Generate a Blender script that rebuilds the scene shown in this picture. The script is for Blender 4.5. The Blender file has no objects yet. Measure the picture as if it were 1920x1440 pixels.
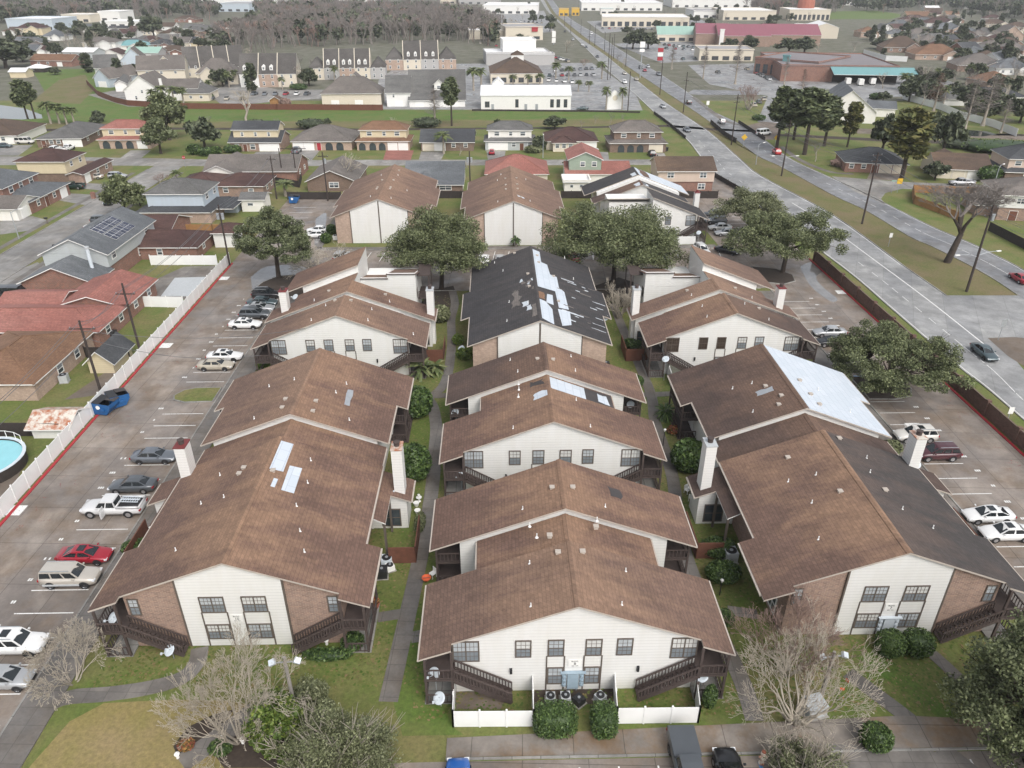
import bpy, math, random
import numpy as np
from mathutils import Vector, Matrix
R = math.radians
SC = bpy.context.scene
COL = SC.collection
# ------------------------------------------------------------------ camera, sky, sun, exposure
F, HZ, H = 1400.0, -58.0, 48.0           # focal length (px of a 1920 wide frame), horizon row, height in metres
TH = math.atan((720 - HZ) / F)
CT, ST = math.cos(TH), math.sin(TH)
cam = bpy.data.objects.new('camera', bpy.data.cameras.new('camera'))
cam.data.sensor_width = 36; cam.data.lens = F / 1920 * 36
cam.data.clip_start = 1; cam.data.clip_end = 20000
cam.location = (0, 0, H); cam.rotation_euler = (math.pi / 2 - TH, 0, 0)
COL.objects.link(cam); SC.camera = cam
world = bpy.data.worlds.new('World'); SC.world = world; world.use_nodes = True
_n, _l = world.node_tree.nodes, world.node_tree.links
_bg = _n['Background']; _sky = _n.new('ShaderNodeTexSky'); _sky.sky_type = 'NISHITA'; _sky.sun_disc = False
_sky.sun_elevation = R(48); _sky.sun_rotation = R(150); _sky.dust_density = 4; _sky.air_density = 1.0
_hs = _n.new('ShaderNodeHueSaturation'); _hs.inputs['Saturation'].default_value = 0.3      # overcast: a grey sky
_l.new(_sky.outputs[0], _hs.inputs['Color']); _l.new(_hs.outputs[0], _bg.inputs[0])
_bg.inputs[1].default_value = 0.15
sun = bpy.data.objects.new('sun', bpy.data.lights.new('sun', 'SUN'))
sun.data.energy = 0.8; sun.data.angle = R(35); sun.data.color = (1, .965, .92)
_sd = Vector((math.sin(R(150)) * math.cos(R(48)), math.cos(R(150)) * math.cos(R(48)), math.sin(R(48))))
sun.rotation_euler = _sd.to_track_quat('Z', 'Y').to_euler(); sun.location = (0, 0, 300); COL.objects.link(sun)
SC.view_settings.view_transform = 'Standard'; SC.view_settings.look = 'None'
SC.view_settings.exposure = 0.64; SC.view_settings.gamma = 1.0; SC.view_settings.use_curve_mapping = False
SC.render.engine = 'CYCLES'
SC.cycles.max_bounces = 5; SC.cycles.diffuse_bounces = 2; SC.cycles.glossy_bounces = 2
SC.cycles.transparent_max_bounces = 8; SC.cycles.volume_bounces = 0; SC.cycles.use_denoising = True
SC.cycles.use_adaptive_sampling = True; SC.cycles.adaptive_threshold = 0.02

# ------------------------------------------------------------------ where things stand
YAW = .022                                # the complex is turned a little; C() gives world xy from its own axes
def C(x, y): return (5.52 + x * math.cos(YAW) - y * math.sin(YAW), x * math.sin(YAW) + y * math.cos(YAW))
def W(u, v, z=0):                         # survey: the spot at height z that the photo shows at (u, v)
    dv = v - 720; k = (H - z) / (F * ST + dv * CT)
    return ((u - 960) * k, (F * CT - dv * ST) * k)
def WC(u, v, z=0):
    x, y = W(u, v, z); x -= 5.52
    return (x * math.cos(YAW) + y * math.sin(YAW), -x * math.sin(YAW) + y * math.cos(YAW))

# ------------------------------------------------------------------ mesh builder
class MB:
    def __init__(s): s.v = []; s.f = []; s.m = []
    def poly(s, pts, m=0):
        b = len(s.v); s.v += [tuple(p) for p in pts]; s.f.append(tuple(range(b, b + len(pts)))); s.m.append(m)
    def faces(s, vs, fs, m=0):
        b = len(s.v); s.v += [tuple(p) for p in vs]
        for f in fs: s.f.append(tuple(i + b for i in f)); s.m.append(m)
    def box(s, x0, y0, z0, x1, y1, z1, m=0):
        if x1 < x0: x0, x1 = x1, x0
        if y1 < y0: y0, y1 = y1, y0
        s.faces([(x0,y0,z0),(x1,y0,z0),(x1,y1,z0),(x0,y1,z0),(x0,y0,z1),(x1,y0,z1),(x1,y1,z1),(x0,y1,z1)],
                [(3,2,1,0),(4,5,6,7),(0,1,5,4),(1,2,6,5),(2,3,7,6),(3,0,4,7)], m)
    def bar(s, a, b, w, h, m=0, up=(0, 0, 1)):              # a square bar from a to b
        a, b = Vector(a), Vector(b); d = (b - a).normalized(); sd = d.cross(Vector(up))
        if sd.length < 1e-4: sd = Vector((1, 0, 0))
        sd.normalize(); u = sd.cross(d) * (h / 2); sd = sd * (w / 2)
        s.faces([a-sd-u, a+sd-u, a+sd+u, a-sd+u, b-sd-u, b+sd-u, b+sd+u, b-sd+u],
                [(3,2,1,0),(4,5,6,7),(0,1,5,4),(1,2,6,5),(2,3,7,6),(3,0,4,7)], m)
    def tube(s, pts, rs, n=6, m=0, cap=True):
        pts = [Vector(p) for p in pts]
        if not isinstance(rs, (list, tuple)): rs = [rs] * len(pts)
        b = len(s.v); q = None
        for i, p in enumerate(pts):
            d = (pts[min(i + 1, len(pts) - 1)] - pts[max(i - 1, 0)])
            d = d.normalized() if d.length > 1e-6 else Vector((0, 0, 1))
            if q is None: q = d.orthogonal().normalized()
            else:
                q = q - d * q.dot(d); q = q.normalized() if q.length > 1e-5 else d.orthogonal().normalized()
            r = d.cross(q)
            for k in range(n):
                t = 2 * math.pi * k / n; s.v.append(tuple(p + (q * math.cos(t) + r * math.sin(t)) * rs[i]))
        for i in range(len(pts) - 1):
            for k in range(n):
                k2 = (k + 1) % n; s.f.append((b + i*n + k, b + i*n + k2, b + (i+1)*n + k2, b + (i+1)*n + k)); s.m.append(m)
        if cap:
            s.f.append(tuple(b + k for k in reversed(range(n)))); s.m.append(m)
            e = b + (len(pts) - 1) * n; s.f.append(tuple(e + k for k in range(n))); s.m.append(m)
    def cyl(s, x, y, z0, z1, r0, r1=None, n=12, m=0): s.tube([(x, y, z0), (x, y, z1)], [r0, r0 if r1 is None else r1], n, m)
    def ball(s, c, r, m=0, n=10, k=6, sz=1.0):
        s.lathe([(math.sin(math.pi * i / k) * r, -math.cos(math.pi * i / k) * r * sz) for i in range(k + 1)], c, n, m)
    def lathe(s, prof, c=(0, 0, 0), n=12, m=0):
        b = len(s.v)
        for r, z in prof:
            for k in range(n):
                t = 2 * math.pi * k / n; s.v.append((c[0] + max(r, 1e-4) * math.cos(t), c[1] + max(r, 1e-4) * math.sin(t), c[2] + z))
        for i in range(len(prof) - 1):
            for k in range(n):
                k2 = (k + 1) % n; s.f.append((b+i*n+k, b+i*n+k2, b+(i+1)*n+k2, b+(i+1)*n+k)); s.m.append(m)
    def prism(s, pts, y0, y1, m=0, mcap=None):             # polygon in xz (counter-clockwise seen from -y) pushed along y
        n = len(pts); vs = [(x, y0, z) for x, z in pts] + [(x, y1, z) for x, z in pts]
        s.faces(vs, [tuple(range(n))], m if mcap is None else mcap)
        s.faces(vs, [tuple(reversed(range(n, 2 * n)))], m if mcap is None else mcap)
        s.faces(vs, [(i, i + n, (i + 1) % n + n, (i + 1) % n) for i in range(n)], m)
    def slab(s, pts, z0, z1, m=0):                         # polygon in xy pushed up from z0 to z1
        a = sum(pts[i][0] * pts[(i+1) % len(pts)][1] - pts[(i+1) % len(pts)][0] * pts[i][1] for i in range(len(pts)))
        if a < 0: pts = pts[::-1]
        n = len(pts); vs = [(x, y, z1) for x, y in pts] + [(x, y, z0) for x, y in pts]
        s.faces(vs, [tuple(range(n))] + [(i, i + n, (i + 1) % n + n, (i + 1) % n) for i in range(n)], m)
    def sheet(s, pts, t, mt=0, me=0):                      # planar polygon (ccw from above) given thickness t straight down
        n = len(pts); vs = list(pts) + [(x, y, z - t) for x, y, z in pts]
        s.faces(vs, [tuple(range(n))], mt)
        s.faces(vs, [tuple(reversed(range(n, 2*n)))] + [(i, i + n, (i + 1) % n + n, (i + 1) % n) for i in range(n)], me)
    def xf(s, mat, start=0):
        for i in range(start, len(s.v)): s.v[i] = tuple(mat @ Vector(s.v[i]))
    def mesh(s, name, mats, smooth=False):
        me = bpy.data.meshes.new(name); me.from_pydata(s.v, [], s.f)
        for m in mats: me.materials.append(m)
        if len(mats) > 1: me.polygons.foreach_set('material_index', s.m)
        if smooth: me.polygons.foreach_set('use_smooth', [True] * len(s.f))
        me.update(); return me
    def build(s, name, mats, parent=None, loc=(0, 0, 0), rz=0, smooth=False):
        if not isinstance(mats, (list, tuple)): mats = [mats]
        return place(s.mesh(name, mats, smooth), name, parent, loc, rz)

def place(me, name, parent=None, loc=(0, 0, 0), rz=0, sc=1):
    o = bpy.data.objects.new(name, me); o.location = loc; o.rotation_euler = (0, 0, rz)
    if sc != 1: o.scale = (sc, sc, sc) if not isinstance(sc, tuple) else sc
    COL.objects.link(o)
    if parent is not None: o.parent = parent
    return o
def tag(o, label=None, cat=None, group=None, kind=None):
    if label: o['label'] = label
    if cat: o['category'] = cat
    if group: o['group'] = group
    if kind: o['kind'] = kind
    return o
def thing(name, label, cat, loc=(0, 0, 0), rz=0, group=None):
    o = bpy.data.objects.new(name, None); o.empty_display_size = .3
    o.location = loc if len(loc) == 3 else (loc[0], loc[1], 0); o.rotation_euler = (0, 0, rz); COL.objects.link(o)
    return tag(o, label, cat, group)
def dup(root, loc, rz=0, label=None, group=None, sc=None):
    r = root.copy(); COL.objects.link(r); r.location = loc if len(loc) == 3 else (loc[0], loc[1], 0); r.rotation_euler = (0, 0, rz)
    if sc: r.scale = (sc, sc, sc)
    if label: r['label'] = label
    if group: r['group'] = group
    for ch in list(root.children):
        c = ch.copy(); COL.objects.link(c); c.parent = r
        for g in list(ch.children):
            d = g.copy(); COL.objects.link(d); d.parent = c
    return r

# ------------------------------------------------------------------ materials
class NT:
    def __init__(s, name):
        s.mat = bpy.data.materials.new(name); s.mat.use_nodes = True; t = s.mat.node_tree
        s.N, s.L = t.nodes, t.links; s.b = s.N['Principled BSDF']; s.b.inputs['Roughness'].default_value = .8
    def n(s, t, **kw):
        o = s.N.new(t)
        for k, v in kw.items():
            if k in o.inputs.keys(): s.set(o.inputs[k], v)
            else: setattr(o, k, v)
        return o
    def set(s, sock, v):
        if isinstance(v, bpy.types.NodeSocket): s.L.new(v, sock)
        else: sock.default_value = (*v, 1) if (isinstance(v, tuple) and len(v) == 3 and sock.type == 'RGBA') else v
    def co(s, k='Object'): return s.n('ShaderNodeTexCoord').outputs[k]
    def map(s, v, scale=(1, 1, 1), loc=(0, 0, 0), rot=(0, 0, 0)):
        o = s.n('ShaderNodeMapping'); s.L.new(v, o.inputs['Vector'])
        o.inputs['Scale'].default_value = scale; o.inputs['Location'].default_value = loc; o.inputs['Rotation'].default_value = rot
        return o.outputs[0]
    def noise(s, v, scale, detail=3, rough=.55):
        o = s.n('ShaderNodeTexNoise'); s.L.new(v, o.inputs['Vector'])
        o.inputs['Scale'].default_value = scale; o.inputs['Detail'].default_value = detail; o.inputs['Roughness'].default_value = rough
        return o.outputs['Fac']
    def ramp(s, f, *stops):
        o = s.n('ShaderNodeValToRGB'); s.L.new(f, o.inputs[0]); e = o.color_ramp.elements
        while len(e) < len(stops): e.new(.5)
        for i, (p, c) in enumerate(stops):
            e[i].position = p; e[i].color = (c, c, c, 1) if isinstance(c, (int, float)) else (*c, 1)
        return o.outputs[0]
    def mix(s, f, a, b, mode='MIX'):
        o = s.n('ShaderNodeMix', data_type='RGBA', blend_type=mode)
        s.set(o.inputs[0], f); s.set(o.inputs[6], a); s.set(o.inputs[7], b); return o.outputs[2]
    def math(s, op, a, b=0.0, c=0.0, clamp=False):
        o = s.n('ShaderNodeMath', operation=op, use_clamp=clamp); s.set(o.inputs[0], a); s.set(o.inputs[1], b); s.set(o.inputs[2], c); return o.outputs[0]
    def xyz(s, v): o = s.n('ShaderNodeSeparateXYZ'); s.L.new(v, o.inputs[0]); return o.outputs
    def comb(s, x, y, z=0.0):
        o = s.n('ShaderNodeCombineXYZ'); s.set(o.inputs[0], x); s.set(o.inputs[1], y); s.set(o.inputs[2], z); return o.outputs[0]
    def brick(s, v, c1, c2, cm, w, h, mortar=.02, scale=1, bias=0, off=.5):
        o = s.n('ShaderNodeTexBrick'); s.L.new(v, o.inputs['Vector']); o.offset = off
        for k, x in (('Color1', c1), ('Color2', c2), ('Mortar', cm)): s.set(o.inputs[k], x)
        for k, x in (('Scale', scale), ('Mortar Size', mortar), ('Brick Width', w), ('Row Height', h), ('Bias', bias), ('Mortar Smooth', .3)): o.inputs[k].default_value = x
        return o
    def bump(s, h, k=.3, d=.05):
        o = s.n('ShaderNodeBump'); s.L.new(h, o.inputs['Height']); o.inputs['Strength'].default_value = k; o.inputs['Distance'].default_value = d
        s.L.new(o.outputs[0], s.b.inputs['Normal'])
    def out(s, col=None, rough=None, metal=None, spec=None):
        if col is not None: s.set(s.b.inputs['Base Color'], col)
        if rough is not None: s.set(s.b.inputs['Roughness'], rough)
        if metal is not None: s.set(s.b.inputs['Metallic'], metal)
        if spec is not None: s.set(s.b.inputs['Specular IOR Level'], spec)
        return s.mat
def sc3(c, k): return tuple(min(1, x * k) for x in c)
def plain(name, c, rough=.7, var=.18, scale=1.5, metal=0):  # a painted or raw surface with a little grime
    t = NT(name); f = t.noise(t.co(), scale, 4)
    return t.out(t.mix(f, sc3(c, 1 - var), sc3(c, 1 + var)), rough, metal)
def rnd_island(t):  return t.n('ShaderNodeNewGeometry').outputs['Random Per Island']
def shingle(name, base, light=None, amt=.5, streak=.35, row=.3, dark=None, seed=0):
    t = NT(name); v = t.co(); x, y, z = t.xyz(v)
    light = light or sc3(base, 1.5); dark = dark or sc3(base, .72)
    bv = t.comb(t.math('ADD', x, y), t.math('MULTIPLY', z, 2.75))
    bk = t.brick(bv, (1.1,1.1,1.1), (.88,.88,.88), (.68,.68,.68), .5, row, .022).outputs[0]
    st = t.noise(t.map(v, (.13, streak, .3), (seed * 7.3, seed * 3.1, 0)), 1.0, 4, .6)
    bl = t.noise(t.map(v, (1, 1, 1), (seed * 5.1, 0, 0)), .28, 4, .6)
    fi = t.noise(v, 3.2, 3, .7)
    ridge = t.math('SUBTRACT', 1.0, t.math('MULTIPLY', t.math('ABSOLUTE', x), .1), clamp=True)
    f1 = t.math('ADD', t.math('MULTIPLY', ridge, .3), t.math('MULTIPLY', st, .9))
    f1 = t.ramp(f1, (.5, 0.0), (.74, 1.0))
    f1 = t.math('MULTIPLY', f1, amt, clamp=True)
    c = t.mix(t.ramp(bl, (.33, 0.0), (.72, 1.0)), dark, base)
    c = t.mix(f1, c, light)
    c = t.mix(.7, c, t.ramp(fi, (.28, .7), (.75, 1.25)), 'MULTIPLY')
    c = t.mix(1.0, c, bk, 'MULTIPLY')
    t.bump(t.math('ADD', fi, 0.0), .35, .05)
    return t.out(c, .92)
def siding(name, c, step=.3):
    t = NT(name); v = t.co(); x, y, z = t.xyz(v)
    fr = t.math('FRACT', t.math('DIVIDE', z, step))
    g = t.noise(t.map(v, (1.2, 1.2, .16)), 1.1, 4, .65); g2 = t.noise(v, .35, 3)
    col = t.mix(t.ramp(g, (.3, 0.0), (.75, .4)), c, (c[0]*.84, c[1]*.81, c[2]*.74))
    col = t.mix(t.ramp(g2, (.35, .0), (.8, .3)), col, (c[0]*.9, c[1]*.88, c[2]*.8))
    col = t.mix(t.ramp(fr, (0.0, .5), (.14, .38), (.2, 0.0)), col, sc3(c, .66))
    t.bump(fr, .6, .05)
    return t.out(col, .62)
def brick(name, c1, c2, cm, w=.4, h=.13):
    t = NT(name); v = t.co(); x, y, z = t.xyz(v)
    b = t.brick(t.comb(t.math('ADD', x, y), z), c1, c2, cm, w, h, .022)
    g = t.noise(v, .55, 4, .7); g3 = t.noise(v, 2.6, 2)
    c = t.mix(.55, b.outputs[0], t.ramp(g, (.3, .62), (.75, 1.25)), 'MULTIPLY')
    c = t.mix(t.ramp(g3, (.5, 0.0), (.8, .5)), c, sc3(c1, 1.45))
    return t.out(c, .88)
def concrete(name, c, slab=None, wet=.5, stain=.5, rot=0, dark=.45, warm=(1.12, .98, .82)):
    t = NT(name); v = t.co()
    n1 = t.noise(v, .09, 5, .62); n2 = t.noise(v, .55, 4, .6); n3 = t.noise(v, 4.5, 3, .7); n4 = t.noise(t.map(v, (1, 1, 1), (40, 9, 0)), .2, 5, .65)
    col = t.mix(t.ramp(n1, (.32, 0.0), (.7, 1.0)), sc3(c, .62), sc3(c, 1.24))
    col = t.mix(t.math('MULTIPLY', t.ramp(n4, (.45, 0.0), (.62, 1.0)), stain), col, (c[0]*warm[0]*.66, c[1]*warm[1]*.66, c[2]*warm[2]*.66))
    n5 = t.noise(t.map(v, (1, .45, 1), (7, 70, 0)), .22, 4, .6); col = t.mix(t.ramp(n5, (.54, 0.0), (.7, .7)), col, (c[0]*1.45, c[1]*1.45, c[2]*1.4))
    col = t.mix(.6, col, t.ramp(n2, (.28, .62), (.74, 1.28)), 'MULTIPLY')
    col = t.mix(.5, col, t.ramp(n3, (.25, .76), (.75, 1.2)), 'MULTIPLY')
    if slab:
        b = t.brick(t.map(v, (1, 1, 1), (0, 0, 0), (0, 0, rot)), (1,1,1), (.84,.85,.87), (dark,)*3, slab[0], slab[1], .035, off=slab[2] if len(slab) > 2 else 0)
        col = t.mix(1.0, col, b.outputs[0], 'MULTIPLY')
    w = t.ramp(t.math('ADD', t.math('MULTIPLY', n1, .6), t.math('MULTIPLY', n4, .4)), (.4, .16), (.54, .85))
    t.bump(n3, .15, .02)
    return t.out(col, t.mix(wet, (.85,.85,.85), w))
def grass(name, a, b, dry, dryamt=.5, mud=(.07,.055,.035)):
    t = NT(name); v = t.co()
    n1 = t.noise(v, .045, 4, .6); n2 = t.noise(v, .32, 5, .65); n3 = t.noise(v, 3.0, 4, .75); n4 = t.noise(t.map(v, (1,1,1), (90, 30, 0)), .13, 5, .65)
    c = t.mix(t.ramp(n2, (.36, 0.0), (.64, 1.0)), a, b)
    c = t.mix(t.math('MULTIPLY', t.ramp(n4, (.42, 0.0), (.64, 1.0)), dryamt), c, dry)
    c = t.mix(t.ramp(n1, (.62, 0.0), (.8, .55)), c, mud)
    c = t.mix(.85, c, t.ramp(n3, (.22, .55), (.78, 1.5)), 'MULTIPLY')
    t.bump(n3, .5, .08)
    return t.out(c, .95)
def leaf(name, a, b, c=None, rough=.6):
    t = NT(name); r = rnd_island(t); n = t.noise(t.co(), .45, 2)
    col = t.ramp(r, (0.0, a), (.6, b), (1.0, c or sc3(b, 1.5)))
    col = t.mix(.6, col, t.ramp(n, (.3, .6), (.72, 1.35)), 'MULTIPLY')
    return t.out(col, rough, spec=.3)
def paint(name, c, rough=.28, metal=.0):
    t = NT(name); t.out(t.mix(t.noise(t.co(), 1.3, 3), sc3(c, .9), sc3(c, 1.05)), rough, metal)
    t.b.inputs['Coat Weight'].default_value = .6; t.b.inputs['Coat Roughness'].default_value = .06; return t.mat
def glass(name, c, rough=.08, var=.4):
    t = NT(name); n = t.noise(t.co(), .9, 2)
    return t.out(t.mix(n, sc3(c, 1 - var), sc3(c, 1 + var)), rough, spec=.7)
M = {}
def mk():
    M['shingle'] = shingle('brown_shingle', (0.166,0.0989,0.0743), (0.27,0.165,0.105), 0.75, .5, seed=1)
    M['shingle_b'] = shingle('brown_shingle_worn', (0.16,0.0972,0.0735), (0.27,0.165,0.105), 0.85, .35, seed=2)
    M['shingle_c'] = shingle('brown_shingle_tan', (0.182,0.114,0.0856), (0.28,0.175,0.115), 0.65, .6, seed=3)
    M['shingle_stain'] = shingle('stained_shingle', (0.092,0.06,0.049), (0.2,0.12,0.08), 0.5, .25, seed=4)
    M['shingle_black'] = shingle('black_shingle', (0.045,0.0425,0.045), (0.0875,0.075,0.0688), .4, .9, seed=5)
    M['shingle_char'] = shingle('brown_black_shingle', (.062,.054,.052), (.13,.09,.072), .5, .5, seed=14)
    M['roof_town'] = shingle('grey_brown_shingle', (.098,.09,.084), (.15,.14,.13), .5, .6, seed=15)
    M['roof_grey'] = shingle('grey_shingle', (.125,.122,.118), (.19,.19,.182), .4, .8, seed=6)
    M['roof_dark'] = shingle('charcoal_shingle', (.055,.058,.064), (.1,.105,.11), .5, .5, seed=7)
    M['roof_red'] = shingle('red_shingle', (.31,.125,.1), (.36,.18,.15), .4, .5, seed=8)
    M['roof_maroon'] = shingle('maroon_shingle', (.07,.036,.032), (.12,.065,.052), .5, .6, seed=9)
    M['roof_brown'] = shingle('plain_brown_shingle', (.1,.068,.05), (.17,.11,.07), .5, .5, seed=10)
    M['roof_orange'] = shingle('orange_shingle', (.2,.11,.065), (.27,.16,.1), .5, .6, seed=11)
    M['roof_taupe'] = shingle('taupe_shingle', (.155,.138,.125), (.22,.19,.17), .4, .6, seed=12)
    M['roof_slate'] = shingle('slate_shingle', (.125,.135,.145), (.2,.21,.22), .6, .5, seed=13)
    M['siding'] = siding('cream_siding', (.77,.765,.75))
    M['siding_white'] = siding('white_siding', (.82,.8,.76))
    M['siding_blue'] = siding('pale_blue_siding', (.5,.57,.64))
    M['siding_grey'] = siding('pale_grey_siding', (.46,.49,.5))
    M['siding_green'] = siding('sage_siding', (.3,.37,.3))
    M['siding_cream'] = siding('butter_siding', (.66,.57,.4))
    M['siding_pink'] = siding('blush_siding', (.62,.5,.42))
    M['brick_buff'] = brick('buff_brick', (.31,.2,.15), (.2,.125,.1), (.34,.27,.22))
    M['brick_pale'] = brick('pale_brick', (.42,.3,.23), (.33,.23,.18), (.42,.34,.28))
    M['brick_red'] = brick('red_brick', (.25,.1,.065), (.16,.065,.05), (.3,.24,.2))
    M['brick_brown'] = brick('brown_brick', (.19,.12,.085), (.12,.075,.055), (.22,.18,.15))
    M['brick_wall'] = brick('rust_brick', (.15,.08,.06), (.085,.045,.036), (.14,.1,.08))
    M['wood_dark'] = plain('dark_stained_wood', (.062,.045,.04), .8, .4, 3)
    M['wood_brown'] = plain('red_brown_boards', (.13,.052,.032), .8, .4, 2)
    M['wood_grey'] = plain('weathered_wood', (.14,.115,.095), .9, .35, 2)
    M['wood_new'] = plain('new_cedar_boards', (.3,.16,.065), .85, .3, 1.5)
    M['fence_black'] = plain('blackened_boards', (.035,.028,.025), .9, .4, 2)
    M['trim'] = plain('brown_trim', (.105,.085,.07), .7, .25)
    M['fascia'] = plain('tan_fascia', (.42,.37,.32), .7, .25)
    M['white'] = plain('white_trim', (.78,.77,.74), .5, .08)
    M['vinyl'] = plain('white_vinyl', (.76,.76,.745), .4, .1, .6)
    M['grey'] = plain('galvanised_metal', (.38,.4,.42), .45, .2, 2, .4)
    M['dish'] = plain('dish_grey', (.55,.6,.64), .4, .1)
    M['ac'] = plain('grey_cabinet', (.42,.44,.45), .5, .2, 3)
    M['black'] = plain('black_plastic', (.02,.02,.022), .5, .2)
    M['tarp'] = tarp()
    M['felt'] = plain('black_underlay', (.05,.045,.045), .85, .3, 1)
    M['pane'] = glass('curtained_glass', (.42,.45,.47), .12, .35)
    M['pane_dark'] = glass('dark_glass', (.05,.06,.07), .06, .5)
    M['pane_screen'] = glass('bronze_screen', (.045,.03,.022), .3, .4)
    M['carglass'] = glass('car_glass', (.018,.022,.025), .04, .3)
    M['tyre'] = plain('tyre_rubber', (.015,.015,.016), .85, .2)
    M['rim'] = plain('alloy', (.5,.5,.52), .3, .1, 2, .8)
    M['lamp_w'] = glass('lamp_lens', (.7,.72,.74), .1, .1)
    M['lamp_r'] = glass('tail_lens', (.3,.015,.02), .15, .2)
    M['bark'] = plain('dark_bark', (.05,.038,.03), .95, .4, 3)
    M['bark_grey'] = plain('grey_bark', (.3,.265,.22), .95, .3, 3)
    M['twig'] = plain('pale_twigs', (.4,.355,.29), .95, .25, 2)
    M['twig_far'] = plain('grey_brown_twigs', (.21,.185,.168), .95, .3, .08)
    M['twig_red'] = plain('rusty_twigs', (.26,.18,.15), .95, .3, 1)
    M['oak'] = leaf('live_oak_leaves', (.05,.064,.027), (.125,.145,.065), (.22,.24,.125))
    M['oak2'] = leaf('glossy_oak_leaves', (.048,.06,.027), (.11,.13,.06), (.205,.225,.125))
    M['oak_light'] = leaf('fine_olive_leaves', (.075,.085,.04), (.14,.155,.075), (.235,.245,.14))
    M['shrub'] = leaf('hedge_leaves', (.024,.045,.014), (.06,.1,.028), (.12,.175,.05), .5)
    M['shrub_y'] = leaf('lime_leaves', (.05,.085,.015), (.1,.15,.03), (.2,.24,.05), .5)
    M['pine'] = leaf('pine_needles', (.045,.06,.03), (.11,.135,.065), (.2,.22,.11))
    M['pine_y'] = leaf('yellow_pine_needles', (.055,.065,.02), (.11,.115,.035), (.19,.17,.06))
    M['far_leaf'] = leaf('distant_leaves', (.035,.045,.026), (.075,.09,.05), (.13,.145,.085))
    M['palm'] = leaf('palm_fronds', (.05,.07,.025), (.1,.125,.045), (.19,.2,.09))
    M['cypress'] = leaf('rusty_cypress', (.1,.06,.045), (.16,.1,.075), (.22,.15,.11))
    M['flower'] = leaf('red_flowers', (.06,.09,.02), (.22,.05,.04), (.36,.22,.06))
    M['lot'] = concrete('worn_lot_concrete', (.25,.215,.187), (4.6, 5.4), .75, .75, YAW)
    M['walk'] = concrete('walk_concrete', (.185,.17,.155), (1.5, 1.5), .4, .55, YAW, .66)
    M['apron'] = concrete('stained_apron', (.24,.21,.18), (3.6, 6), .5, .95, YAW, warm=(1.25,.92,.6))
    M['street'] = concrete('street_concrete', (.27,.26,.245), (4.2, 5.5), .2, .3, YAW, .62)
    M['road'] = concrete('boulevard_concrete', (.3,.3,.295), (4.6, 7), .45, .35, .42, .66, (1,1,1))
    M['asphalt'] = concrete('wet_asphalt', (.2,.205,.215), None, .8, .3)
    M['plaza'] = concrete('wet_plaza', (.28,.28,.28), (6, 6), .9, .3, 0, .75)
    M['kerb'] = concrete('kerb_concrete', (.3,.29,.27), (2, 2), .2, .3)
    M['red_paint'] = plain('red_kerb_paint', (.34,.02,.03), .7, .25, 3)
    M['line'] = worn('worn_white_paint', (.72,.72,.7))
    M['yellow_line'] = worn('worn_yellow_paint', (.5,.33,.05))
    M['blue_line'] = worn('worn_blue_paint', (.12,.3,.55))
    M['red_mark'] = worn('faded_red_spray', (.42,.1,.08), .62)
    M['patch'] = worn('white_roof_patch', (.54,.58,.62), .04)
    M['grass'] = grass('lawn_grass', (.08,.12,.02), (.115,.132,.034), (.165,.14,.058), .85)
    M['grass_dry'] = grass('dry_lawn_grass', (.185,.16,.05), (.21,.165,.065), (.24,.18,.095), .8, (.15,.11,.05))
    M['grass_green'] = grass('bright_grass', (.06,.125,.012), (.09,.13,.026), (.13,.125,.04), .5)
    M['grass_med'] = grass('median_grass', (.1,.11,.03), (.13,.115,.045), (.16,.12,.065), .8, (.12,.09,.06))
    M['grass_far'] = grass('far_ground', (.075,.08,.045), (.105,.105,.07), (.15,.14,.115), .9, (.12,.115,.1))
    M['mulch'] = plain('dark_mulch', (.045,.033,.025), .95, .5, 3)
    M['wet'] = concrete('rain_wet_concrete', (.2,.195,.19), None, 0, .2); M['wet'].node_tree.nodes['Principled BSDF'].inputs['Roughness'].default_value = .06; M['wet'].node_tree.nodes['Principled BSDF'].inputs['Specular IOR Level'].default_value = 1
    for l in list(M['wet'].node_tree.links):
        if l.to_socket.name == 'Roughness': M['wet'].node_tree.links.remove(l)
    M['dirt'] = concrete('bare_dirt', (.16,.13,.105), None, .5, .5)
    M['water'] = glass('still_water', (.045,.05,.05), .05, .2)
    M['pool_water'] = glass('pool_water', (.25,.55,.6), .05, .12)
    M['blue_bin'] = plain('blue_steel', (.012,.085,.24), .55, .3, 2)
    M['rust_roof'] = rusty()
    M['metal_white'] = ribbed('white_standing_seam', (.66,.67,.68))
    M['roof_flat_white'] = plain('white_membrane', (.72,.72,.72), .6, .15, .15)
    M['roof_flat_grey'] = plain('grey_membrane', (.3,.29,.29), .7, .2, .15)
    M['roof_mall'] = plain('purple_grey_membrane', (.19,.17,.175), .6, .25, .12)
    M['roof_teal'] = ribbed('teal_metal', (.16,.33,.34))
    M['roof_rose'] = ribbed('rose_metal', (.25,.085,.11))
    M['roof_green'] = ribbed('pale_green_metal', (.3,.45,.38))
    M['stucco'] = plain('cream_stucco', (.6,.54,.44), .8, .12)
    M['stucco_w'] = plain('white_stucco', (.72,.71,.68), .8, .1)
    M['stucco_g'] = plain('grey_stucco', (.38,.37,.36), .8, .15)
    M['terracotta'] = plain('terracotta', (.3,.1,.06), .8, .3, 2)
    M['steel_blue'] = plain('meter_grey_blue', (.28,.36,.42), .5, .2, 3)
    M['pole_wood'] = plain('creosote_pole', (.045,.034,.03), .9, .35, 2)
    M['pole_grey'] = plain('weathered_pole', (.24,.22,.2), .85, .25, 2)
    M['sign_y'] = plain('yellow_sign', (.62,.38,.03), .5, .1)
    M['orange'] = plain('orange_cloth', (.65,.13,.05), .8, .15)
    M['wire'] = plain('power_wire', (.12,.12,.125), .6, .1)
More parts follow.
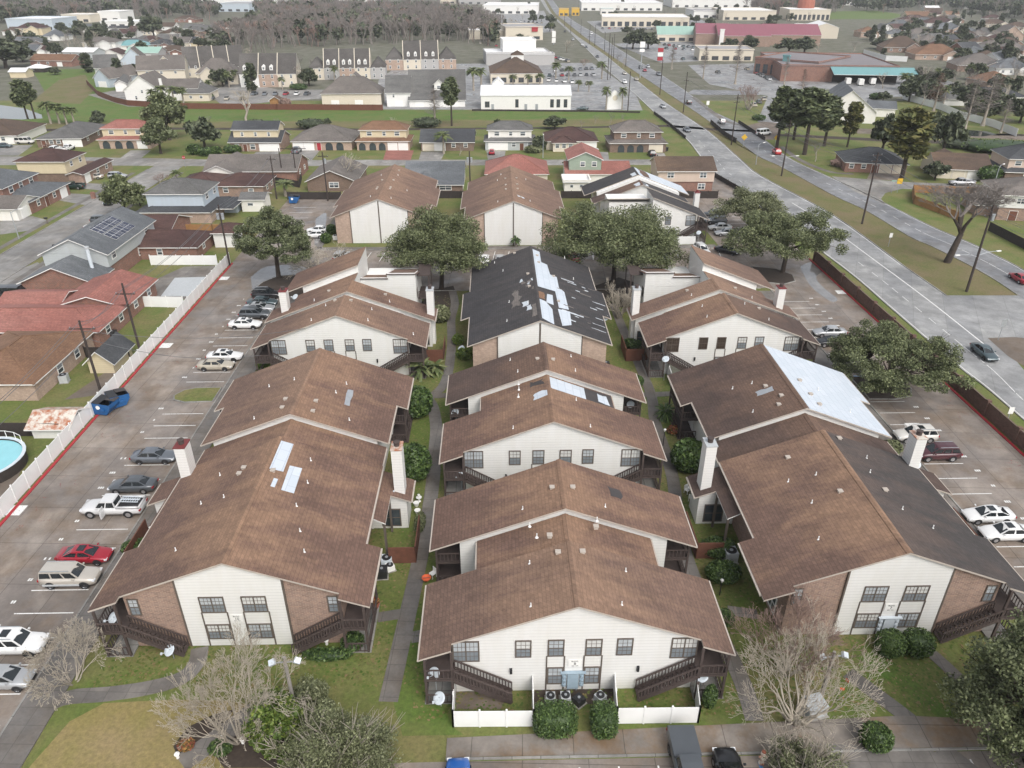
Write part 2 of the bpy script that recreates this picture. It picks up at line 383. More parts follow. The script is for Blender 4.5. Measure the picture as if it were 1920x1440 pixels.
    M['solar'] = solar()
def worn(name, c, hole=.42):
    t = NT(name); v = t.co(); n = t.noise(v, 6, 4, .8); n2 = t.noise(v, .6, 3)
    t.out(t.mix(t.ramp(n2, (.3, 0.0), (.8, .35)), c, sc3(c, .6)), .7)
    a = t.ramp(n, (hole - .1, 0.0), (hole + .02, 1.0))
    t.L.new(a, t.b.inputs['Alpha']); return t.mat
def tarp():
    t = NT('white_roof_underlay'); v = t.co(); x, y, z = t.xyz(v)
    bv = t.comb(y, t.math('MULTIPLY', z, 2.75)); b = t.brick(bv, (.54,.58,.63), (.48,.53,.58), (.36,.4,.46), 1.6, .9, .03)
    n = t.noise(v, 1.3, 4, .7); n2 = t.noise(t.map(v, (.6, 2.2, 1)), 2.0, 2)
    c = t.mix(t.ramp(n, (.4, 0.0), (.8, .4)), b.outputs[0], (.5,.56,.62)); c = t.mix(t.ramp(n2, (.62, 0.0), (.7, .45)), c, (.42,.5,.6))
    t.bump(n, .3, .05); return t.out(c, .5)
def rusty():
    t = NT('rusty_sheet_roof'); v = t.co(); n = t.noise(v, 1.1, 4, .7); x, y, z = t.xyz(v)
    s = t.math('FRACT', t.math('MULTIPLY', x, 1.4))
    f = t.math('MULTIPLY', t.ramp(n, (.42, 0.0), (.58, 1.0)), t.ramp(s, (.0, 1.0), (.5, .7), (.9, 1.0)))
    return t.out(t.mix(f, (.55,.52,.46), (.33,.11,.045)), .7)
def ribbed(name, c):
    t = NT(name); v = t.co(); x, y, z = t.xyz(v); s = t.math('FRACT', t.math('DIVIDE', x, .9))
    n = t.noise(t.map(v, (1, .2, .2)), .6, 3)
    col = t.mix(t.ramp(s, (0.0, .5), (.1, .0), (.9, 0.0), (1.0, .5)), c, sc3(c, .6)); col = t.mix(t.ramp(n, (.35, 0.0), (.8, .4)), col, sc3(c, .7))
    t.bump(s, .3, .05); return t.out(col, .45)
def solar():
    t = NT('solar_cells'); v = t.co(); b = t.brick(v, (.03,.035,.055), (.04,.045,.07), (.45,.46,.48), 1.0, 1.7, .035, off=0)
    return t.out(b.outputs[0], .15)
mk()
# ------------------------------------------------------------------ the ground, roads, lots and paths
def flat(name, pts, z, mat, kind='structure'):
    m = MB(); m.poly([(x, y, z) for x, y in pts])
    return tag(m.build(name, M[mat]), kind=kind)
def fix(pts):
    a = sum(pts[i][0]*pts[(i+1) % len(pts)][1] - pts[(i+1) % len(pts)][0]*pts[i][1] for i in range(len(pts)))
    return pts if a > 0 else pts[::-1]
def flatc(name, pts, z, mat): return flat(name, fix([C(*p) for p in pts]), z, mat)
def flatp(name, pts, z, mat): return flat(name, fix([W(*p) for p in pts]), z, mat)
def strip(name, a, b, z, mat):
    m = MB(); n = len(a)
    for i in range(n - 1): m.poly([(*p, z) for p in fix([a[i], a[i+1], b[i+1], b[i]])])
    return tag(m.build(name, M[mat]), kind='structure')
def path(name, pts, w, mat='walk', z0=-.1, z1=.05):        # a ribbon of paving with its own edge
    m = MB(); L, Rr = [], []
    P3 = [Vector((x, y, 0)) for x, y in pts]
    for i, p in enumerate(P3):
        d = (P3[min(i+1, len(P3)-1)] - P3[max(i-1, 0)]).normalized(); q = Vector((-d.y, d.x, 0)) * (w / 2)
        L.append(p + q); Rr.append(p - q)
    b = 0
    vs = [(v.x, v.y, z1) for v in L] + [(v.x, v.y, z1) for v in Rr] + [(v.x, v.y, z0) for v in L] + [(v.x, v.y, z0) for v in Rr]
    n = len(L); fs = []
    for i in range(n - 1):
        fs += [(i, n+i, n+i+1, i+1), (i, i+1, 2*n+i+1, 2*n+i), (n+i+1, n+i, 3*n+i, 3*n+i+1)]
    fs += [(0, 2*n, 3*n, n), (n-1, 2*n-1, 4*n-1, 3*n-1)]
    m.faces(vs, fs); return tag(m.build(name, M[mat]), kind='structure')
def smooth(pts, k=4):                                      # Catmull-Rom through survey points
    o = []
    for i in range(len(pts) - 1):
        p0, p1, p2, p3 = pts[max(i-1, 0)], pts[i], pts[i+1], pts[min(i+2, len(pts)-1)]
        for j in range(k):
            t = j / k
            o.append(tuple(.5*((2*p1[c]) + (-p0[c]+p2[c])*t + (2*p0[c]-5*p1[c]+4*p2[c]-p3[c])*t*t + (-p0[c]+3*p1[c]-3*p2[c]+p3[c])*t**3) for c in (0, 1)))
    return o + [pts[-1]]
flat('ground', [(-6000, -500), (6000, -500), (6000, 9000), (-6000, 9000)], 0, 'grass_far')
flat('lawn', [(-260, 5), (330, 5), (330, 330), (-260, 330)], .004, 'grass')
flatc('lawn', [(-55, 20), (54, 20), (54, 185), (-55, 185)], .008, 'grass')
# complex lots
flatc('parking_lot', [(-54.9, 10), (-41.3, 10), (-41.3, 119.5), (-41.3, 141), (-41.3, 182), (-54.9, 182)], .012, 'lot')
flatc('parking_lot', [(41.3, 10), (53.9, 10), (53.9, 205), (38.6, 205), (38.6, 141), (41.3, 119.5)], .012, 'lot')
flatc('parking_lot', [(-41.3, 119.5), (41.3, 119.5), (38.6, 141), (-41.3, 141)], .012, 'lot')
flatc('parking_lot', [(-41.3, 10), (41.3, 10), (41.3, 32.7), (-41.3, 32.7)], .012, 'lot')
flatc('sidewalk', [(-9.4, 33.0), (38, 33.0), (38, 34.6), (24, 35.6), (-9.4, 34.5)], .062, 'apron')
path('sidewalk', [C(-39.9, 10), C(-39.9, 118)], 2.7, 'walk', -.1, .1)
path('sidewalk', [C(40.0, 36), C(40.0, 118)], 2.4, 'walk', -.1, .1)
path('sidewalk', [C(-41, 141.8), C(38, 141.8)], 1.5, 'walk', -.1, .1)
path('sidewalk', [C(-40.5, 142), C(-40.5, 178)], 1.3, 'walk', -.1, .1)
m = MB()
for a, b in (((-41.35, 10), (-41.35, 118.5)), ((41.35, 36), (41.35, 118.5)), ((-9.4, 32.85), (41.3, 32.85)), ((-41, 140.9), (38.6, 140.9)), ((-39.9, 119.4), (39.9, 119.4))):
    m.bar((*C(*a), .06), (*C(*b), .06), .16, .14)
tag(m.build('kerb', M['kerb']), kind='structure')
flatc('lawn', [(-38.5, 20), (-20, 20), (-20, 36), (-22.5, 37.2), (-26, 38.0), (-30, 38.2), (-35.2, 38.0), (-37, 36.5), (-38.0, 33)], .016, 'grass_dry')
flatp('lawn', [(740, 1240), (770, 1180), (790, 1230), (850, 1365), (870, 1378), (755, 1380), (738, 1320)], .016, 'grass_green')
flatp('lawn', [(1590, 1190), (1640, 1215), (1780, 1330), (1830, 1400), (1700, 1300), (1600, 1230)], .016, 'grass_green')
# walks between the rows
path('footpath', smooth([W(*p) for p in ((728, 1316), (745, 1240), (765, 1150), (785, 1060), (800, 985), (812, 900), (814, 860), (818, 805), (812, 765), (800, 746))]), 1.45)
path('footpath', smooth([W(*p) for p in ((806, 745), (830, 725), (842, 690), (847, 640), (846, 600), (853, 570), (848, 545))]), 1.3, z1=.055)
path('footpath', [W(806, 743), W(850, 741)], 1.2, z1=.045)
path('footpath', smooth([W(*p) for p in ((1415, 1352), (1392, 1280), (1345, 1180), (1312, 1110), (1285, 1040), (1270, 965), (1262, 900), (1248, 850), (1228, 790), (1222, 745), (1205, 700), (1188, 660), (1165, 610), (1150, 570))]), 1.35)
path('footpath', [W(1195, 741), W(1275, 738)], 1.2, z1=.045)
path('footpath', smooth([W(*p) for p in ((60, 1345), (120, 1310), (200, 1302), (280, 1290), (340, 1272), (368, 1245), (375, 1215))]), 1.35)
path('footpath', smooth([W(*p) for p in ((340, 1432), (400, 1390), (440, 1360), (480, 1330))]), 1.6)
path('footpath', smooth([W(*p) for p in ((1590, 1262), (1640, 1300), (1700, 1345), (1745, 1385), (1800, 1430), (1850, 1470))]), 1.3)
path('footpath', smooth([W(*p) for p in ((1735, 1215), (1790, 1265), (1830, 1310), (1860, 1400))]), 1.1, z1=.045)
path('footpath', [W(708, 1158), W(760, 1150)], 1.1, z1=.04)
path('footpath', [W(770, 1196), W(800, 1190)], 1.2, z1=.04)
path('footpath', [W(1365, 1145), W(1420, 1152)], 1.1, z1=.04)
flatp('sidewalk', [(1500, 1393), (1740, 1406), (1840, 1445), (1860, 1500), (1500, 1500)], .07, 'walk')
# stall lines, stall numbers, red fire-lane kerbs, red spray marks
m = MB(); num = MB()
def stall(x0, x1, y, w=.11): a, b, c, d = C(x0, y-w/2), C(x1, y-w/2), C(x1, y+w/2), C(x0, y+w/2); m.poly([(*a, .018), (*b, .018), (*c, .018), (*d, .018)])
rs = random.Random(3)
def number(x, y):
    for k in (-1, 0, 1):
        if rs.random() < .85:
            xa, ya = x + k*.22, y; q = [C(xa-.08, ya-.17), C(xa+.08, ya-.17), C(xa+.08, ya+.17), C(xa-.08, ya+.17)]; num.poly([(*p, .018) for p in q])
LY = [58.0 + 2.72*k for k in range(-12, 24)]
for k, y in enumerate(LY):
    if 82.2 < y < 86.6 or y > 117: continue
    stall(-46.9, -41.9, y); number(-47.6, y + 1.36)
for k in range(-11, 23):
    y = 61.75 + 2.72*k
    if 81.0 < y < 92.5 or y > 116: continue
    stall(41.7, 46.1, y); number(46.9, y + 1.36)
for x in [-33 + 2.72*k for k in range(0, 5)] + [-9 + 2.72*k for k in range(3)] + [10 + 2.72*k for k in range(11)]:
    a = C(x, 134.4), C(x+.12, 134.4), C(x+.62, 139.6), C(x+.5, 139.6); m.poly([(*p, .018) for p in a])
for k in range(7): stall(-52, -46.9 if k else -47, 146 + 4.2*k, .14)
for k in range(9): stall(43.6, 48.3, 140 + 2.75*k)
for k in range(-6, 10):
    x = 5.2 + 2.72*k
    a = C(x, 26), C(x+.12, 26), C(x+.12, 32.1), C(x, 32.1)
    if x < 12 or x > 17: m.poly([(*p, .018) for p in a])
for p, q in ((W(1600, 705), W(1690, 705)), (W(1600, 730), W(1700, 730))): m.poly([(p[0], p[1]-.06, .018), (q[0], q[1]-.06, .018), (q[0], q[1]+.06, .018), (p[0], p[1]+.06, .018)])
for k in range(6):
    a = W(1603 + 13*k, 730); b = W(1615 + 13*k, 705); m.poly([(a[0], a[1], .0185), (a[0]+.14, a[1], .0185), (b[0]+.14, b[1], .0185), (b[0], b[1], .0185)])
tag(m.build('stall_lines', M['line']), kind='structure'); tag(num.build('stall_numbers', M['line']), kind='structure')
m = MB()
for x in (12.2, 15.1):
    a = C(x, 26), C(x+.25, 26), C(x+.25, 32.2), C(x, 32.2); m.poly([(*p, .018) for p in a])
m.poly([(*p, .016) for p in fix([W(1600, 704), W(1682, 704), W(1696, 731), W(1612, 731)])])
tag(m.build('blue_bay_markings', M['blue_line']), kind='structure')
m = MB()
for s, x in ((-1, -54.75), (1, 53.75)): m.bar((*C(x, 22), .05), (*C(x, 134), .05), .3, .12)
tag(m.build('red_kerb', M['red_paint']), kind='structure')
m = MB()
for u, v, n in ((28, 957, 1), (310, 648, 1), (419, 522, 1), (1715, 800, 1), (1578, 548, 1)):
    x, y = W(u, v); m.poly([(x-.9, y-.8, .0185), (x+.9, y-.8, .0185), (x+.9, y+.8, .0185), (x-.9, y+.8, .0185)])
tag(m.build('pavement_panels', M['line']), kind='structure')
m = MB()
for s in (-1, 1):
    for k in range(46):
        y = 40 + rs.random()*68; x = 53.2 - rs.random()**1.6*3.4; a = rs.random()*3.1; l = .5 + rs.random()*.9
        xx, yy = C(s*x, y); d = Vector((math.cos(a), math.sin(a), 0))*l/2; q = Vector((-d.y, d.x, 0)).normalized()*.06; o = Vector((xx, yy, .019 + k*1e-4))
        m.poly([o-d-q, o+d-q, o+d+q, o-d+q])
tag(m.build('spray_marks', M['red_mark']), kind='structure')
for q in (((470, 520), (500, 500), (560, 498), (575, 510), (530, 520), (500, 540), (478, 560)), ((1500, 500), (1520, 492), (1545, 505), (1530, 520), (1545, 540), (1570, 560), (1560, 566), (1535, 550), (1515, 530)), ((592, 410), (612, 400), (606, 440), (590, 460))):
    flatp('puddle', smooth([p for p in q] + [q[0]])[:-1], .0165, 'wet')
# kerbed islands
def island(pts, mat='grass', h=.14):
    m = MB(); m.slab(fix(pts), -.05, h, 0); tag(m.build('kerb', M['kerb']), kind='structure')
    c = (sum(p[0] for p in pts)/len(pts), sum(p[1] for p in pts)/len(pts))
    q = []
    for p in pts:
        d = Vector((p[0]-c[0], p[1]-c[1])); d *= max(0, d.length-.18)/max(d.length, .01); q.append((c[0]+d.x, c[1]+d.y))
    flat('lawn', fix(q), h + .004, mat)
island([C(*p) for p in ((-41.6, 82.6), (-45.2, 82.4), (-46.8, 83.1), (-47.2, 84.2), (-46.4, 85.6), (-45.0, 86.2), (-41.6, 86.2))])
island([C(*p) for p in ((-41.8, 116.5), (-46, 117.2), (-47.4, 119.5), (-46.5, 124), (-44.5, 127), (-41, 127.6), (-36, 126), (-33, 122), (-33.5, 119.6))], 'mulch')
island([C(*p) for p in ((41.8, 81.4), (45.0, 81.2), (47.6, 82.0), (48.6, 84.0), (47.2, 86.6), (45, 87.4), (41.8, 87.2))], 'mulch')
island([C(*p) for p in ((41.4, 122), (44.5, 121), (47.0, 122.4), (47.6, 125.5), (45.6, 128.6), (41.4, 130))], 'mulch')
flatp('mulch_bed', [(790, 548), (850, 536), (862, 570), (850, 588), (800, 580)], .02, 'mulch')
flatp('mulch_bed', [(1105, 540), (1160, 520), (1190, 530), (1175, 575), (1130, 580)], .02, 'mulch')
flatp('mulch_bed', [(1000, 1290), (1155, 1288), (1155, 1320), (1000, 1322)], .02, 'mulch')
flatp('mulch_bed', [(852, 1288), (955, 1288), (940, 1330), (856, 1330)], .02, 'dirt')
flatp('mulch_bed', [(325, 1400), (350, 1365), (400, 1340), (440, 1330), (410, 1365), (365, 1395), (335, 1425)], .03, 'mulch')
flatp('mulch_bed', [(395, 1405), (430, 1370), (520, 1330), (600, 1330), (620, 1440), (420, 1440)], .02, 'mulch')
# streets on the left and behind
flatc('street', [(-100.7, 20), (-92.5, 20), (-92.5, 214.5), (-100.7, 214.5)], .012, 'street')
flatp('street', [(-120, 309), (-120, 291), (300, 297), (460, 301), (700, 299.5), (960, 299.5), (1250, 299), (1262, 309), (960, 310), (700, 310.5), (460, 312), (300, 311)], .016, 'street')
for x in (-102.2, -91.0):
    path('sidewalk', [C(x - .9*(1 if x < -95 else -1), 20), C(x - .9*(1 if x < -95 else -1), 206)], 1.2, 'walk', -.1, .03)
m = MB()
for x in (-100.8, -92.4): m.bar((*C(x, 20), .05), (*C(x, 210), .05), .2, .12)
tag(m.build('kerb', M['kerb']), kind='structure')
for q in (((245, 282), (283, 282), (262, 299), (222, 299)), ((480, 285), (527, 284), (505, 301), (465, 301)), ((548, 282), (600, 282), (585, 300), (535, 300)),
          ((790, 284), (835, 284), (827, 300), (785, 300)), ((912, 283), (948, 283), (945, 300), (915, 300)), ((1110, 285), (1140, 285), (1142, 300), (1115, 300)), ((1215, 287), (1245, 287), (1252, 300), (1222, 300)),
          ((100, 361), (190, 366), (160, 385), (112, 376)), ((140, 342), (205, 346), (195, 358), (150, 353)), ((0, 272), (62, 272), (35, 292), (-40, 292)),
          ((0, 415), (60, 405), (95, 415), (60, 432), (0, 440)), ((160, 440), (205, 420), (215, 440), (170, 462)), ((0, 520), (70, 492), (110, 508), (0, 575))):
    flatp('driveway', q, .022, 'street')
flatp('driveway', [(724, 282), (776, 282), (770, 300), (718, 300)], .022, 'roof_red')
flatp('patio', [(290, 525), (345, 500), (415, 498), (420, 505), (360, 560), (268, 565)], .02, 'walk')
flatp('patio', [(210, 690), (262, 690), (190, 740), (120, 750)], .02, 'dirt')
flatp('driveway', [(-40, 880), (40, 880), (20, 935), (-40, 990)], .02, 'dirt')
# the boulevard, its median and the side street
NL = [(1990, 845), (1920, 788), (1852, 730), (1789, 681), (1663, 572), (1579, 501), (1440, 399), (1341, 328), (1311, 291), (1285, 259), (1240, 223), (1178, 165), (1135, 128), (1108, 100), (1080, 72), (1052, 46), (1035, 30), (1022, 14), (1013, -2), (1008, -14)]
NR = [(1990, 750), (1920, 694), (1880, 640), (1830, 597), (1774, 554), (1691, 496), (1560, 402), (1427, 330), (1390, 300), (1337, 253), (1306, 231), (1246, 191), (1210, 163), (1165, 128), (1130, 100), (1080, 66), (1054, 44), (1035, 26), (1024, 8), (1016, -8)]
FL = [(1990, 615), (1909, 554), (1837, 508), (1747, 462), (1706, 444), (1624, 395), (1560, 365), (1461, 311), (1420, 292), (1371, 255), (1332, 229), (1302, 208), (1255, 177), (1177, 125), (1140, 100), (1092, 66), (1062, 42), (1042, 26), (1030, 8), (1021, -8)]
FR = [(1990, 555), (1920, 507), (1867, 479), (1822, 457), (1747, 425), (1661, 382), (1600, 352), (1517, 315), (1476, 294), (1433, 262), (1386, 232), (1328, 204), (1285, 170), (1225, 131), (1170, 98), (1120, 65), (1080, 42), (1056, 24), (1042, 8), (1032, -8)]
sN = smooth([W(*p) for p in NL]), smooth([W(*p) for p in NR]); sF = smooth([W(*p) for p in FL]), smooth([W(*p) for p in FR])
strip('road', sN[0], sN[1], .012, 'road'); strip('road', sF[0], sF[1], .012, 'asphalt')
i0 = 16
strip('median', sN[1][i0:], [sF[0][min(i, len(sF[0])-1)] for i in range(4, len(sF[0]))][:len(sN[1]) - i0] + [sF[0][-1]]*max(0, (len(sN[1])-i0)-(len(sF[0])-4)), .009, 'grass_med')
flatp('road', [(1774, 554), (1909, 554), (1990, 612), (1990, 720), (1890, 648), (1849, 632), (1830, 597)], .016, 'road')
flatp('median', [(1852, 634), (1900, 632), (1990, 640), (1990, 742), (1925, 690), (1890, 668)], .02, 'dirt')
flatp('road', [(1560, 331), (1640, 337), (1710, 342), (1830, 346), (1990, 372), (1990, 395), (1850, 366), (1766, 357), (1691, 354), (1660, 362), (1652, 373), (1661, 384), (1600, 358)], .018, 'street')
flatp('road', [(1398, 236), (1430, 228), (1470, 232), (1450, 262), (1428, 262)], .018, 'dirt')
flatp('road', [(1286, 176), (1300, 168), (1420, 171), (1425, 178), (1310, 178)], .018, 'asphalt')
flatp('driveway', [(1632, 322), (1685, 322), (1690, 338), (1625, 337)], .022, 'lot')
path('sidewalk', smooth([W(*p) for p in ((1300, 182), (1352, 222), (1386, 235))]), 2, 'walk', -.1, .03)
path('sidewalk', smooth([W(*p) for p in ((1465, 275), (1500, 300), (1555, 322), (1600, 326))]), 1.6, 'walk', -.1, .03)
m = MB()
def edge(a, w, z=.018, o=0.0):
    for i in range(len(a) - 1):
        p, q = Vector((*a[i], z)), Vector((*a[i+1], z)); d = (q-p); n = Vector((-d.y, d.x, 0)).normalized()
        m.poly([p + n*(o-w/2), q + n*(o-w/2), q + n*(o+w/2), p + n*(o+w/2)])
def mid(A, B, t): return [(a[0]*(1-t)+b[0]*t, a[1]*(1-t)+b[1]*t) for a, b in zip(A, B)]
edge(mid(*sN, .03), .12)
edge(mid(*sN, .97)[20:], .14); edge(mid(*sF, .97), .14)
lane = mid(*sN, .66); edge(lane[8:26], .2)
for L_ in (mid(*sN, .36), mid(*sF, .5)):
    acc = 0
    for i in range(len(L_) - 1):
        p, q = Vector((*L_[i], 0)), Vector((*L_[i+1], 0)); d = q - p; n = max(1, int(d.length / 12))
        for k in range(n):
            a = p + d*(k/n); b = a + d.normalized()*2.2; nn = Vector((-d.y, d.x, 0)).normalized()*.055
            m.poly([Vector((t.x, t.y, .018)) for t in (a-nn, b-nn, b+nn, a+nn)])
tag(m.build('lane_markings', M['line']), kind='structure')
m = MB()
for A in (sN[1][i0:], sF[0][4:], sF[1], sN[0]):
    for i in range(0, min(len(A) - 1, 60)):
        m.bar((*A[i], .05), (*A[i+1], .05), .18, .12)
tag(m.build('kerb', M['kerb']), kind='structure')
# canal, pond and wet lots
flatp('canal', [(-60, 243), (300, 239), (700, 241), (1050, 238), (1250, 234), (1330, 240), (1440, 246), (1440, 249), (1330, 244), (1250, 238), (1050, 241), (700, 245), (300, 243), (-60, 248)], .012, 'mulch')
flatp('canal', [(1440, 250), (1700, 262), (1990, 268), (1990, 274), (1700, 268), (1440, 254)], .012, 'mulch')
flatp('pond', [(-60, 196), (0, 197), (45, 203), (78, 215), (80, 222), (40, 224), (-60, 220)], .014, 'water')
flatp('puddle', [(1778, 246), (1800, 243), (1850, 246), (1870, 252), (1840, 256), (1780, 254)], .014, 'water')
flatp('dirt_track', [(1590, 240), (1660, 243), (1780, 256), (1900, 262), (1990, 264), (1990, 255), (1880, 250), (1780, 252), (1660, 252), (1600, 250)], .011, 'dirt')
flatp('bank', [(-60, 232), (1230, 224), (1238, 233), (700, 240), (-60, 240)], .008, 'grass_med')
flatp('field', [(60, 130), (250, 128), (200, 150), (260, 200), (900, 208), (1210, 206), (1235, 222), (-60, 231), (100, 200)], .0075, 'grass_green')
flatp('field', [(110, 150), (160, 140), (175, 170), (150, 195), (60, 190)], .009, 'grass_med')
flatp('parking_lot', [(750, 120), (1110, 118), (1190, 172), (1205, 207), (700, 205), (710, 150)], .011, 'plaza')
flatp('parking_lot', [(1290, 122), (1440, 118), (1560, 150), (1640, 190), (1560, 215), (1470, 240), (1420, 228), (1440, 180), (1330, 158)], .011, 'plaza')
flatp('parking_lot', [(1560, 135), (1700, 128), (1790, 155), (1800, 175), (1620, 185)], .0115, 'plaza')
flatp('parking_lot', [(1150, 82), (1280, 76), (1350, 92), (1360, 112), (1240, 118)], .011, 'plaza')
flatp('parking_lot', [(1100, 40), (1300, 30), (1330, 44), (1130, 62)], .011, 'plaza')
flatp('parking_lot', [(880, 30), (1020, 20), (1040, 60), (900, 66)], .011, 'plaza')
flatp('parking_lot', [(390, 176), (440, 150), (520, 168), (640, 168), (660, 182), (520, 190), (420, 200)], .011, 'street')
flatp('parking_lot', [(165, 178), (225, 168), (265, 200), (240, 200)], .011, 'street')
flatp('field', [(1538, 22), (1640, 20), (1700, 28), (1670, 36), (1545, 36)], .012, 'grass_green')
# ------------------------------------------------------------------ openings (shared by every building)
CACHE = {}
def cached(key, fn):
    if key not in CACHE: CACHE[key] = fn()
    return CACHE[key]
def win_meshes(w, h, nx, ny, fm, pu, pl, t=.1):
    def fr():
        m = MB()
        m.box(-w/2, -.07, 0, w/2, .03, t); m.box(-w/2, -.07, h-t, w/2, .03, h)
        m.box(-w/2, -.07, t, -w/2+t, .03, h-t); m.box(w/2-t, -.07, t, w/2, .03, h-t)
        if h > 1.0: m.box(-w/2+t, -.06, h/2-.04, w/2-t, .02, h/2+.04)
        if w > 1.6: m.box(-.05, -.062, t, .05, .02, h-t)
        g = .018
        for i in range(1, nx):
            x = -w/2 + t + (w-2*t)*i/nx; m.box(x-g, -.045, t, x+g, .0, h-t)
        for j in range(1, ny):
            z = t + (h-2*t)*j/ny; m.box(-w/2+t, -.043, z-g, w/2-t, .0, z+g)
        return m.mesh('window', [M[fm]])
    def pn():
        m = MB(); y = -.03
        m.poly([(-w/2+t, y, t), (w/2-t, y, t), (w/2-t, y, h/2), (-w/2+t, y, h/2)], 1)
        m.poly([(-w/2+t, y, h/2), (w/2-t, y, h/2), (w/2-t, y, h-t), (-w/2+t, y, h-t)], 0)
        return m.mesh('pane', [M[pu], M[pl]])
    k = (w, h, nx, ny, fm, pu, pl, t)
    return cached(('wf',) + k, fr), cached(('wp',) + k, pn)
def window(par, x, y, z, w, h, rz=0, nx=0, ny=0, fm='trim', pu='pane', pl='pane_dim', t=.1):
    a, b = win_meshes(w, h, nx, ny, fm, pu, pl, t)
    f = place(a, 'window', par, (x, y, z), rz); place(b, 'pane', f); return f
def door(par, x, y, z, w, h, rz=0, mat='white', kind='door'):
    def fn():
        m = MB(); m.box(-w/2-.08, -.05, 0, w/2+.08, .03, h+.08, 1); m.box(-w/2, -.075, .02, w/2, -.05, h, 0)
        n = 4 if kind == 'garage_door' else 2
        for i in range(n):
            z0 = h*(i+.12)/n; z1 = h*(i+.88)/n
            if kind == 'garage_door':
                for k in range(4): m.box(-w/2+w*(k+.1)/4, -.085, z0, -w/2+w*(k+.9)/4, -.075, z1, 0)
            else: m.box(-w/2+.12, -.085, z0, w/2-.12, -.075, z1, 0)
        return m.mesh(kind, [M[mat], M['white']])
    return place(cached(('door', w, h, mat, kind), fn), kind, par, (x, y, z), rz)
M['pane_dim'] = glass('screened_glass', (.2,.225,.245), .15, .35)
M['pane_blind'] = glass('blind_glass', (.58,.58,.56), .15, .15)

# ------------------------------------------------------------------ apartment buildings of the complex
ZR, SL = 9.0, .38
def roof_gable(par, y0, y1, w, zr=ZR, sl=SL, mat='shingle', flap=0, rake=.35, matr=None, wl=None, wr=None, hole=None):
    m = MB(); e0, e1 = y0 - rake, y1 + rake; wl = wl or w; wr = wr or w
    z = lambda x: zr - sl*abs(x)
    for s, ww, mm in ((-1, wl, 0), (1, wr, 2)):
        if not ww or ww <= 0: continue
        if flap:
            f0 = y0 - flap; k = ww - 2.35
            pts = [(0, e0), (s*k, e0), (s*k, f0), (s*ww, f0), (s*ww, e1), (0, e1)]
        else: pts = [(0, e0), (s*ww, e0), (s*ww, e1), (0, e1)]
        pts = fix(pts); m.sheet([(x, y, z(x)) for x, y in pts], .16, mm, 1)
    r = m.build('roof', [M[mat], M['fascia'], M[matr or mat]], par)
    if wl > 0 and wr > 0:
        c = MB(); c.prism([(-.28, zr-.09), (0, zr+.012), (.28, zr-.09), (.28, zr-.06), (0, zr+.05), (-.28, zr-.06)], e0+.01, e1-.01)
        c.build('ridge_cap', [M[mat]], r)
    for s, ww in ((-1, wl), (1, wr)):
        g = MB()
        if ww > 0: g.box(s*ww, (y0-flap if flap else e0)+.02, z(ww)-.2, s*(ww+.13), e1-.02, z(ww)-.06); g.build('gutter', M['fascia'], r)
    return r
def roof_steps(par, segs, zr=ZR, sl=SL, mat='shingle', flap=0, matr=None):
    m = MB(); z = lambda x: zr - sl*abs(x)
    for s, mm in ((-1, 0), (1, 2)):
        pts = [(0, segs[0][0])]
        for i, (y0, y1, w) in enumerate(segs):
            if flap and i == 0: k = w - 2.35; pts += [(s*k, y0), (s*k, y0 - flap), (s*w, y0 - flap), (s*w, y1)]
            else: pts += [(s*w, y0), (s*w, y1)]
        pts.append((0, segs[-1][1])); m.sheet([(x, y, z(x)) for x, y in fix(pts)], .16, mm, 1)
    r = m.build('roof', [M[mat], M['fascia'], M[matr or mat]], par); a, b = segs[0][0], segs[-1][1]
    c = MB(); c.prism([(-.28, zr-.09), (0, zr+.012), (.28, zr-.09), (.28, zr-.06), (0, zr+.05), (-.28, zr-.06)], a+.01, b-.01); c.build('ridge_cap', [M[mat]], r)
    for y0, y1, w in segs:
        for s in (-1, 1): g = MB(); g.box(s*w, y0+.02, z(w)-.2, s*(w+.13), y1-.02, z(w)-.06); g.build('gutter', M['fascia'], r)
    return r
def shell(par, y0, y1, w, zr=ZR, sl=SL, mat='siding', wl=None, wr=None, z0=0):
    wl = w if wl is None else wl; wr = w if wr is None else wr
    zt = lambda x: zr - .17 - sl*abs(x)
    m = MB(); pts = [(-wl, z0), (wr, z0), (wr, zt(wr)), (0, zt(0)), (-wl, zt(wl))]
    m.prism(pts, y0, y1); return m.build('wall', M[mat], par)
def patch(par, pts, zr=ZR, sl=SL, mat='tarp', name='roof_patch', lift=.02):
    m = MB(); m.sheet([(x, y, zr - sl*abs(x) + lift) for x, y in fix(pts)], .015); return m.build(name, M[mat], par)
def jag(x0, y0, x1, y1, seed, n=5, j=.35):                 # a torn rectangle
    r = random.Random(seed); o = []
    for (a, b), (c, d) in zip(((x0,y0),(x1,y0),(x1,y1),(x0,y1)), ((x1,y0),(x1,y1),(x0,y1),(x0,y0))):
        for i in range(n):
            t = i/n; o.append((a+(c-a)*t + r.uniform(-j, j), b+(d-b)*t + r.uniform(-j, j)))
    return o
def vent_mesh(kind):
    def fn():
        m = MB()
        if kind == 'pipe': m.cyl(0, 0, -.15, .32, .045, n=7); m.cyl(0, 0, -.1, .05, .15, .06, n=8)
        else: m.box(-.17, -.17, -.1, .17, .17, .14); m.box(-.22, -.22, .14, .22, .22, .19)
        return m.mesh('roof_vent', [M['vinyl'] if kind == 'pipe' else M['fascia']])
    return cached(('vent', kind), fn)
def vents(par, lst, zr=ZR, sl=SL):
    for x, y, k in lst: place(vent_mesh(k), 'roof_vent', par, (x, y, zr - sl*abs(x)))
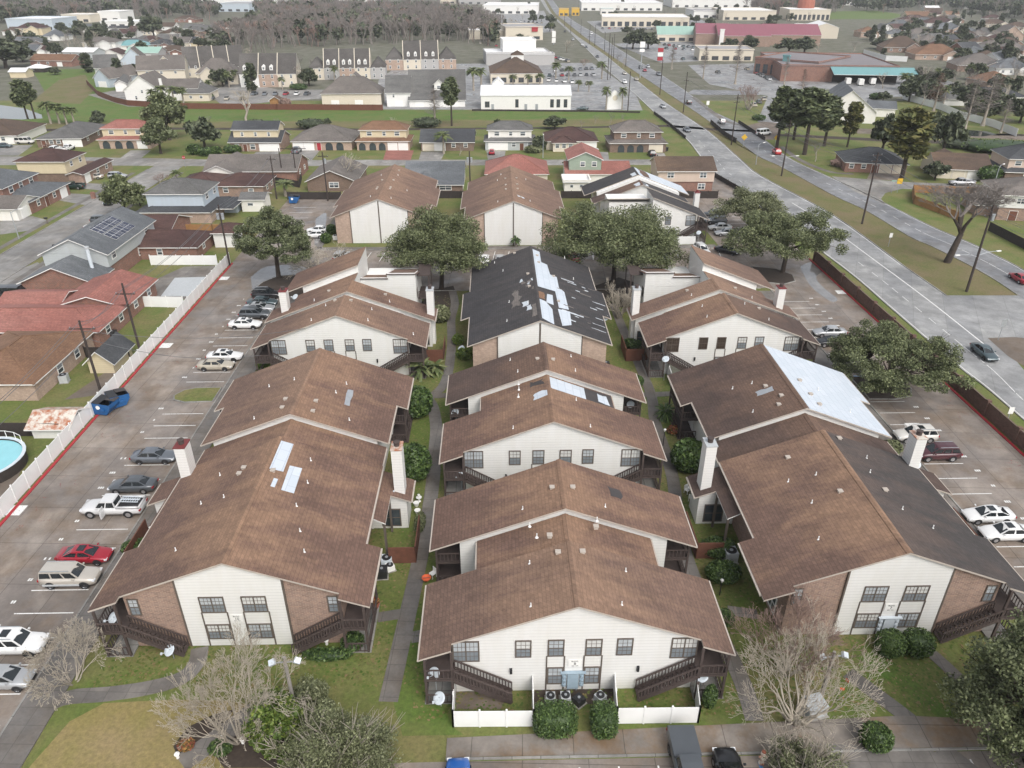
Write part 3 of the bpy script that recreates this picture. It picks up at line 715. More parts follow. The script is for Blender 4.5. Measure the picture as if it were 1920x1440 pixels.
def rail(m, a, b, z0, h=.95, n=None, mat=0):
    a, b = Vector(a), Vector(b); L = (b-a).length; n = n or max(2, int(L/.3))
    m.bar((a.x, a.y, z0+h), (b.x, b.y, z0+h), .1, .09, mat); m.bar((a.x, a.y, z0+.12), (b.x, b.y, z0+.12), .06, .07, mat)
    for i in range(n + 1):
        p = a + (b-a)*(i/n); m.box(p.x-.03, p.y-.03, z0+.12, p.x+.03, p.y+.03, z0+h, mat)
def stairs(par, s, w=8.9, run=4.2, out=2.2, y0=0, deep=4.6):
    """balcony with posts, rails and a flight along the front wall; s is the side, -1 or 1"""
    X = lambda d: s*(w + d)
    m = MB(); m.box(X(.02), y0-1.15, 2.55, X(out), y0+deep, 2.75); m.box(X(.02), y0-1.1, -.05, X(out+.1), y0+deep, .14, 1)
    for d, y in ((out-.1, -1.05), (out-.1, deep-.2), (.15, -1.05), (out-.1, deep/2)): m.box(X(d-.09), y0+y-.08, .1, X(d+.09), y0+y+.08, ZR-SL*(w+d)-.15 if y > -1 else ZR-SL*(w+d)-.16)
    b = m.build('balcony', [M['wood_dark'], M['kerb']], par)
    m = MB(); rail(m, (X(out-.05), y0-1.1, 0), (X(out-.05), y0+deep, 0), 2.75); rail(m, (X(.1), y0-1.12, 0), (X(out-.05), y0-1.12, 0), 2.75)
    rail(m, (X(out-.05), y0-1.1, 0), (X(out-.05), y0+deep, 0), .14); rail(m, (X(.3), y0-1.12, 0), (X(out-.05), y0-1.12, 0), .14)
    m.build('railing', M['wood_dark'], b)
    m = MB(); n = 14; x0, x1 = X(0), X(-run)
    for yy in (y0-.18, y0-1.2): m.bar((x0, yy, 2.6), (x1, yy, .15), .07, .34)
    for i in range(n):
        t = (i+.5)/n; xx = x0+(x1-x0)*t; zz = 2.75-2.6*t; m.box(xx-.16, y0-1.17, zz-.09, xx+.16, y0-.2, zz-.04)
    st = m.build('staircase', M['wood_dark'], par)
    m = MB()
    for yy in (y0-.2, y0-1.22):
        m.bar((x0, yy, 3.65), (x1, yy, 1.15), .1, .1); m.bar((x0, yy, 2.95), (x1, yy, .45), .06, .07)
        for i in range(19):
            t = i/18; xx = x0+(x1-x0)*t; zz = 2.75-2.5*t; m.box(xx-.04, yy-.03, zz-.1, xx+.04, yy+.03, zz+.9)
    m.build('railing', M['wood_dark'], st)
def chimney(par, x, y, zt=9.6, w=1.05, d=1.5, z0=0, cap='rust'):
    m = MB(); m.box(x-w/2, y-d/2, z0, x+w/2, y+d/2, zt)
    c = m.build('chimney', M['siding'], par)
    m = MB(); m.box(x-w/2-.06, y-d/2-.06, zt, x+w/2+.06, y+d/2+.06, zt+.1, 0)
    m.cyl(x, y, zt+.1, zt+.5, .26, n=12, m=1); m.cyl(x, y, zt+.5, zt+.56, .33, n=12, m=1)
    m.build('flue_cap', [M['cap_rust'] if cap == 'rust' else M['cap_red'] if cap == 'red' else M['ac'], M['wood_dark']], c)
M['cap_rust'] = rusty(); M['cap_red'] = plain('oxide_red', (.16,.03,.03), .6, .3)
def text_on(par, s, x, y, z, size, rz=0, mat='black', name='lettering'):
    cu = bpy.data.curves.new(name, 'FONT'); cu.body = s; cu.size = size; cu.align_x = 'CENTER'; cu.extrude = .004
    o = bpy.data.objects.new(name, cu); bpy.context.collection.objects.link(o)
    dg = bpy.context.evaluated_depsgraph_get(); me = bpy.data.meshes.new_from_object(o.evaluated_get(dg))
    bpy.data.objects.remove(o); me.materials.clear(); me.materials.append(M[mat])
    q = bpy.data.objects.new(name, me); COL.objects.link(q); q.parent = par
    q.matrix_local = Matrix.Translation((x, y, z)) @ Matrix.Rotation(rz, 4, 'Z') @ Matrix.Rotation(math.pi/2, 4, 'X'); return q
def number_sign(par, num, x, z, y=-.05, sub=''):
    m = MB(); m.box(x-.5, y, z-.36, x+.5, y+.04, z+.36); b = m.build('number_sign', M['white'], par)
    text_on(b, 'BLDG.', x, y-.005, z+.13, .2); text_on(b, num, x, y-.005, z-.18, .36)
    if sub: text_on(b, sub, x, y-.005, z-.33, .13)
def meters(par, x, z=0, y=0, mat='steel_blue', n=3):
    m = MB(); m.box(x-.42, y-.22, .35, x+.42, y-.01, 1.95)
    for s in (-1, 1):
        for k in range(n): m.box(x+s*.5, y-.15, .55+.45*k, x+s*.82, y-.01, .9+.45*k); m.tube([(x+s*.66, y-.15, .72+.45*k), (x+s*.66, y-.24, .72+.45*k)], .11, 9)
        m.cyl(x+s*.3, y-.08, 0, .35, .03, n=6)
    m.box(x-.95, y-.3, 2.05, x+.95, y-.01, 2.1)
    m.build('electric_meters', M[mat], par)
def siding_front(par, pu=None, lower=True, z0=0, dark=()):
    for i, (x, w, z, h, nx, ny) in enumerate(((-8.05, 1.98, 3.3, 2.1, 6, 4), (-3.85, 1.2, 3.65, 1.75, 3, 4), (-1.45, 1.22, 3.7, 1.72, 3, 4), (1.32, 1.24, 3.7, 1.72, 3, 4), (3.6, 1.2, 3.7, 1.75, 3, 4), (8.0, 1.98, 3.3, 2.1, 6, 4))):
        d = i in dark
        window(par, x, 0, z, w, h, 0, nx, ny, pu='pane_screen' if d else 'pane_blind' if i % 2 else 'pane', pl='pane_screen' if d else 'pane_dim')
    m = MB()
    for x in (-1.45, 1.32):
        for s in (-1, 1): m.box(x+s*.66-.05, -.05, .1, x+s*.66+.05, .02, 3.7)
    m.build('wall_trim', M['trim'], par)
    if lower:
        for x in (-1.45, 1.32): window(par, x, 0, .7, 1.2, 1.82, 0, 3, 4)
    m = MB()
    for x in (-4.75, 4.75): m.box(x-.09, -.16, 2.0, x+.09, -.0, 2.5)
    m.build('wall_lamp', M['black'], par)
def end_recess(par, s, w, y0, y1, floor=True):             # doors and dark glazing on a side wall under the balconies
    rz = math.pi/2 if s > 0 else -math.pi/2
    for z in (.14, 2.75):
        door(par, s*w, (y0+y1)/2 - .9, z, .95, 2.05, rz, 'white' if z < 1 else 'wood_dark'); window(par, s*w, (y0+y1)/2 + 1.0, z+.6, 1.5, 1.3, rz, 0, 0, pu='pane_dark', pl='pane_dark')
def apt_siding(label, x, y, mats=('shingle',)*3, num=None, sub='', dark=(), stain=None, lower=True):
    r = thing('apartment_building', label, 'apartment building', (*C(x, y), 0), YAW, 'apartment buildings of the complex')
    a, b, c = mats
    roof_gable(r, 0, 6.2, 11.4, mat=a, flap=1.0); roof_gable(r, 10.9, 17.3, 11.4, mat=c, matr=stain)
    roof_gable(r, 6.4, 10.6, 7.4, zr=8.25, mat=b, rake=.2)
    shell(r, 0, 6.2, 8.9); shell(r, 10.9, 17.3, 8.9); shell(r, 6.2, 10.9, 6.9, zr=8.25)
    siding_front(r, dark=dark, lower=lower)
    for s in (-1, 1): stairs(r, s); end_recess(r, s, 8.9, .2, 5)
    for s in (-1, 1):
        m = MB(); X = lambda d: s*(8.9+d)
        m.box(X(.02), 11.2, 2.55, X(2.2), 16.9, 2.75)
        for yy in (11.25, 14, 16.8): m.box(X(2.02), yy-.08, .05, X(2.18), yy+.08, ZR-SL*11.1-.15)
        m.box(X(.02), 11.2, -.05, X(2.3), 16.9, .14)
        bb = m.build('balcony', M['wood_dark'], r); m = MB()
        for z in (.14, 2.75): rail(m, (X(2.1), 11.2, 0), (X(2.1), 16.9, 0), z); rail(m, (X(.1), 11.22, 0), (X(2.1), 11.22, 0), z)
        m.build('railing', M['wood_dark'], bb); end_recess(r, s, 8.9, 12, 17)
    if num: number_sign(r, num, 0, 2.95, sub=sub)
    return r
def brick_end(par, y, w, zr=ZR, sl=SL, half=4.05, windows=True, mat='brick_buff', centre=False):
    """front wall of a brick-cheeked gable with a siding panel standing proud in the middle"""
    zt = lambda x: zr - .19 - sl*abs(x)
    m = MB(); m.prism([(-half, .05), (half, .05), (half, zt(half)), (0, zt(0)), (-half, zt(half))], y-.12, y-.001)
    p = m.build('front_panel', M['siding'], par)
    m = MB()
    for s in (-1, 1): m.box(s*half, y-.15, .03, s*(half+.14), y-.001, zt(half+.14)-.02)
    if centre: m.box(-.12, y-.15, .06, .12, y-.121, zt(0)-.3)
    if windows:
        for x in (-1.6, 1.68):
            for s in (-1, 1): m.box(x+s*1.0-.05, y-.17, .1, x+s*1.0+.05, y-.121, 3.75)
    m.build('wall_trim', M['trim'], p)
    if windows:
        for i, x in enumerate((-1.6, 1.68)):
            window(par, x, y-.12, 3.72, 1.95, 1.68, 0, 6, 4, pu='pane_blind' if i else 'pane'); window(par, x, y-.12, .82, 1.9, 1.62, 0, 6, 4, pu='pane' if i else 'pane_blind')
def apt_brick(label, x, y, mats, num, sub, caps, front_stairs=(-1, 1), win_mats=None):
    """front block with brick cheeks, chimney link, rear block: roofs mats[0], mats[1] (right slope), mats[2] link, mats[3]/mats[4] rear"""
    r = thing('apartment_building', label, 'apartment building', (*C(x, y), 0), YAW, 'apartment buildings of the complex')
    a, ar, lk, b, br = mats
    roof_steps(r, [(-.35, 5.8, 10.8), (5.8, 17.1, 9.55)], mat=a, matr=ar, flap=.6)
    shell(r, 0, 17.3, 8.4, mat='brick_buff')
    brick_end(r, 0, 8.4, windows=True)
    for s in (-1, 1): window(r, s*7.75, 0, 3.45, .85, 1.75, 0, 2, 4)
    for s in front_stairs: stairs(r, s, w=8.42, run=4.1, out=2.0, deep=4.2)
    # chimney link
    zl = 8.25; roof_gable(r, 14.0, 17.2, 12.5, zr=zl, mat=lk, rake=.12); roof_gable(r, 17.5, 21.4, 9.3, zr=zl, mat=lk, rake=0.02)
    shell(r, 14.1, 21.5, 8.6, zr=zl)
    for s in (-1, 1):
        m = MB(); m.prism([(s*8.6, .0), (s*12.0, .0), (s*12.0, zl-.2-SL*12.0), (s*8.6, zl-.2-SL*8.6)], 14.2, 17.0); m.build('wall', M['siding'], r)
        chimney(r, s*(11.35 if s*x < 0 else 9.0), 15.4 if s*x < 0 else 16.2, 8.8, 1.0, 1.45, 0, caps[0] if s < 0 else caps[1])
        window(r, s*10.4, 14.2, .3, 1.9, 2.1, 0, 2, 0, pu='pane_dark', pl='pane_dark', fm='trim')
        m = MB(); m.sheet(fix([(s*8.5, 9.8), (s*10.6, 9.8), (s*10.6, 13.9), (s*8.5, 13.9)]) and [(px, py, 5.35-.55*(abs(px)-8.5)) for px, py in fix([(s*8.45, 9.8), (s*10.6, 9.8), (s*10.6, 13.9), (s*8.45, 13.9)])], .12, 0, 1)
        m.build('porch_roof', [M[lk], M['white']], r)
        for yy in (9.9, 13.6): m = MB(); m.box(s*10.35, yy, 0, s*10.55, yy+.2, 4.1); m.build('porch_post', M['trim'], r)
        m = MB(); m.box(s*10.7, 9.2, 0, s*13.2, 9.3, 1.85); m.box(s*13.2, 9.2, 0, s*13.1, 13.9, 1.85); m.build('patio_fence', M['wood_brown'], r)
        for yy in (2.5, 7.2):
            for z in (.5, 3.4): window(r, s*8.4, yy, z, 1.7, 1.8, math.pi/2 if s > 0 else -math.pi/2, 0, 0, pu='pane_dark', pl='pane_dark', fm='white', t=.14)
        m = MB()
        for z in (.3, 3.2): m.box(s*8.41, 6.0, z, s*8.46, 8.4, z+2.2)
        m.build('wall_panel', M['siding'], r)
    # rear block
    roof_steps(r, [(21.2, 28.8, 9.55), (28.8, 36.1, 10.7)], mat=b, matr=br)
    shell(r, 21.5, 35.8, 8.4); m = MB()
    for s in (-1, 1):
        end_recess(r, s, 8.4, 29.5, 35)
        mm = MB(); mm.box(s*8.42, 29.3, 2.55, s*10.4, 35.6, 2.75); mm.box(s*8.42, 29.3, -.05, s*10.5, 35.6, .14)
        for yy in (29.4, 32.4, 35.5): mm.box(s*10.22, yy-.08, .05, s*10.38, yy+.08, ZR-SL*10.3-.2)
        bb = mm.build('balcony', M['wood_dark'], r); mm = MB()
        for z in (.14, 2.75): rail(mm, (s*10.3, 29.3, 0), (s*10.3, 35.6, 0), z); rail(mm, (s*8.5, 29.32, 0), (s*10.3, 29.32, 0), z)
        mm.build('railing', M['wood_dark'], bb)
    number_sign(r, num, .05, 3.1, y=-.17, sub=sub)
    return r
b8 = apt_siding('cream-sided brown-roofed apartment building numbered 8, nearest in the middle column', 0, 38.45, ('shingle_c', 'shingle', 'shingle'), '8', '700 - 709')
meters(b8, -.1)
vents(b8, [(-3.3, 1.0, 'pipe'), (3.3, 1.0, 'pipe'), (-3.2, 5.4, 'pipe'), (-2.5, 8.2, 'pipe'), (-1.5, 7.8, 'box'), (2.4, 9.2, 'box'), (-3.0, 9.8, 'pipe'), (2.6, 10.2, 'pipe'), (-3.5, 12.2, 'pipe'), (3.6, 12.4, 'pipe'), (4.2, 4.8, 'pipe'), (-1.0, 5.6, 'box'), (.9, 5.6, 'box'), (-.9, 13.8, 'box'), (.9, 13.8, 'box')])
patch(b8, jag(4.3, 14.2, 5.4, 15.6, 5, 3, .15), mat='felt')
b9 = apt_siding('cream-sided apartment building with a white underlay patch on its lower middle roof', 0, 62.9, ('shingle', 'shingle_b', 'shingle_stain'), '9', '', stain='shingle', lower=True)
patch(b9, [(.1, 6.9), (4.2, 7.0), (4.2, 10.45), (.1, 10.5)], 8.25); patch(b9, [(4.2, 7.0), (7.3, 7.0), (7.3, 10.6), (4.2, 10.45)], 8.25, mat='felt')
patch(b9, jag(5.7, 8.2, 6.8, 10.0, 8, 3, .12), 8.25, lift=.05); patch(b9, jag(-1.7, 5.1, -.2, 6.3, 4, 3, .15)); patch(b9, jag(-1.9, 9.2, -.5, 10.2, 9, 3, .2), 8.25, mat='felt')
vents(b9, [(-4.0, .9, 'pipe'), (3.8, .9, 'pipe'), (2.8, 5.6, 'pipe'), (-3.3, 6.9, 'pipe'), (-3.2, 8.4, 'pipe'), (-3.2, 9.6, 'pipe'), (-3.2, 12.4, 'pipe'), (3.4, 12.6, 'pipe'), (.9, 13.6, 'box'), (-.9, 13.8, 'box'), (-4, 15.9, 'pipe'), (3.2, 16.1, 'pipe')])
# black-roofed block behind them
bk = thing('apartment_building', 'long black-roofed apartment building with a torn white patch along its ridge', 'apartment building', (*C(0, 87.2), 0), YAW, 'apartment buildings of the complex')
roof_steps(bk, [(-.4, 8.9, 9.3), (8.9, 18.5, 10.5), (18.5, 28.8, 9.5)], mat='shingle_black')
shell(bk, 0, 28.6, 8.7, mat='brick_pale'); brick_end(bk, 0, 8.7, half=5.4, windows=False, centre=True)
pw = [(.15, 27.6), (1.4, 27.4), (1.4, 22.6), (2.3, 22.4), (2.5, 18.4), (3.5, 18.2), (3.5, 14), (4.2, 13), (4.3, 6.7), (2.9, 6.2), (2.8, 12), (.3, 11.6), (.2, 17)]
patch(bk, pw); patch(bk, [(.15, 7), (1.1, 6.8), (1.9, 4.8), (1.8, -.2), (.3, .6)]); patch(bk, [(1.5, 9.8), (2.3, 10.1), (2.2, 6.5), (1.2, 6.6)]); patch(bk, [(2.7, 5.6), (4.4, 6.1), (4.2, 1.6), (2.9, .3)]); patch(bk, jag(-.9, 1.6, -.1, 4.4, 3, 4, .12), mat='roof_taupe')
patch(bk, jag(.2, 7.4, 1.1, 9.8, 21, 4, .1), mat='roof_orange', lift=.03)
vr = random.Random(5)
bare = [patch(bk, jag(-3.2, 6.8, -2.3, 12.2, 31, 6, .35), mat='roof_taupe')]
for k in range(26):
    x = 3.2 + vr.random()*5.5; y = 2 + vr.random()*17; patch(bk, jag(x, y, x + .5 + vr.random()*1.5, y + .12 + vr.random()*.22, k, 3, .07), mat='patch' if k % 3 else 'roof_taupe', lift=.03)
for k in range(10):
    x = -2.2 + vr.random()*1.7; y = 2 + vr.random()*14; patch(bk, jag(x, y, x + .3 + vr.random()*.7, y + .4 + vr.random()*1.2, 90+k, 3, .12), mat='patch' if k % 2 else 'roof_taupe', lift=.03)
vents(bk, [(-4.2, 3, 'pipe'), (-1.3, 6.5, 'pipe'), (-3.8, 9, 'pipe'), (-4.5, 22, 'pipe'), (-2.6, 28, 'box'), (-.9, 17, 'box'), (-.9, 12, 'box'), (3.0, 18, 'box'), (.9, 25, 'box'), (1.0, 22, 'box'), (-5.8, 27, 'pipe'), (5.6, 29, 'pipe'), (3, 8.4, 'box'), (6.2, 20, 'pipe')])
# left and right columns
l1 = apt_brick('brown-roofed brick and siding apartment building numbered 10, nearest on the left', -26.4, 43.4, ('shingle_b', 'shingle', 'shingle', 'shingle_c', 'shingle'), '10', '900 - 907', ('red', 'rust'))
patch(l1, [(.3, 16.5), (1.4, 16.5), (1.5, 12.1), (.35, 12)]); patch(l1, [(1.8, 13.2), (2.85, 13.3), (2.95, 9.6), (1.9, 9.6)]); patch(l1, [(1, 10.9), (1.35, 10.9), (1.35, 9.7), (1, 9.7)])
vents(l1, [(-5.2, 3.4, 'pipe'), (-3.0, 9.2, 'pipe'), (-5.2, 9.4, 'pipe'), (-4.8, 13.4, 'pipe'), (-2.4, 13.2, 'box'), (-2.6, 12.4, 'box'), (3.5, 8.1, 'pipe'), (3.7, 11.5, 'pipe'), (3.3, 14.8, 'pipe'), (4.4, 5.2, 'pipe'), (5.2, 3.0, 'pipe'), (.7, 11.8, 'box'),
           (-4.3, 23, 'pipe'), (-1.3, 23.2, 'box'), (-1.4, 25, 'box'), (1.8, 24.8, 'box'), (1.9, 22.8, 'box'), (5.4, 23.2, 'pipe'), (-4.6, 30, 'pipe'), (-1.5, 29.4, 'pipe'), (4.0, 30, 'pipe'), (3.3, 27.6, 'pipe')])
patch(l1, jag(4.4, 25.8, 5.0, 29, 77, 3, .12), mat='grey')
r1 = apt_brick('brown and black-roofed brick apartment building numbered 7, nearest on the right', 25.9, 43.4, ('shingle_b', 'shingle_char', 'shingle_stain', 'shingle_stain', 'tarp'), '7', '605 - 615', ('none', 'rust'), front_stairs=(1,))
meters(r1, .2, y=-.12, mat='dish')
vents(r1, [(-5.2, 3.6, 'pipe'), (-4.2, 7.9, 'pipe'), (-2.7, 11.2, 'pipe'), (-5.0, 11.4, 'pipe'), (-1.8, 8.2, 'box'), (-4.0, 14.6, 'box'), (4.8, 4.6, 'pipe'), (2.8, 6.2, 'pipe'), (2.2, 11.2, 'pipe'), (2.4, 8.6, 'box'), (3.2, 14, 'pipe'), (1.4, 16.3, 'box'),
           (-4.6, 23.4, 'pipe'), (-2.1, 23.2, 'box'), (-1.4, 24.6, 'box'), (-3.2, 28.6, 'pipe'), (-5.2, 28.8, 'pipe'), (2.0, 25.2, 'box'), (2.2, 23.2, 'box'), (1.9, 28.2, 'box'), (3.8, 27.4, 'pipe'), (-2.2, 27.2, 'box'), (6.2, 24.2, 'pipe')])
patch(r1, jag(-3.4, 26.0, -1.6, 26.8, 7, 3, .1), mat='grey')
def shed_rear(r, s, mat, mat2):
    """the stepped half gables at the back of the second left and right buildings; s = outer side"""
    zr = 9.3; m = MB()
    for y0, y1, zz, w in ((17.6, 26.2, zr, 11.6), (14.4, 17.4, 8.2, 9.4)):
        m.sheet([(x, y, zz - SL*abs(x)) for x, y in fix([(0, y0), (s*w, y0), (s*w, y1), (0, y1)])], .16, 0, 1)
    m.build('roof', [M[mat], M['fascia']], r)
    for y0, y1, zz, w in ((17.9, 26.0, zr, 8.7), (14.6, 17.9, 8.2, 8.2)):
        m = MB(); m.prism([(0, 0), (s*w, 0), (s*w, zz-.17-SL*w), (0, zz-.17)][::s], y0, y1); m.build('wall', M['siding'], r)
    s2 = -s; m = MB(); m.slab(fix([(0.02*s2, 18.6), (s2*8.4, 18.6), (s2*8.4, 27.4), (0.02*s2, 27.4)]), 0, 5.2); w1 = m.build('wall', M['siding'], r)
    m = MB(); a = [(s2*.02, 18.6), (s2*4.2, 18.6), (s2*4.2, 18.9), (s2*.02, 18.9)]
    m.box(s2*.02, 18.58, 5.2, s2*4.1, 18.9, 6.8); m.box(s2*4.1, 18.58, 5.2, s2*8.4, 18.9, 7.5)
    for x0, z in ((4.1, 7.5), (8.25, 7.5)):
        m.faces([(s2*x0, 18.9, 5.2), (s2*x0, 27.0, 5.2), (s2*x0, 18.9, z), (s2*(x0+.15), 18.9, 5.2), (s2*(x0+.15), 27.0, 5.2), (s2*(x0+.15), 18.9, z)], [(0, 1, 2), (3, 5, 4), (0, 2, 5, 3), (1, 4, 5, 2), (0, 3, 4, 1)])
    m.build('wall', M['siding'], r)
    m = MB()
    for xa, xb, z in ((.05, 4.25, 6.85), (4.0, 8.75, 7.55)):
        m.sheet([(x, y, z - .28*(y-18.4)) for x, y in fix([(s2*xa, 18.35), (s2*xb, 18.35), (s2*xb, 27.6), (s2*xa, 27.6)])], .14, 0, 1)
    m.build('roof', [M[mat2], M['wood_dark']], r)
    m = MB(); X = lambda d: s2*(8.4+d)
    m.box(X(.02), 20.6, 2.55, X(1.9), 25.4, 2.75); m.box(X(.02), 20.6, -.05, X(1.9), 25.4, .14)
    for y in (20.7, 25.3): m.box(X(1.75), y-.08, 0, X(1.9), y+.08, 6.4)
    m.box(X(.02), 20.4, 6.4, X(2.0), 25.6, 6.5)
    b = m.build('balcony', M['wood_dark'], r); m = MB()
    for z in (.14, 2.75): rail(m, (X(1.82), 20.7, 0), (X(1.82), 25.3, 0), z); rail(m, (X(.1), 20.7, 0), (X(1.82), 20.7, 0), z)
    m.build('railing', M['wood_dark'], b)
    rz = math.pi/2 if s2 > 0 else -math.pi/2
    for z in (.5, 3.3): window(r, s2*8.4, 19.6, z, .9, 1.5, rz, pu='pane_dark', pl='pane_dark')
def apt_second(label, x, y, s, mats, dark, caps, matr=None):
    r = thing('apartment_building', label, 'apartment building', (*C(x, y), 0), YAW, 'apartment buildings of the complex')
    roof_gable(r, 0, 6.2, 11.4, mat=mats[0], matr=matr, flap=1.0); shell(r, 0, 6.2, 8.9); siding_front(r, dark=dark, lower=True)
    for q in (-1, 1): stairs(r, q); end_recess(r, q, 8.9, .2, 5)
    roof_gable(r, 6.0, 8.0, 7.6, zr=8.3, mat=mats[0], rake=.1); shell(r, 6.2, 8.6, 7.2, zr=8.3)
    roof_gable(r, 8.4, 12.2, 12.0, zr=8.9, mat=mats[1], rake=.25); shell(r, 8.5, 12.2, 8.8, zr=8.9)
    for q in (-1, 1):
        m = MB(); m.prism([(q*8.8, 0), (q*11.4, 0), (q*11.4, 8.9-.2-SL*11.4), (q*8.8, 8.9-.2-SL*8.8)][::q], 8.6, 12.0); m.build('wall', M['siding'], r)
        chimney(r, q*(9.4 if q == s else 11.3), 10.2, 8.3, 1.0, 1.4, 0, caps[0] if q < 0 else caps[1])
        window(r, q*10.2, 8.6, .3, 1.6, 2.1, 0, 2, 0, pu='pane_dark', pl='pane_dark')
    m = MB(); q = -s; m.box(q*10.2, 3.8, 0, q*13.3, 3.9, 1.85); m.box(q*13.3, 3.8, 0, q*13.2, 8.4, 1.85); m.build('patio_fence', M['wood_brown'], r)
    shed_rear(r, s, mats[1], mats[0])
    return r
l2 = apt_second('cream-sided brown-roofed apartment building behind number 10, with a stepped rear wing', -26.3, 89.3, -1, ('shingle_c', 'shingle'), (), ('red', 'none'))
vents(l2, [(-3.6, 1.2, 'pipe'), (3.8, 1.2, 'pipe'), (-2.4, 5.0, 'pipe'), (-1.2, 5.6, 'box'), (1.0, 5.4, 'box'), (3.8, 4.8, 'pipe'), (9.6, 1.4, 'pipe')]); vents(l2, [(-3.2, 11.2, 'box'), (4.8, 11.2, 'box'), (5.6, 9.3, 'pipe'), (-5, 9.4, 'pipe')], 8.9)
r2 = apt_second('cream-sided brown-roofed apartment building behind number 7, with bronze window screens', 25.7, 88.9, 1, ('shingle', 'shingle_c'), (0, 1, 2), ('none', 'red'), 'shingle_stain')
vents(r2, [(-3.4, 1.4, 'pipe'), (-3.2, 4.8, 'pipe'), (2.6, 4.9, 'pipe'), (4.8, 5.2, 'box'), (5.0, 1.6, 'pipe')]); vents(r2, [(-3.8, 11.2, 'box'), (-3.6, 9.3, 'pipe'), (3.2, 11.4, 'box'), (5.2, 9.6, 'pipe')], 8.9)
meters(r2, -.1, mat='stucco')
# white yard fences below, row of three at the back
def apt_back(label, x, y, depth, mat, centre=True, brickm='brick_pale'):
    r = thing('apartment_building', label, 'apartment building', (*C(x, y), 0), YAW, 'apartment buildings of the complex')
    roof_steps(r, [(-.4, 8.7, 9.6), (8.7, depth-6.9, 10.6), (depth-6.9, depth+.1, 9.6)], mat=mat)
    shell(r, 0, depth, 8.7, mat=brickm); brick_end(r, 0, 8.7, half=5.6, windows=False, centre=centre, mat=brickm)
    return r
k1 = apt_back('brown-roofed apartment building with two bare siding panels, left in the back row', -28.5, 145.2, 29, 'shingle_c')
vents(k1, [(-2, 4, 'pipe'), (2.2, 3, 'pipe'), (-1.4, 9, 'box'), (1.3, 9, 'box'), (-1.4, 10.2, 'box'), (1.3, 10.2, 'box'), (-1.2, 16, 'box'), (1.2, 16, 'box'), (-2.2, 22, 'pipe'), (1.6, 21, 'pipe'), (4.4, 12, 'pipe'), (1.4, 25, 'box')])
k2 = apt_back('brown-roofed apartment building with palm at its blank wall, middle of the back row', -2.1, 143.2, 29, 'shingle_c')
vents(k2, [(-3, 3, 'pipe'), (1.6, 4.4, 'box'), (3.4, 4, 'pipe'), (-1.3, 10, 'box'), (1.1, 10, 'box'), (-1.3, 13.6, 'box'), (1.1, 13.6, 'box'), (-1.3, 19, 'box'), (1.1, 19, 'box'), (-3, 20, 'pipe'), (3.2, 21, 'pipe'), (-2.2, 24, 'pipe')])
patch(k2, jag(.9, 4.2, 2.2, 5.2, 5, 3, .2), mat='patch')
k3 = thing('apartment_building', 'storm-torn black-roofed apartment building with white underlay, right of the back row', 'apartment building', (*C(25.3, 145.0), 0), YAW, 'apartment buildings of the complex')
roof_gable(k3, 0, 7.0, 11.4, mat='shingle_black', wl=-1, wr=11.4, flap=.9)
m = MB(); m.prism([(.1, 0), (8.9, 0), (8.9, ZR-.17-SL*8.9), (.1, ZR-.2)], 0, 7); m.build('wall', M['siding'], k3)
m = MB(); m.prism([(-8.0, 0), (.05, 0), (.05, 7.0), (-8.0, 7.0)], 3.5, 10); m.build('wall', M['siding'], k3)
m = MB(); m.sheet([(x, y, 7.9 - .3*(y-3)) for x, y in fix([(-8.4, 3), (.08, 3), (.08, 11), (-8.4, 11)])], .15, 0, 1); m.build('roof', [M['roof_maroon'], M['fascia']], k3)
window(k3, 3.4, 0, 3.4, 1.2, 1.75, 0, 3, 4, pu='pane_dim'); window(k3, 7.9, 0, 3.2, 1.95, 2.1, 0, 6, 4); stairs(k3, 1)
roof_gable(k3, 11.6, 15.6, 10.2, zr=8.5, mat='shingle_stain', matr='shingle_black', rake=.2); shell(k3, 11.8, 15.6, 8.6, zr=8.5)
roof_gable(k3, 17.5, 24.5, 11.4, zr=9.2, mat='shingle_black', matr='tarp', rake=.3); shell(k3, 15.6, 24.4, 8.9, zr=9.2)
patch(k3, jag(1.2, 18.0, 3.0, 24.4, 6, 4, .25), 9.2, mat='shingle_stain', lift=.04); patch(k3, jag(-1.2, 17.6, .0, 20, 16, 4, .2), 9.2, mat='patch', lift=.03); patch(k3, jag(-1.2, 12, 1.4, 14, 18, 4, .3), 8.5, mat='patch', lift=.03)
m = MB(); m.box(10.4, 8, 0, 11.4, 9.2, 7.6); ch = m.build('chimney', M['siding'], k3); m = MB(); m.box(10.34, 7.94, 7.6, 11.46, 9.26, 7.7); m.cyl(10.9, 8.6, 7.7, 8.1, .26); m.build('flue_cap', M['cap_red'], ch)
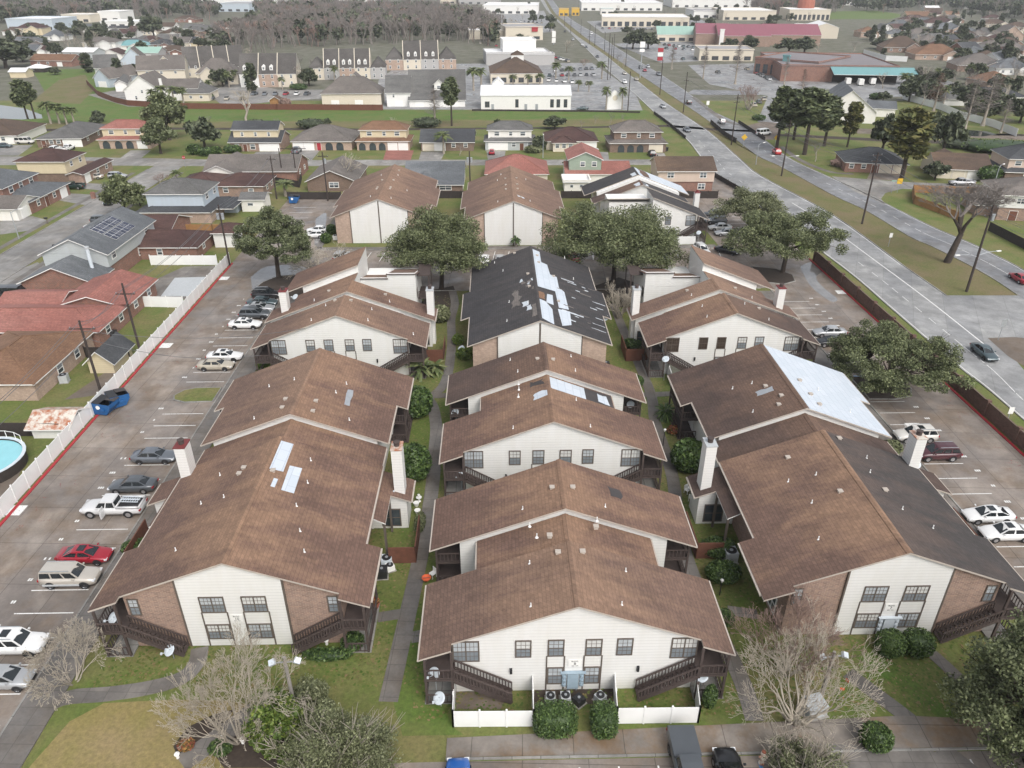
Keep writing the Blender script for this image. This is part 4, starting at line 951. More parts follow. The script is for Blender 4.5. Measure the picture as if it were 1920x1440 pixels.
# ------------------------------------------------------------------ trees and plants
def np_mesh(name, V, Fq, mats, mi=None, smooth=False):
    V = np.asarray(V, dtype=np.float32); Fq = np.asarray(Fq, dtype=np.int32); n, k = Fq.shape
    me = bpy.data.meshes.new(name); me.vertices.add(len(V)); me.vertices.foreach_set('co', V.ravel())
    me.loops.add(n*k); me.loops.foreach_set('vertex_index', Fq.ravel())
    me.polygons.add(n); me.polygons.foreach_set('loop_start', np.arange(0, n*k, k, dtype=np.int32)); me.polygons.foreach_set('loop_total', np.full(n, k, dtype=np.int32))
    for m in mats: me.materials.append(m)
    if mi is not None: me.polygons.foreach_set('material_index', np.asarray(mi, dtype=np.int32))
    me.update(calc_edges=True); return me
def leaf_arrays(P, size, rng, up=.35, el=1.5, droop=0):
    n = len(P); N = rng.normal(size=(n, 3)); N[:, 2] = np.abs(N[:, 2]) + up; N /= np.linalg.norm(N, axis=1)[:, None]
    T = rng.normal(size=(n, 3)); T[:, 2] -= droop; T -= (T*N).sum(1)[:, None]*N; T /= np.linalg.norm(T, axis=1)[:, None] + 1e-9
    B = np.cross(N, T); s = size*(.65 + .7*rng.random(n))[:, None]; a = T*s*el*.5; b = B*s*.5
    V = np.stack([P - a, P + b*.9 - a*.1, P + a, P - b*.9 - a*.1], 1).reshape(-1, 3)
    return V, np.arange(4*n).reshape(n, 4)
def crown_mesh(name, clumps, per, size, mat, seed, up=.35, el=1.5, droop=0, fill=.0):
    rng = np.random.default_rng(seed); Ps = []
    for (x, y, z, rx, rz) in clumps:
        d = rng.normal(size=(per, 3)); d /= np.linalg.norm(d, axis=1)[:, None]
        r = rng.random(per)**(.45) ; Ps.append(np.array([x, y, z]) + d*r[:, None]*np.array([rx, rx, rz]))
    V, Fq = leaf_arrays(np.concatenate(Ps), size, rng, up, el, droop)
    return np_mesh(name, V, Fq, [M[mat]])
def dome(rng, n, R, z0, h, rmin=.55, low=.0, lop=.18):
    """clump centres through an uneven half dome"""
    o = []; ph = [rng.uniform(0, 6.28) for _ in range(4)]
    while len(o) < n:
        a = rng.uniform(0, 2*math.pi); u = rng.uniform(low, 1); k = rng.uniform(rmin, 1)
        el = math.asin(min(1, max(-.3, u))); f = 1 + lop*(math.sin(2*a+ph[0]) + .7*math.sin(3*a+ph[1]) + .5*math.sin(5*a+ph[2]))*.6
        rr = R*f*k*math.cos(el); zz = z0 + h*k*math.sin(el)*(1 + .12*math.sin(3*a+ph[3]))
        o.append((rr*math.cos(a), rr*math.sin(a), zz))
    return o
def limbs(m, rng, fork, ends, r0, n_l=6, tw=4):
    """limbs from the fork to each clump through a few shared knees"""
    knees = []
    for i in range(n_l):
        a = 2*math.pi*(i + rng.uniform(-.3, .3))/n_l
        cand = [e for e in ends if abs((math.atan2(e[1], e[0]) - a + math.pi) % (2*math.pi) - math.pi) < 1.0] or ends
        c = Vector(tuple(sum(e[j] for e in cand)/len(cand) for j in range(3))); f = Vector(fork); k = f + (c - f)*.62; k.z -= .4
        mid_ = f + (k - f)*.5 + Vector((rng.uniform(-.5, .5), rng.uniform(-.5, .5), rng.uniform(-.1, .6)))
        m.tube([f, mid_, k], [r0*.62, r0*.45, r0*.3], 6); knees.append(k)
    for e in ends:
        k = min(knees, key=lambda q: (q - Vector(e)).length); md = k + (Vector(e) - k)*.5 + Vector((rng.uniform(-.4, .4), rng.uniform(-.4, .4), rng.uniform(-.2, .4)))
        m.tube([k, md, Vector(e)], [r0*.2, r0*.12, r0*.05], tw)
def oak_proto(R_, h, trunk, seed, mat='oak', n=70, per=95, size=.42, cr=1.5, r0=.38, low=-.05, rmin=.5, bark='bark', twig=0):
    rng = random.Random(seed); cs = dome(rng, n, R_*.86, trunk + (h-trunk)*.18, (h-trunk)*.74, rmin, low)
    m = MB(); f = (rng.uniform(-.3, .3), rng.uniform(-.3, .3), trunk)
    m.tube([(0, 0, -.2), (0, 0, .25), (f[0]*.4, f[1]*.4, trunk*.5), f], [r0*1.7, r0*1.15, r0, r0*.9], 9)
    limbs(m, rng, f, cs, r0)
    for k in range(twig):                                  # bare pale sprays showing through the leaves
        e = Vector(rng.choice(cs)); o = (e - Vector((0, 0, trunk))).normalized()
        for q in range(5): m.tube([e, e + o*.9 + Vector((rng.uniform(-.9, .9), rng.uniform(-.9, .9), rng.uniform(.1, .8)))], [.03, .012], 3)
    tr = m.mesh('trunk', [M[bark]])
    cl = [(x, y, z, cr*rng.uniform(.7, 1.25), cr*rng.uniform(.45, .75)) for x, y, z in cs]
    return tr, crown_mesh('crown', cl, per, size, mat, seed)
def bare_segs(rng, L, r, depth, spread=.55, up=.25, kids=(2, 3), stems=1, lean=.2, shrink=.74, wig=.18, taper=.68):
    out = []
    def g(p, d, l, r, k):
        md = (d + Vector((rng.uniform(-wig, wig), rng.uniform(-wig, wig), rng.uniform(-wig, wig)))).normalized()
        q = p + md*l*.5; e = q + (d + Vector((rng.uniform(-wig, wig),)*1 + (rng.uniform(-wig, wig), up*.3))).normalized()*l*.5
        out.append((p, q, r, r*.86, k)); out.append((q, e, r*.86, r*taper, k))
        if k <= 0: return
        for _ in range(rng.randint(*kids)):
            s = spread*rng.uniform(.6, 1.3); v = Vector((rng.gauss(0, 1), rng.gauss(0, 1), rng.gauss(0, 1))); v -= d*v.dot(d); v.normalize()
            nd = (d*math.cos(s) + v*math.sin(s) + Vector((0, 0, up*rng.random()))).normalized()
            g(e, nd, l*shrink*rng.uniform(.75, 1.15), r*taper*rng.uniform(.75, .95), k-1)
    for i in range(stems):
        a = 6.283*i/stems + rng.random(); d = Vector((math.cos(a)*lean, math.sin(a)*lean, 1)).normalized()
        g(Vector((math.cos(a)*.12*(stems > 1), math.sin(a)*.12*(stems > 1), -.15)), d, L*(1 if stems == 1 else rng.uniform(.8, 1.1)), r, depth)
    return out
def seg_mesh(name, segs, mat, n=3, minr=.011):
    S = [s for s in segs]; P = np.array([tuple(s[0]) for s in S]); Q = np.array([tuple(s[1]) for s in S])
    ra = np.maximum([s[2] for s in S], minr)[:, None]; rb = np.maximum([s[3] for s in S], minr*.8)[:, None]
    D = Q - P; D /= np.linalg.norm(D, axis=1)[:, None] + 1e-9; A = np.where(np.abs(D[:, 2:3]) < .9, np.array([[0, 0, 1.]]), np.array([[1., 0, 0]]))
    U = np.cross(D, A); U /= np.linalg.norm(U, axis=1)[:, None]; Wv = np.cross(D, U); k = len(S)
    rings = []
    for base, r in ((P, ra), (Q, rb)):
        for i in range(n):
            t = 2*math.pi*i/n; rings.append(base + (U*math.cos(t) + Wv*math.sin(t))*r)
    V = np.stack(rings, 1).reshape(-1, 3); b = (np.arange(k)*2*n)[:, None]
    Fq = np.concatenate([np.concatenate([b+i, b+(i+1) % n, b+n+(i+1) % n, b+n+i], 1) for i in range(n)], 0)
    return np_mesh(name, V, Fq, [M[mat]])
def bare_proto(seed, L, r, depth, mat='twig', bark='bark_grey', **kw):
    s = bare_segs(random.Random(seed), L, r, depth, **kw); d = max(q[4] for q in s)
    return seg_mesh('trunk', [q for q in s if q[4] >= d-1], bark, 6), seg_mesh('crown', [q for q in s if q[4] < d-1], mat, 3)
def palm_proto(seed, h, n=26, fl=1.9, r=.16, mat='palm', bark='bark_grey', wide=.34, fan=True):
    rng = random.Random(seed); m = MB(); m.tube([(0, 0, -.1), (.05, 0, h*.5), (0, 0, h)], [r*1.25, r, r*.9], 8); tr = m.mesh('trunk', [M[bark]])
    m = MB()
    for i in range(n):
        a = rng.uniform(0, 6.28); e = rng.uniform(-.5, 1.25); d = Vector((math.cos(a), math.sin(a), 0)); s = Vector((-d.y, d.x, 0))
        P_ = [Vector((0, 0, h)) + d*(fl*t*math.cos(e*(1-t*.3))) + Vector((0, 0, fl*(t*math.sin(e) - .55*t*t))) for t in (.08, .35, .65, 1.0)]
        ws = (.03, wide*.7, wide, .03) if fan else (.05, wide*.9, wide*.8, .03)
        for k in range(3):
            for sg in (-1, 1):
                m.poly([P_[k], P_[k+1], P_[k+1] + s*sg*ws[k+1] - Vector((0, 0, ws[k+1]*.5)), P_[k] + s*sg*ws[k] - Vector((0, 0, ws[k]*.5))])
    return tr, m.mesh('crown', [M[mat]])
def pine_proto(seed, h, R_, mat='pine', bare=.45, n=46, per=70, size=.5, cr=1.1):
    rng = random.Random(seed); m = MB(); lean = (rng.uniform(-.4, .4), rng.uniform(-.4, .4))
    m.tube([(0, 0, -.2), (lean[0]*.5, lean[1]*.5, h*.5), (lean[0], lean[1], h*.96)], [.34, .24, .06], 8); cl = []
    for i in range(n):
        t = bare + (1-bare)*rng.random()**.85; a = rng.uniform(0, 6.28); q = (t-bare)/(1-bare); rr = R_*(1 - q**2.2*.75)*(.45 + .6*q if q < .5 else .85)*rng.uniform(.45, 1)
        e = Vector((lean[0]*t + rr*math.cos(a), lean[1]*t + rr*math.sin(a), h*t + rng.uniform(0, .6)))
        m.tube([(lean[0]*t, lean[1]*t, h*t - .3), e], [.07, .025], 4); cl.append((*e, cr*rng.uniform(.7, 1.2), cr*rng.uniform(.5, .8)))
    return m.mesh('trunk', [M['bark']]), crown_mesh('crown', cl, per, size, mat, seed, up=.2, el=2.2)
def cypress_proto(seed, h, R_, mat='cypress', leafy=25):
    rng = random.Random(seed); s = []; m = MB(); m.tube([(0, 0, -.2), (0, 0, h*.1), (0, 0, h)], [.5, .28, .03], 8)
    for i in range(130):
        t = .25 + .75*rng.random(); a = rng.uniform(0, 6.28); l = R_*(1.12-t)*rng.uniform(.6, 1.1); p = Vector((0, 0, h*t)); e = p + Vector((math.cos(a)*l, math.sin(a)*l, l*.35))
        s.append((p, e, .05, .02, 0))
        for k in range(6):
            b = p + (e-p)*rng.uniform(.3, 1); s.append((b, b + Vector((rng.uniform(-.6, .6), rng.uniform(-.6, .6), rng.uniform(-.2, .5))), .025, .012, 0))
    return m.mesh('trunk', [M['bark_grey']]), seg_mesh('crown', s, mat, 3, .02)
def shrub_mesh(seed, rx, ry, h, mat='shrub', n=900, size=.16, box=0, core=True):
    rng = np.random.default_rng(seed); d = rng.normal(size=(n, 3)); d /= np.linalg.norm(d, axis=1)[:, None]
    if box: d /= (np.abs(d)**box).sum(1)[:, None]**(1/box)
    d *= (1 + rng.normal(size=(n, 1))*.035); P = d*np.array([rx, ry, h/2]) + np.array([0, 0, h/2]); P[:, 2] = np.maximum(P[:, 2], .04)
    V, Fq = leaf_arrays(P, size, rng, .2, 1.3)
    if core:
        m = MB(); k = 8
        a = [[], []]
        for i in range(k+1):
            for j in range(12):
                t = math.pi*i/k; w = 2*math.pi*j/12; v = np.array([math.sin(t)*math.cos(w), math.sin(t)*math.sin(w), -math.cos(t)])
                if box: v = v/((np.abs(v)**box).sum()**(1/box))
                a[0].append(v*np.array([rx, ry, h/2])*.9 + np.array([0, 0, h/2]))
        b = len(V); fs = [[b+i*12+j, b+i*12+(j+1) % 12, b+(i+1)*12+(j+1) % 12, b+(i+1)*12+j] for i in range(k) for j in range(12)]
        V = np.concatenate([V, np.array(a[0])]); Fq = np.concatenate([Fq, np.array(fs)])
    return np_mesh('shrub', V, Fq, [M[mat]])
def Zat(v, Y): return H - Y*(F*ST + (v-720)*CT)/(F*CT - (v-720)*ST)
def size_at(u, v, vtop, wpx):                              # height and radius of something standing at (u, v)
    x, y = W(u, v); dep = y*CT + H*ST; return x, y, Zat(vtop, y), wpx/2*dep/F
def tree(name, label, cat, proto, xy, rz=0, group=None, sc=1):
    t = thing(name, label, cat, (*xy, 0), rz, group)
    place(proto[0], 'trunk', t); place(proto[1], 'crown', t)
    if sc != 1: t.scale = (sc,)*3 if not isinstance(sc, tuple) else sc
    return t
G_OAK = 'live oaks around the apartment lots'
def bare_px(label, u, v, vtop, wpx, seed, L, r, depth, **kw):
    x, y, h, rad = size_at(u, v, vtop, wpx); pr_ = bare_proto(seed, L, r, depth, **kw); q = np.empty(len(pr_[1].vertices)*3, dtype=np.float32); pr_[1].vertices.foreach_get('co', q); q = q.reshape(-1, 3)
    w = np.percentile(np.abs(q[:, :2]), 98); h = Zat(vtop, y + rad*.4); return tree('bare_tree', label, 'tree', pr_, (x, y), 0, None, (rad/w, rad/w, h/np.percentile(q[:, 2], 99.5)))
def oak_px(label, u, v, vtop, wpx, seed, mat='oak', trunk=.3, dy=0, **kw):
    x, y, h, r = size_at(u, v, vtop, wpx); r *= 1.08
    h = Zat(vtop, y + r*.45)
    return tree('oak_tree', label, 'tree', oak_proto(r, h, h*trunk, seed, mat, **kw), (x, y), 0, G_OAK)
oak_px('spreading live oak at the left lot corner above the row of parked cars', 523, 522, 378, 150, 11, 'oak2', .3, n=95, per=430, rmin=.6, cr=1.25, size=.19)
oak_px('broad live oak standing between the left rows and the long black roof', 828, 541, 380, 200, 12, 'oak', .3, n=190, per=430, rmin=.5, size=.19, cr=1.75)
oak_px('wide live oak with a bare-twigged right side, behind the black roof', 1150, 528, 362, 265, 13, 'oak', .3, n=230, per=430, rmin=.5, size=.19, cr=1.8, twig=8)
oak_px('open live oak over the lot entrance beside the boulevard', 1467, 512, 372, 215, 14, 'oak', .35, n=130, per=430, rmin=.5, cr=1.5, size=.19)
oak_px('paler live oak behind the lot-entrance oak, its crown half hidden', 1405, 440, 350, 150, 15, 'oak_light', .35, n=80, per=430, cr=1.55, size=.19)
oak_px('ragged live oak with bare sprays leaning over the brick boundary wall', 1652, 737, 590, 232, 16, 'oak', .28, n=185, per=420, rmin=.55, cr=1.1, size=.15, twig=30, low=-.2)
# foreground
x, y = W(1925, 1430); tree('oak_tree', 'dark live oak cut off by the lower right corner of the lawn', 'tree', oak_proto(6.4, 12.5, 2.4, 17, 'oak', n=210, per=260, cr=1.1, size=.15, rmin=.6, low=-.5, twig=8), (x+.3, y), 0, G_OAK)
bare_px('leafless grey crape myrtle spreading over the yellow lawn and flower bed', 450, 1388, 1215, 225, 21, 1.5, .1, 9, mat='twig', spread=.42, up=.08, kids=(2, 2), stems=13, lean=.8, shrink=.8, wig=.24)
bare_px('small leafless tree drooping over the silver cars by the walk', 138, 1280, 1175, 165, 22, 1.1, .07, 9, mat='twig', spread=.45, up=-.05, kids=(2, 2), stems=9, lean=.9, shrink=.8, wig=.28)
bare_px('big leafless crape myrtle in front of building 7, over the utility box', 1490, 1352, 1165, 240, 23, 1.6, .1, 8, mat='twig', spread=.46, up=.05, kids=(2, 2), stems=15, lean=.95, shrink=.8, wig=.3, bark='twig')
bare_px('reddish leafless shrub tree against the brick cheek of building 7', 1475, 1262, 1110, 190, 24, 1.3, .08, 8, mat='twig_red', spread=.4, up=.1, kids=(2, 2), stems=13, lean=.65, shrink=.8, wig=.24, bark='twig')
x, y = W(655, 1455); tree('wax_myrtle', 'fine-leaved olive tree at the foot of the path by building 8', 'tree', oak_proto(4.3, 5.2, .6, 25, 'oak_light', n=170, per=230, cr=.85, size=.1, low=-.35, rmin=.35, bark='bark_grey', twig=70, r0=.14), (x-.6, y))
x, y = W(525, 1385); tree('loquat_tree', 'glossy yellow-green tree beside the tall light pole', 'tree', oak_proto(2.3, 4.6, .5, 26, 'shrub_y', n=80, per=110, cr=.62, size=.19, low=-.5, rmin=.3, r0=.1), (x, y))
x, y = W(585, 1330); tree('loquat_tree', 'grey-green shrub tree right of the tall light pole', 'tree', oak_proto(2.0, 3.2, .4, 27, 'oak_light', n=60, per=140, cr=.6, size=.13, low=-.4, rmin=.3, r0=.08), (x, y))
x, y = W(1500, 1470); tree('wax_myrtle', 'feathery pale green tree beside the red hydrant at the front lot', 'tree', oak_proto(2.9, 3.4, .4, 28, 'oak_light', n=100, per=150, cr=.7, size=.1, low=-.3, rmin=.3, bark='bark_grey', twig=80, r0=.09), (x, y))
def shrub(label, u, v, rx, ry, h, seed, mat='shrub', n=900, size=.17, box=0, name='round_shrub', cat='shrub', group=None):
    x, y = W(u, v); return tag(place(shrub_mesh(seed, rx, ry, h, mat, n, size, box), name, None, (x, y, 0), YAW), label, cat, group)
G_H = 'clipped shrubs of the complex'
shrub('wide clipped hedge left of the air conditioners, its right side yellow-green', 1040, 1366, 1.5, 1.05, 2.1, 1, 'shrub', 2600, .13, 4, 'clipped_hedge', 'hedge', G_H)
shrub('narrow dark clipped hedge right of the air conditioners by the white gate', 1131, 1367, .9, 1.05, 2.1, 2, 'shrub', 1900, .13, 4, 'clipped_hedge', 'hedge', G_H)
shrub('dark ball shrub below the meters of building 7, the left one', 1664, 1222, 1.05, 1.0, 2.0, 3, 'shrub', 1800, .13, 2.6, group=G_H)
shrub('bright-topped ball shrub below building 7, right of its twin', 1715, 1222, 1.15, 1.05, 2.05, 4, 'shrub', 1900, .13, 2.6, group=G_H)
shrub('ball shrub standing alone between the forked walks', 1638, 1397, 1.1, 1.05, 1.75, 5, 'shrub', 1900, .13, group=G_H)
shrub('sprawling mounded shrub beside the brown patio fence', 1345, 1037, 1.6, 1.2, 1.5, 6, 'shrub', 1700, .18, group=G_H)
shrub('mounded shrub hugging the grey air conditioner, above the lamp post', 1354, 1085, 1.55, 1.2, 1.65, 7, 'shrub', 1700, .18, group=G_H)
shrub('small ball shrub at the front right eave of building 8', 1358, 1168, .75, .75, 1.3, 8, 'shrub', 1000, .14, group=G_H)
shrub('tall loose shrub in front of the white chimney of building 7', 1290, 878, 1.9, 1.8, 3.4, 9, 'shrub', 2000, .34, group=G_H)
shrub('tall dark shrub beside the right chimney of building 10', 778, 892, 1.75, 2.1, 3.6, 10, 'shrub', 2200, .34, group=G_H)
shrub('dark leafy shrub in the alley behind building 10', 782, 775, 1.9, 2.2, 3.4, 11, 'shrub', 1800, .36, group=G_H)
shrub('oleander bush in front of the second left building', 645, 697, 1.9, 1.2, 2.6, 12, 'oak_light', 1400, .3, group=G_H)
shrub('low shrub below the patio of the second right building', 1184, 650, 1.4, 1.0, 1.1, 13, 'shrub', 900, .28, group=G_H)
shrub('dark round shrub by the walk corner of the right alley', 1193, 722, .9, .9, 1.3, 14, 'shrub', 800, .22, group=G_H)
shrub('slim columnar shrub by the right stair of building 8', 1328, 1325, .5, .45, 2.3, 15, 'shrub', 1100, .13, name='columnar_shrub', group=G_H)
shrub('yellow-green croton by the black-roofed building', 872, 672, 1.2, .9, 1.5, 16, 'shrub_y', 700, .3, group=G_H)
shrub('feathery shrub at the left corner of the black roof', 859, 645, .8, .8, 1.5, 17, 'shrub_y', 600, .26, group=G_H)
shrub('rounded foundation shrub below the left eave of building 10', 262, 1035, 1.5, 1.0, 1.2, 18, 'shrub', 1000, .2, group=G_H)
shrub('shrub beside the right stair of the second right building', 1512, 712, 1.6, 1.0, 1.5, 19, 'shrub', 900, .28, group=G_H)
shrub('pale shrub behind the white-tarped roof corner', 1668, 848, 1.2, 1.0, 1.4, 20, 'oak_light', 700, .25, group=G_H)
shrub('leafy shrub in the alley left of the cedar patio', 825, 600, 1.6, 1.8, 2.2, 21, 'oak_light', 900, .34, group=G_H)
shrub('spreading shrub beside the walk before the second left building', 770, 655, 1.8, 1.6, 1.5, 22, 'shrub', 900, .34, group=G_H)
shrub('ball shrub at the left corner of the back-row building, the front one', 612, 455, 1.05, 1.05, 1.95, 23, 'shrub', 700, .24, group=G_H)
shrub('ball shrub at the left corner of the back-row building, the rear one', 622, 438, 1.0, 1.0, 1.9, 24, 'shrub', 700, .24, group=G_H)
shrub('small shrub below the second left building by its stair', 500, 690, 1.3, .9, 1.2, 25, 'shrub_y', 600, .26, group=G_H)
shrub('red and orange flowering plants at the tip of the flower bed', 350, 1402, .55, .45, .7, 26, 'flower', 420, .16, name='flowering_plant', cat='flowers')
shrub('low green plants in the flower bed by the walk', 415, 1408, .8, .6, .8, 27, 'shrub', 600, .17, name='bed_plants', cat='plants')
shrub('orange-tipped plants beside the sago palm', 1262, 812, .7, .6, .9, 28, 'flower', 320, .25, name='flowering_plant', cat='flowers')
shrub('dark garden plants under the right stair of building 10', 615, 1232, 1.9, .6, .7, 29, 'shrub', 700, .18, name='bed_plants', cat='plants')
shrub('potted plants crowding the walk by the patio of building 10', 788, 985, .5, 1.5, .8, 30, 'oak_light', 500, .2, name='bed_plants', cat='plants')
shrub('plants on the corner patio of building 10', 662, 1210, .9, .9, .9, 31, 'shrub', 420, .22, name='bed_plants', cat='plants')
x, y = W(1247, 782); tree('sago_palm', 'sago palm spreading beside the right alley walk', 'palm', palm_proto(31, .9, 60, 1.7, .2, 'shrub', wide=.16, fan=False), (x, y))
x, y = W(790, 705); tree('palm_tree', 'clumped yellow-green palms by the second left building', 'palm', palm_proto(32, 1.3, 34, 2.6, .14, 'palm', wide=.3, fan=False), (x, y))
x, y = W(815, 697); tree('palm_tree', 'smaller yellow palm nearest the walk by the second left building', 'palm', palm_proto(33, 1.0, 26, 2.0, .12, 'palm', wide=.3, fan=False), (x, y))
x, y = W(967, 463); tree('palm_tree', 'small fan palm against the blank wall of the back-row building', 'palm', palm_proto(34, 1.7, 24, 1.3, .2, 'shrub', wide=.25), (x, y))
bare_px('pale leafless bush at the corner by the black roof', 1160, 596, 530, 52, 35, 1.0, .1, 6, mat='twig', stems=11, lean=.7, spread=.5, shrink=.78)
bare_px('pale leafless tree drooping behind the second left building', 598, 516, 452, 115, 36, 1.3, .1, 6, mat='twig', stems=9, lean=.7, spread=.5, up=0, shrink=.8)
# weeds and fallen leaves lying in the lawns of the complex
rg = np.random.default_rng(9); n_ = 46000; q_ = np.stack([rg.uniform(-37, 38, n_), 33.5 + rg.random(n_)**1.5*84, rg.uniform(.014, .036, n_)], 1); q_ = q_[(q_[:, 1] > 36) & ((q_[:, 1] > 39) | (q_[:, 0] > -12))]
q_ = np.stack([5.52 + q_[:, 0]*math.cos(YAW) - q_[:, 1]*math.sin(YAW), q_[:, 0]*math.sin(YAW) + q_[:, 1]*math.cos(YAW), q_[:, 2]], 1); V_, F_ = leaf_arrays(q_, .2, rg, 30, 1.4)
M['litter'] = leaf('lawn_litter', (.05,.1,.012), (.11,.12,.03), (.2,.14,.07)); tag(place(np_mesh('grass_tufts', V_, F_, [M['litter']]), 'grass_tufts'), 'weeds and fallen leaves scattered through the complex lawns', 'grass', None, 'stuff')
# ------------------------------------------------------------------ vehicles
PAINT = dict(white=(.72,.72,.71), silver=(.42,.43,.44), grey=(.15,.165,.185), dark=(.05,.055,.06), black=(.012,.013,.015), red=(.3,.012,.025), maroon=(.06,.012,.018), champagne=(.56,.52,.46),
             beige=(.4,.36,.29), blue=(.015,.1,.36), teal=(.07,.1,.11), green=(.012,.03,.024), slate=(.1,.11,.12), cream=(.6,.6,.6), pearl=(.6,.58,.54), brightred=(.42,.02,.02))
for k, c in PAINT.items(): M['paint_'+k] = paint('car_paint_'+k, c, .3, .35 if k in ('silver', 'grey', 'slate', 'champagne', 'dark', 'teal') else 0)
# body stations: x, bottom, top, half width;  cabin: x and half width at the belt (4) and roof
KIND = {
 'sedan': dict(L=4.85, wb=(1.42, -1.4), r=.33, st=[(-2.42,.5,.78,.66),(-2.34,.32,.95,.8),(-1.7,.22,1.0,.9),(-.7,.2,.96,.92),(.4,.2,.95,.92),(1.05,.2,.93,.91),(1.75,.22,.84,.87),(2.25,.3,.7,.76),(2.42,.42,.58,.62)],
               belt=(-1.78, 1.12, .95, .82), roof=(-.95, .28, 1.44, .6)),
 'coupe': dict(L=4.7, wb=(1.42, -1.38), r=.34, st=[(-2.35,.5,.8,.66),(-2.28,.32,1.0,.8),(-1.7,.22,1.0,.92),(-.7,.2,.94,.92),(.4,.2,.93,.92),(1.1,.2,.9,.91),(1.75,.22,.8,.87),(2.2,.3,.68,.76),(2.35,.42,.56,.62)],
               belt=(-2.0, 1.2, .94, .82), roof=(-.85, .2, 1.38, .58)),
 'suv': dict(L=4.7, wb=(1.4, -1.35), r=.37, st=[(-2.34,.55,1.0,.74),(-2.26,.35,1.1,.86),(-1.5,.26,1.1,.93),(-.5,.24,1.08,.93),(.5,.24,1.07,.93),(1.15,.24,1.06,.92),(1.8,.26,.98,.88),(2.22,.36,.84,.78),(2.36,.48,.68,.66)],
               belt=(-2.25, 1.2, 1.08, .86), roof=(-1.85, .3, 1.68, .68)),
 'wagon': dict(L=4.9, wb=(1.5, -1.45), r=.39, st=[(-2.4,.5,1.1,.8),(-2.36,.38,1.16,.9),(-1.5,.3,1.14,.95),(-.5,.28,1.13,.95),(.6,.28,1.12,.95),(1.1,.28,1.12,.94),(1.9,.3,1.06,.9),(2.36,.4,.94,.8),(2.45,.5,.75,.7)],
               belt=(-2.36, 1.12, 1.13, .88), roof=(-2.2, .5, 1.8, .72)),
 'pickup': dict(L=6.1, wb=(2.0, -1.75), r=.42, st=[(-3.0,.55,1.1,.88),(-2.95,.45,1.14,.97),(-2.2,.4,1.14,.98),(-.65,.38,1.14,.98),(.4,.36,1.15,.98),(1.3,.36,1.16,.97),(2.3,.38,1.12,.94),(2.9,.45,1.0,.84),(3.02,.55,.8,.74)],
               belt=(-.6, 1.5, 1.15, .9), roof=(-.42, .85, 1.86, .72), bed=(-2.9, -.68)),
 'van': dict(L=5.4, wb=(1.75, -1.6), r=.37, st=[(-2.7,.45,1.15,.92),(-2.66,.35,1.2,.98),(-1.5,.28,1.2,1.0),(-.5,.28,1.2,1.0),(.8,.28,1.2,1.0),(1.6,.28,1.16,.98),(2.2,.3,1.0,.92),(2.6,.4,.82,.8),(2.7,.5,.68,.7)],
               belt=(-2.66, 1.9, 1.19, .96), roof=(-2.6, 1.15, 2.15, .86)),
 'hatch': dict(L=4.1, wb=(1.25, -1.2), r=.32, st=[(-2.02,.5,.9,.7),(-1.96,.34,1.0,.8),(-1.2,.22,1.0,.87),(-.4,.2,.97,.87),(.5,.2,.96,.87),(1.0,.2,.94,.86),(1.55,.22,.85,.82),(1.92,.3,.72,.72),(2.04,.42,.58,.6)],
               belt=(-1.96, 1.1, .97, .79), roof=(-1.45, .25, 1.5, .6)),
}
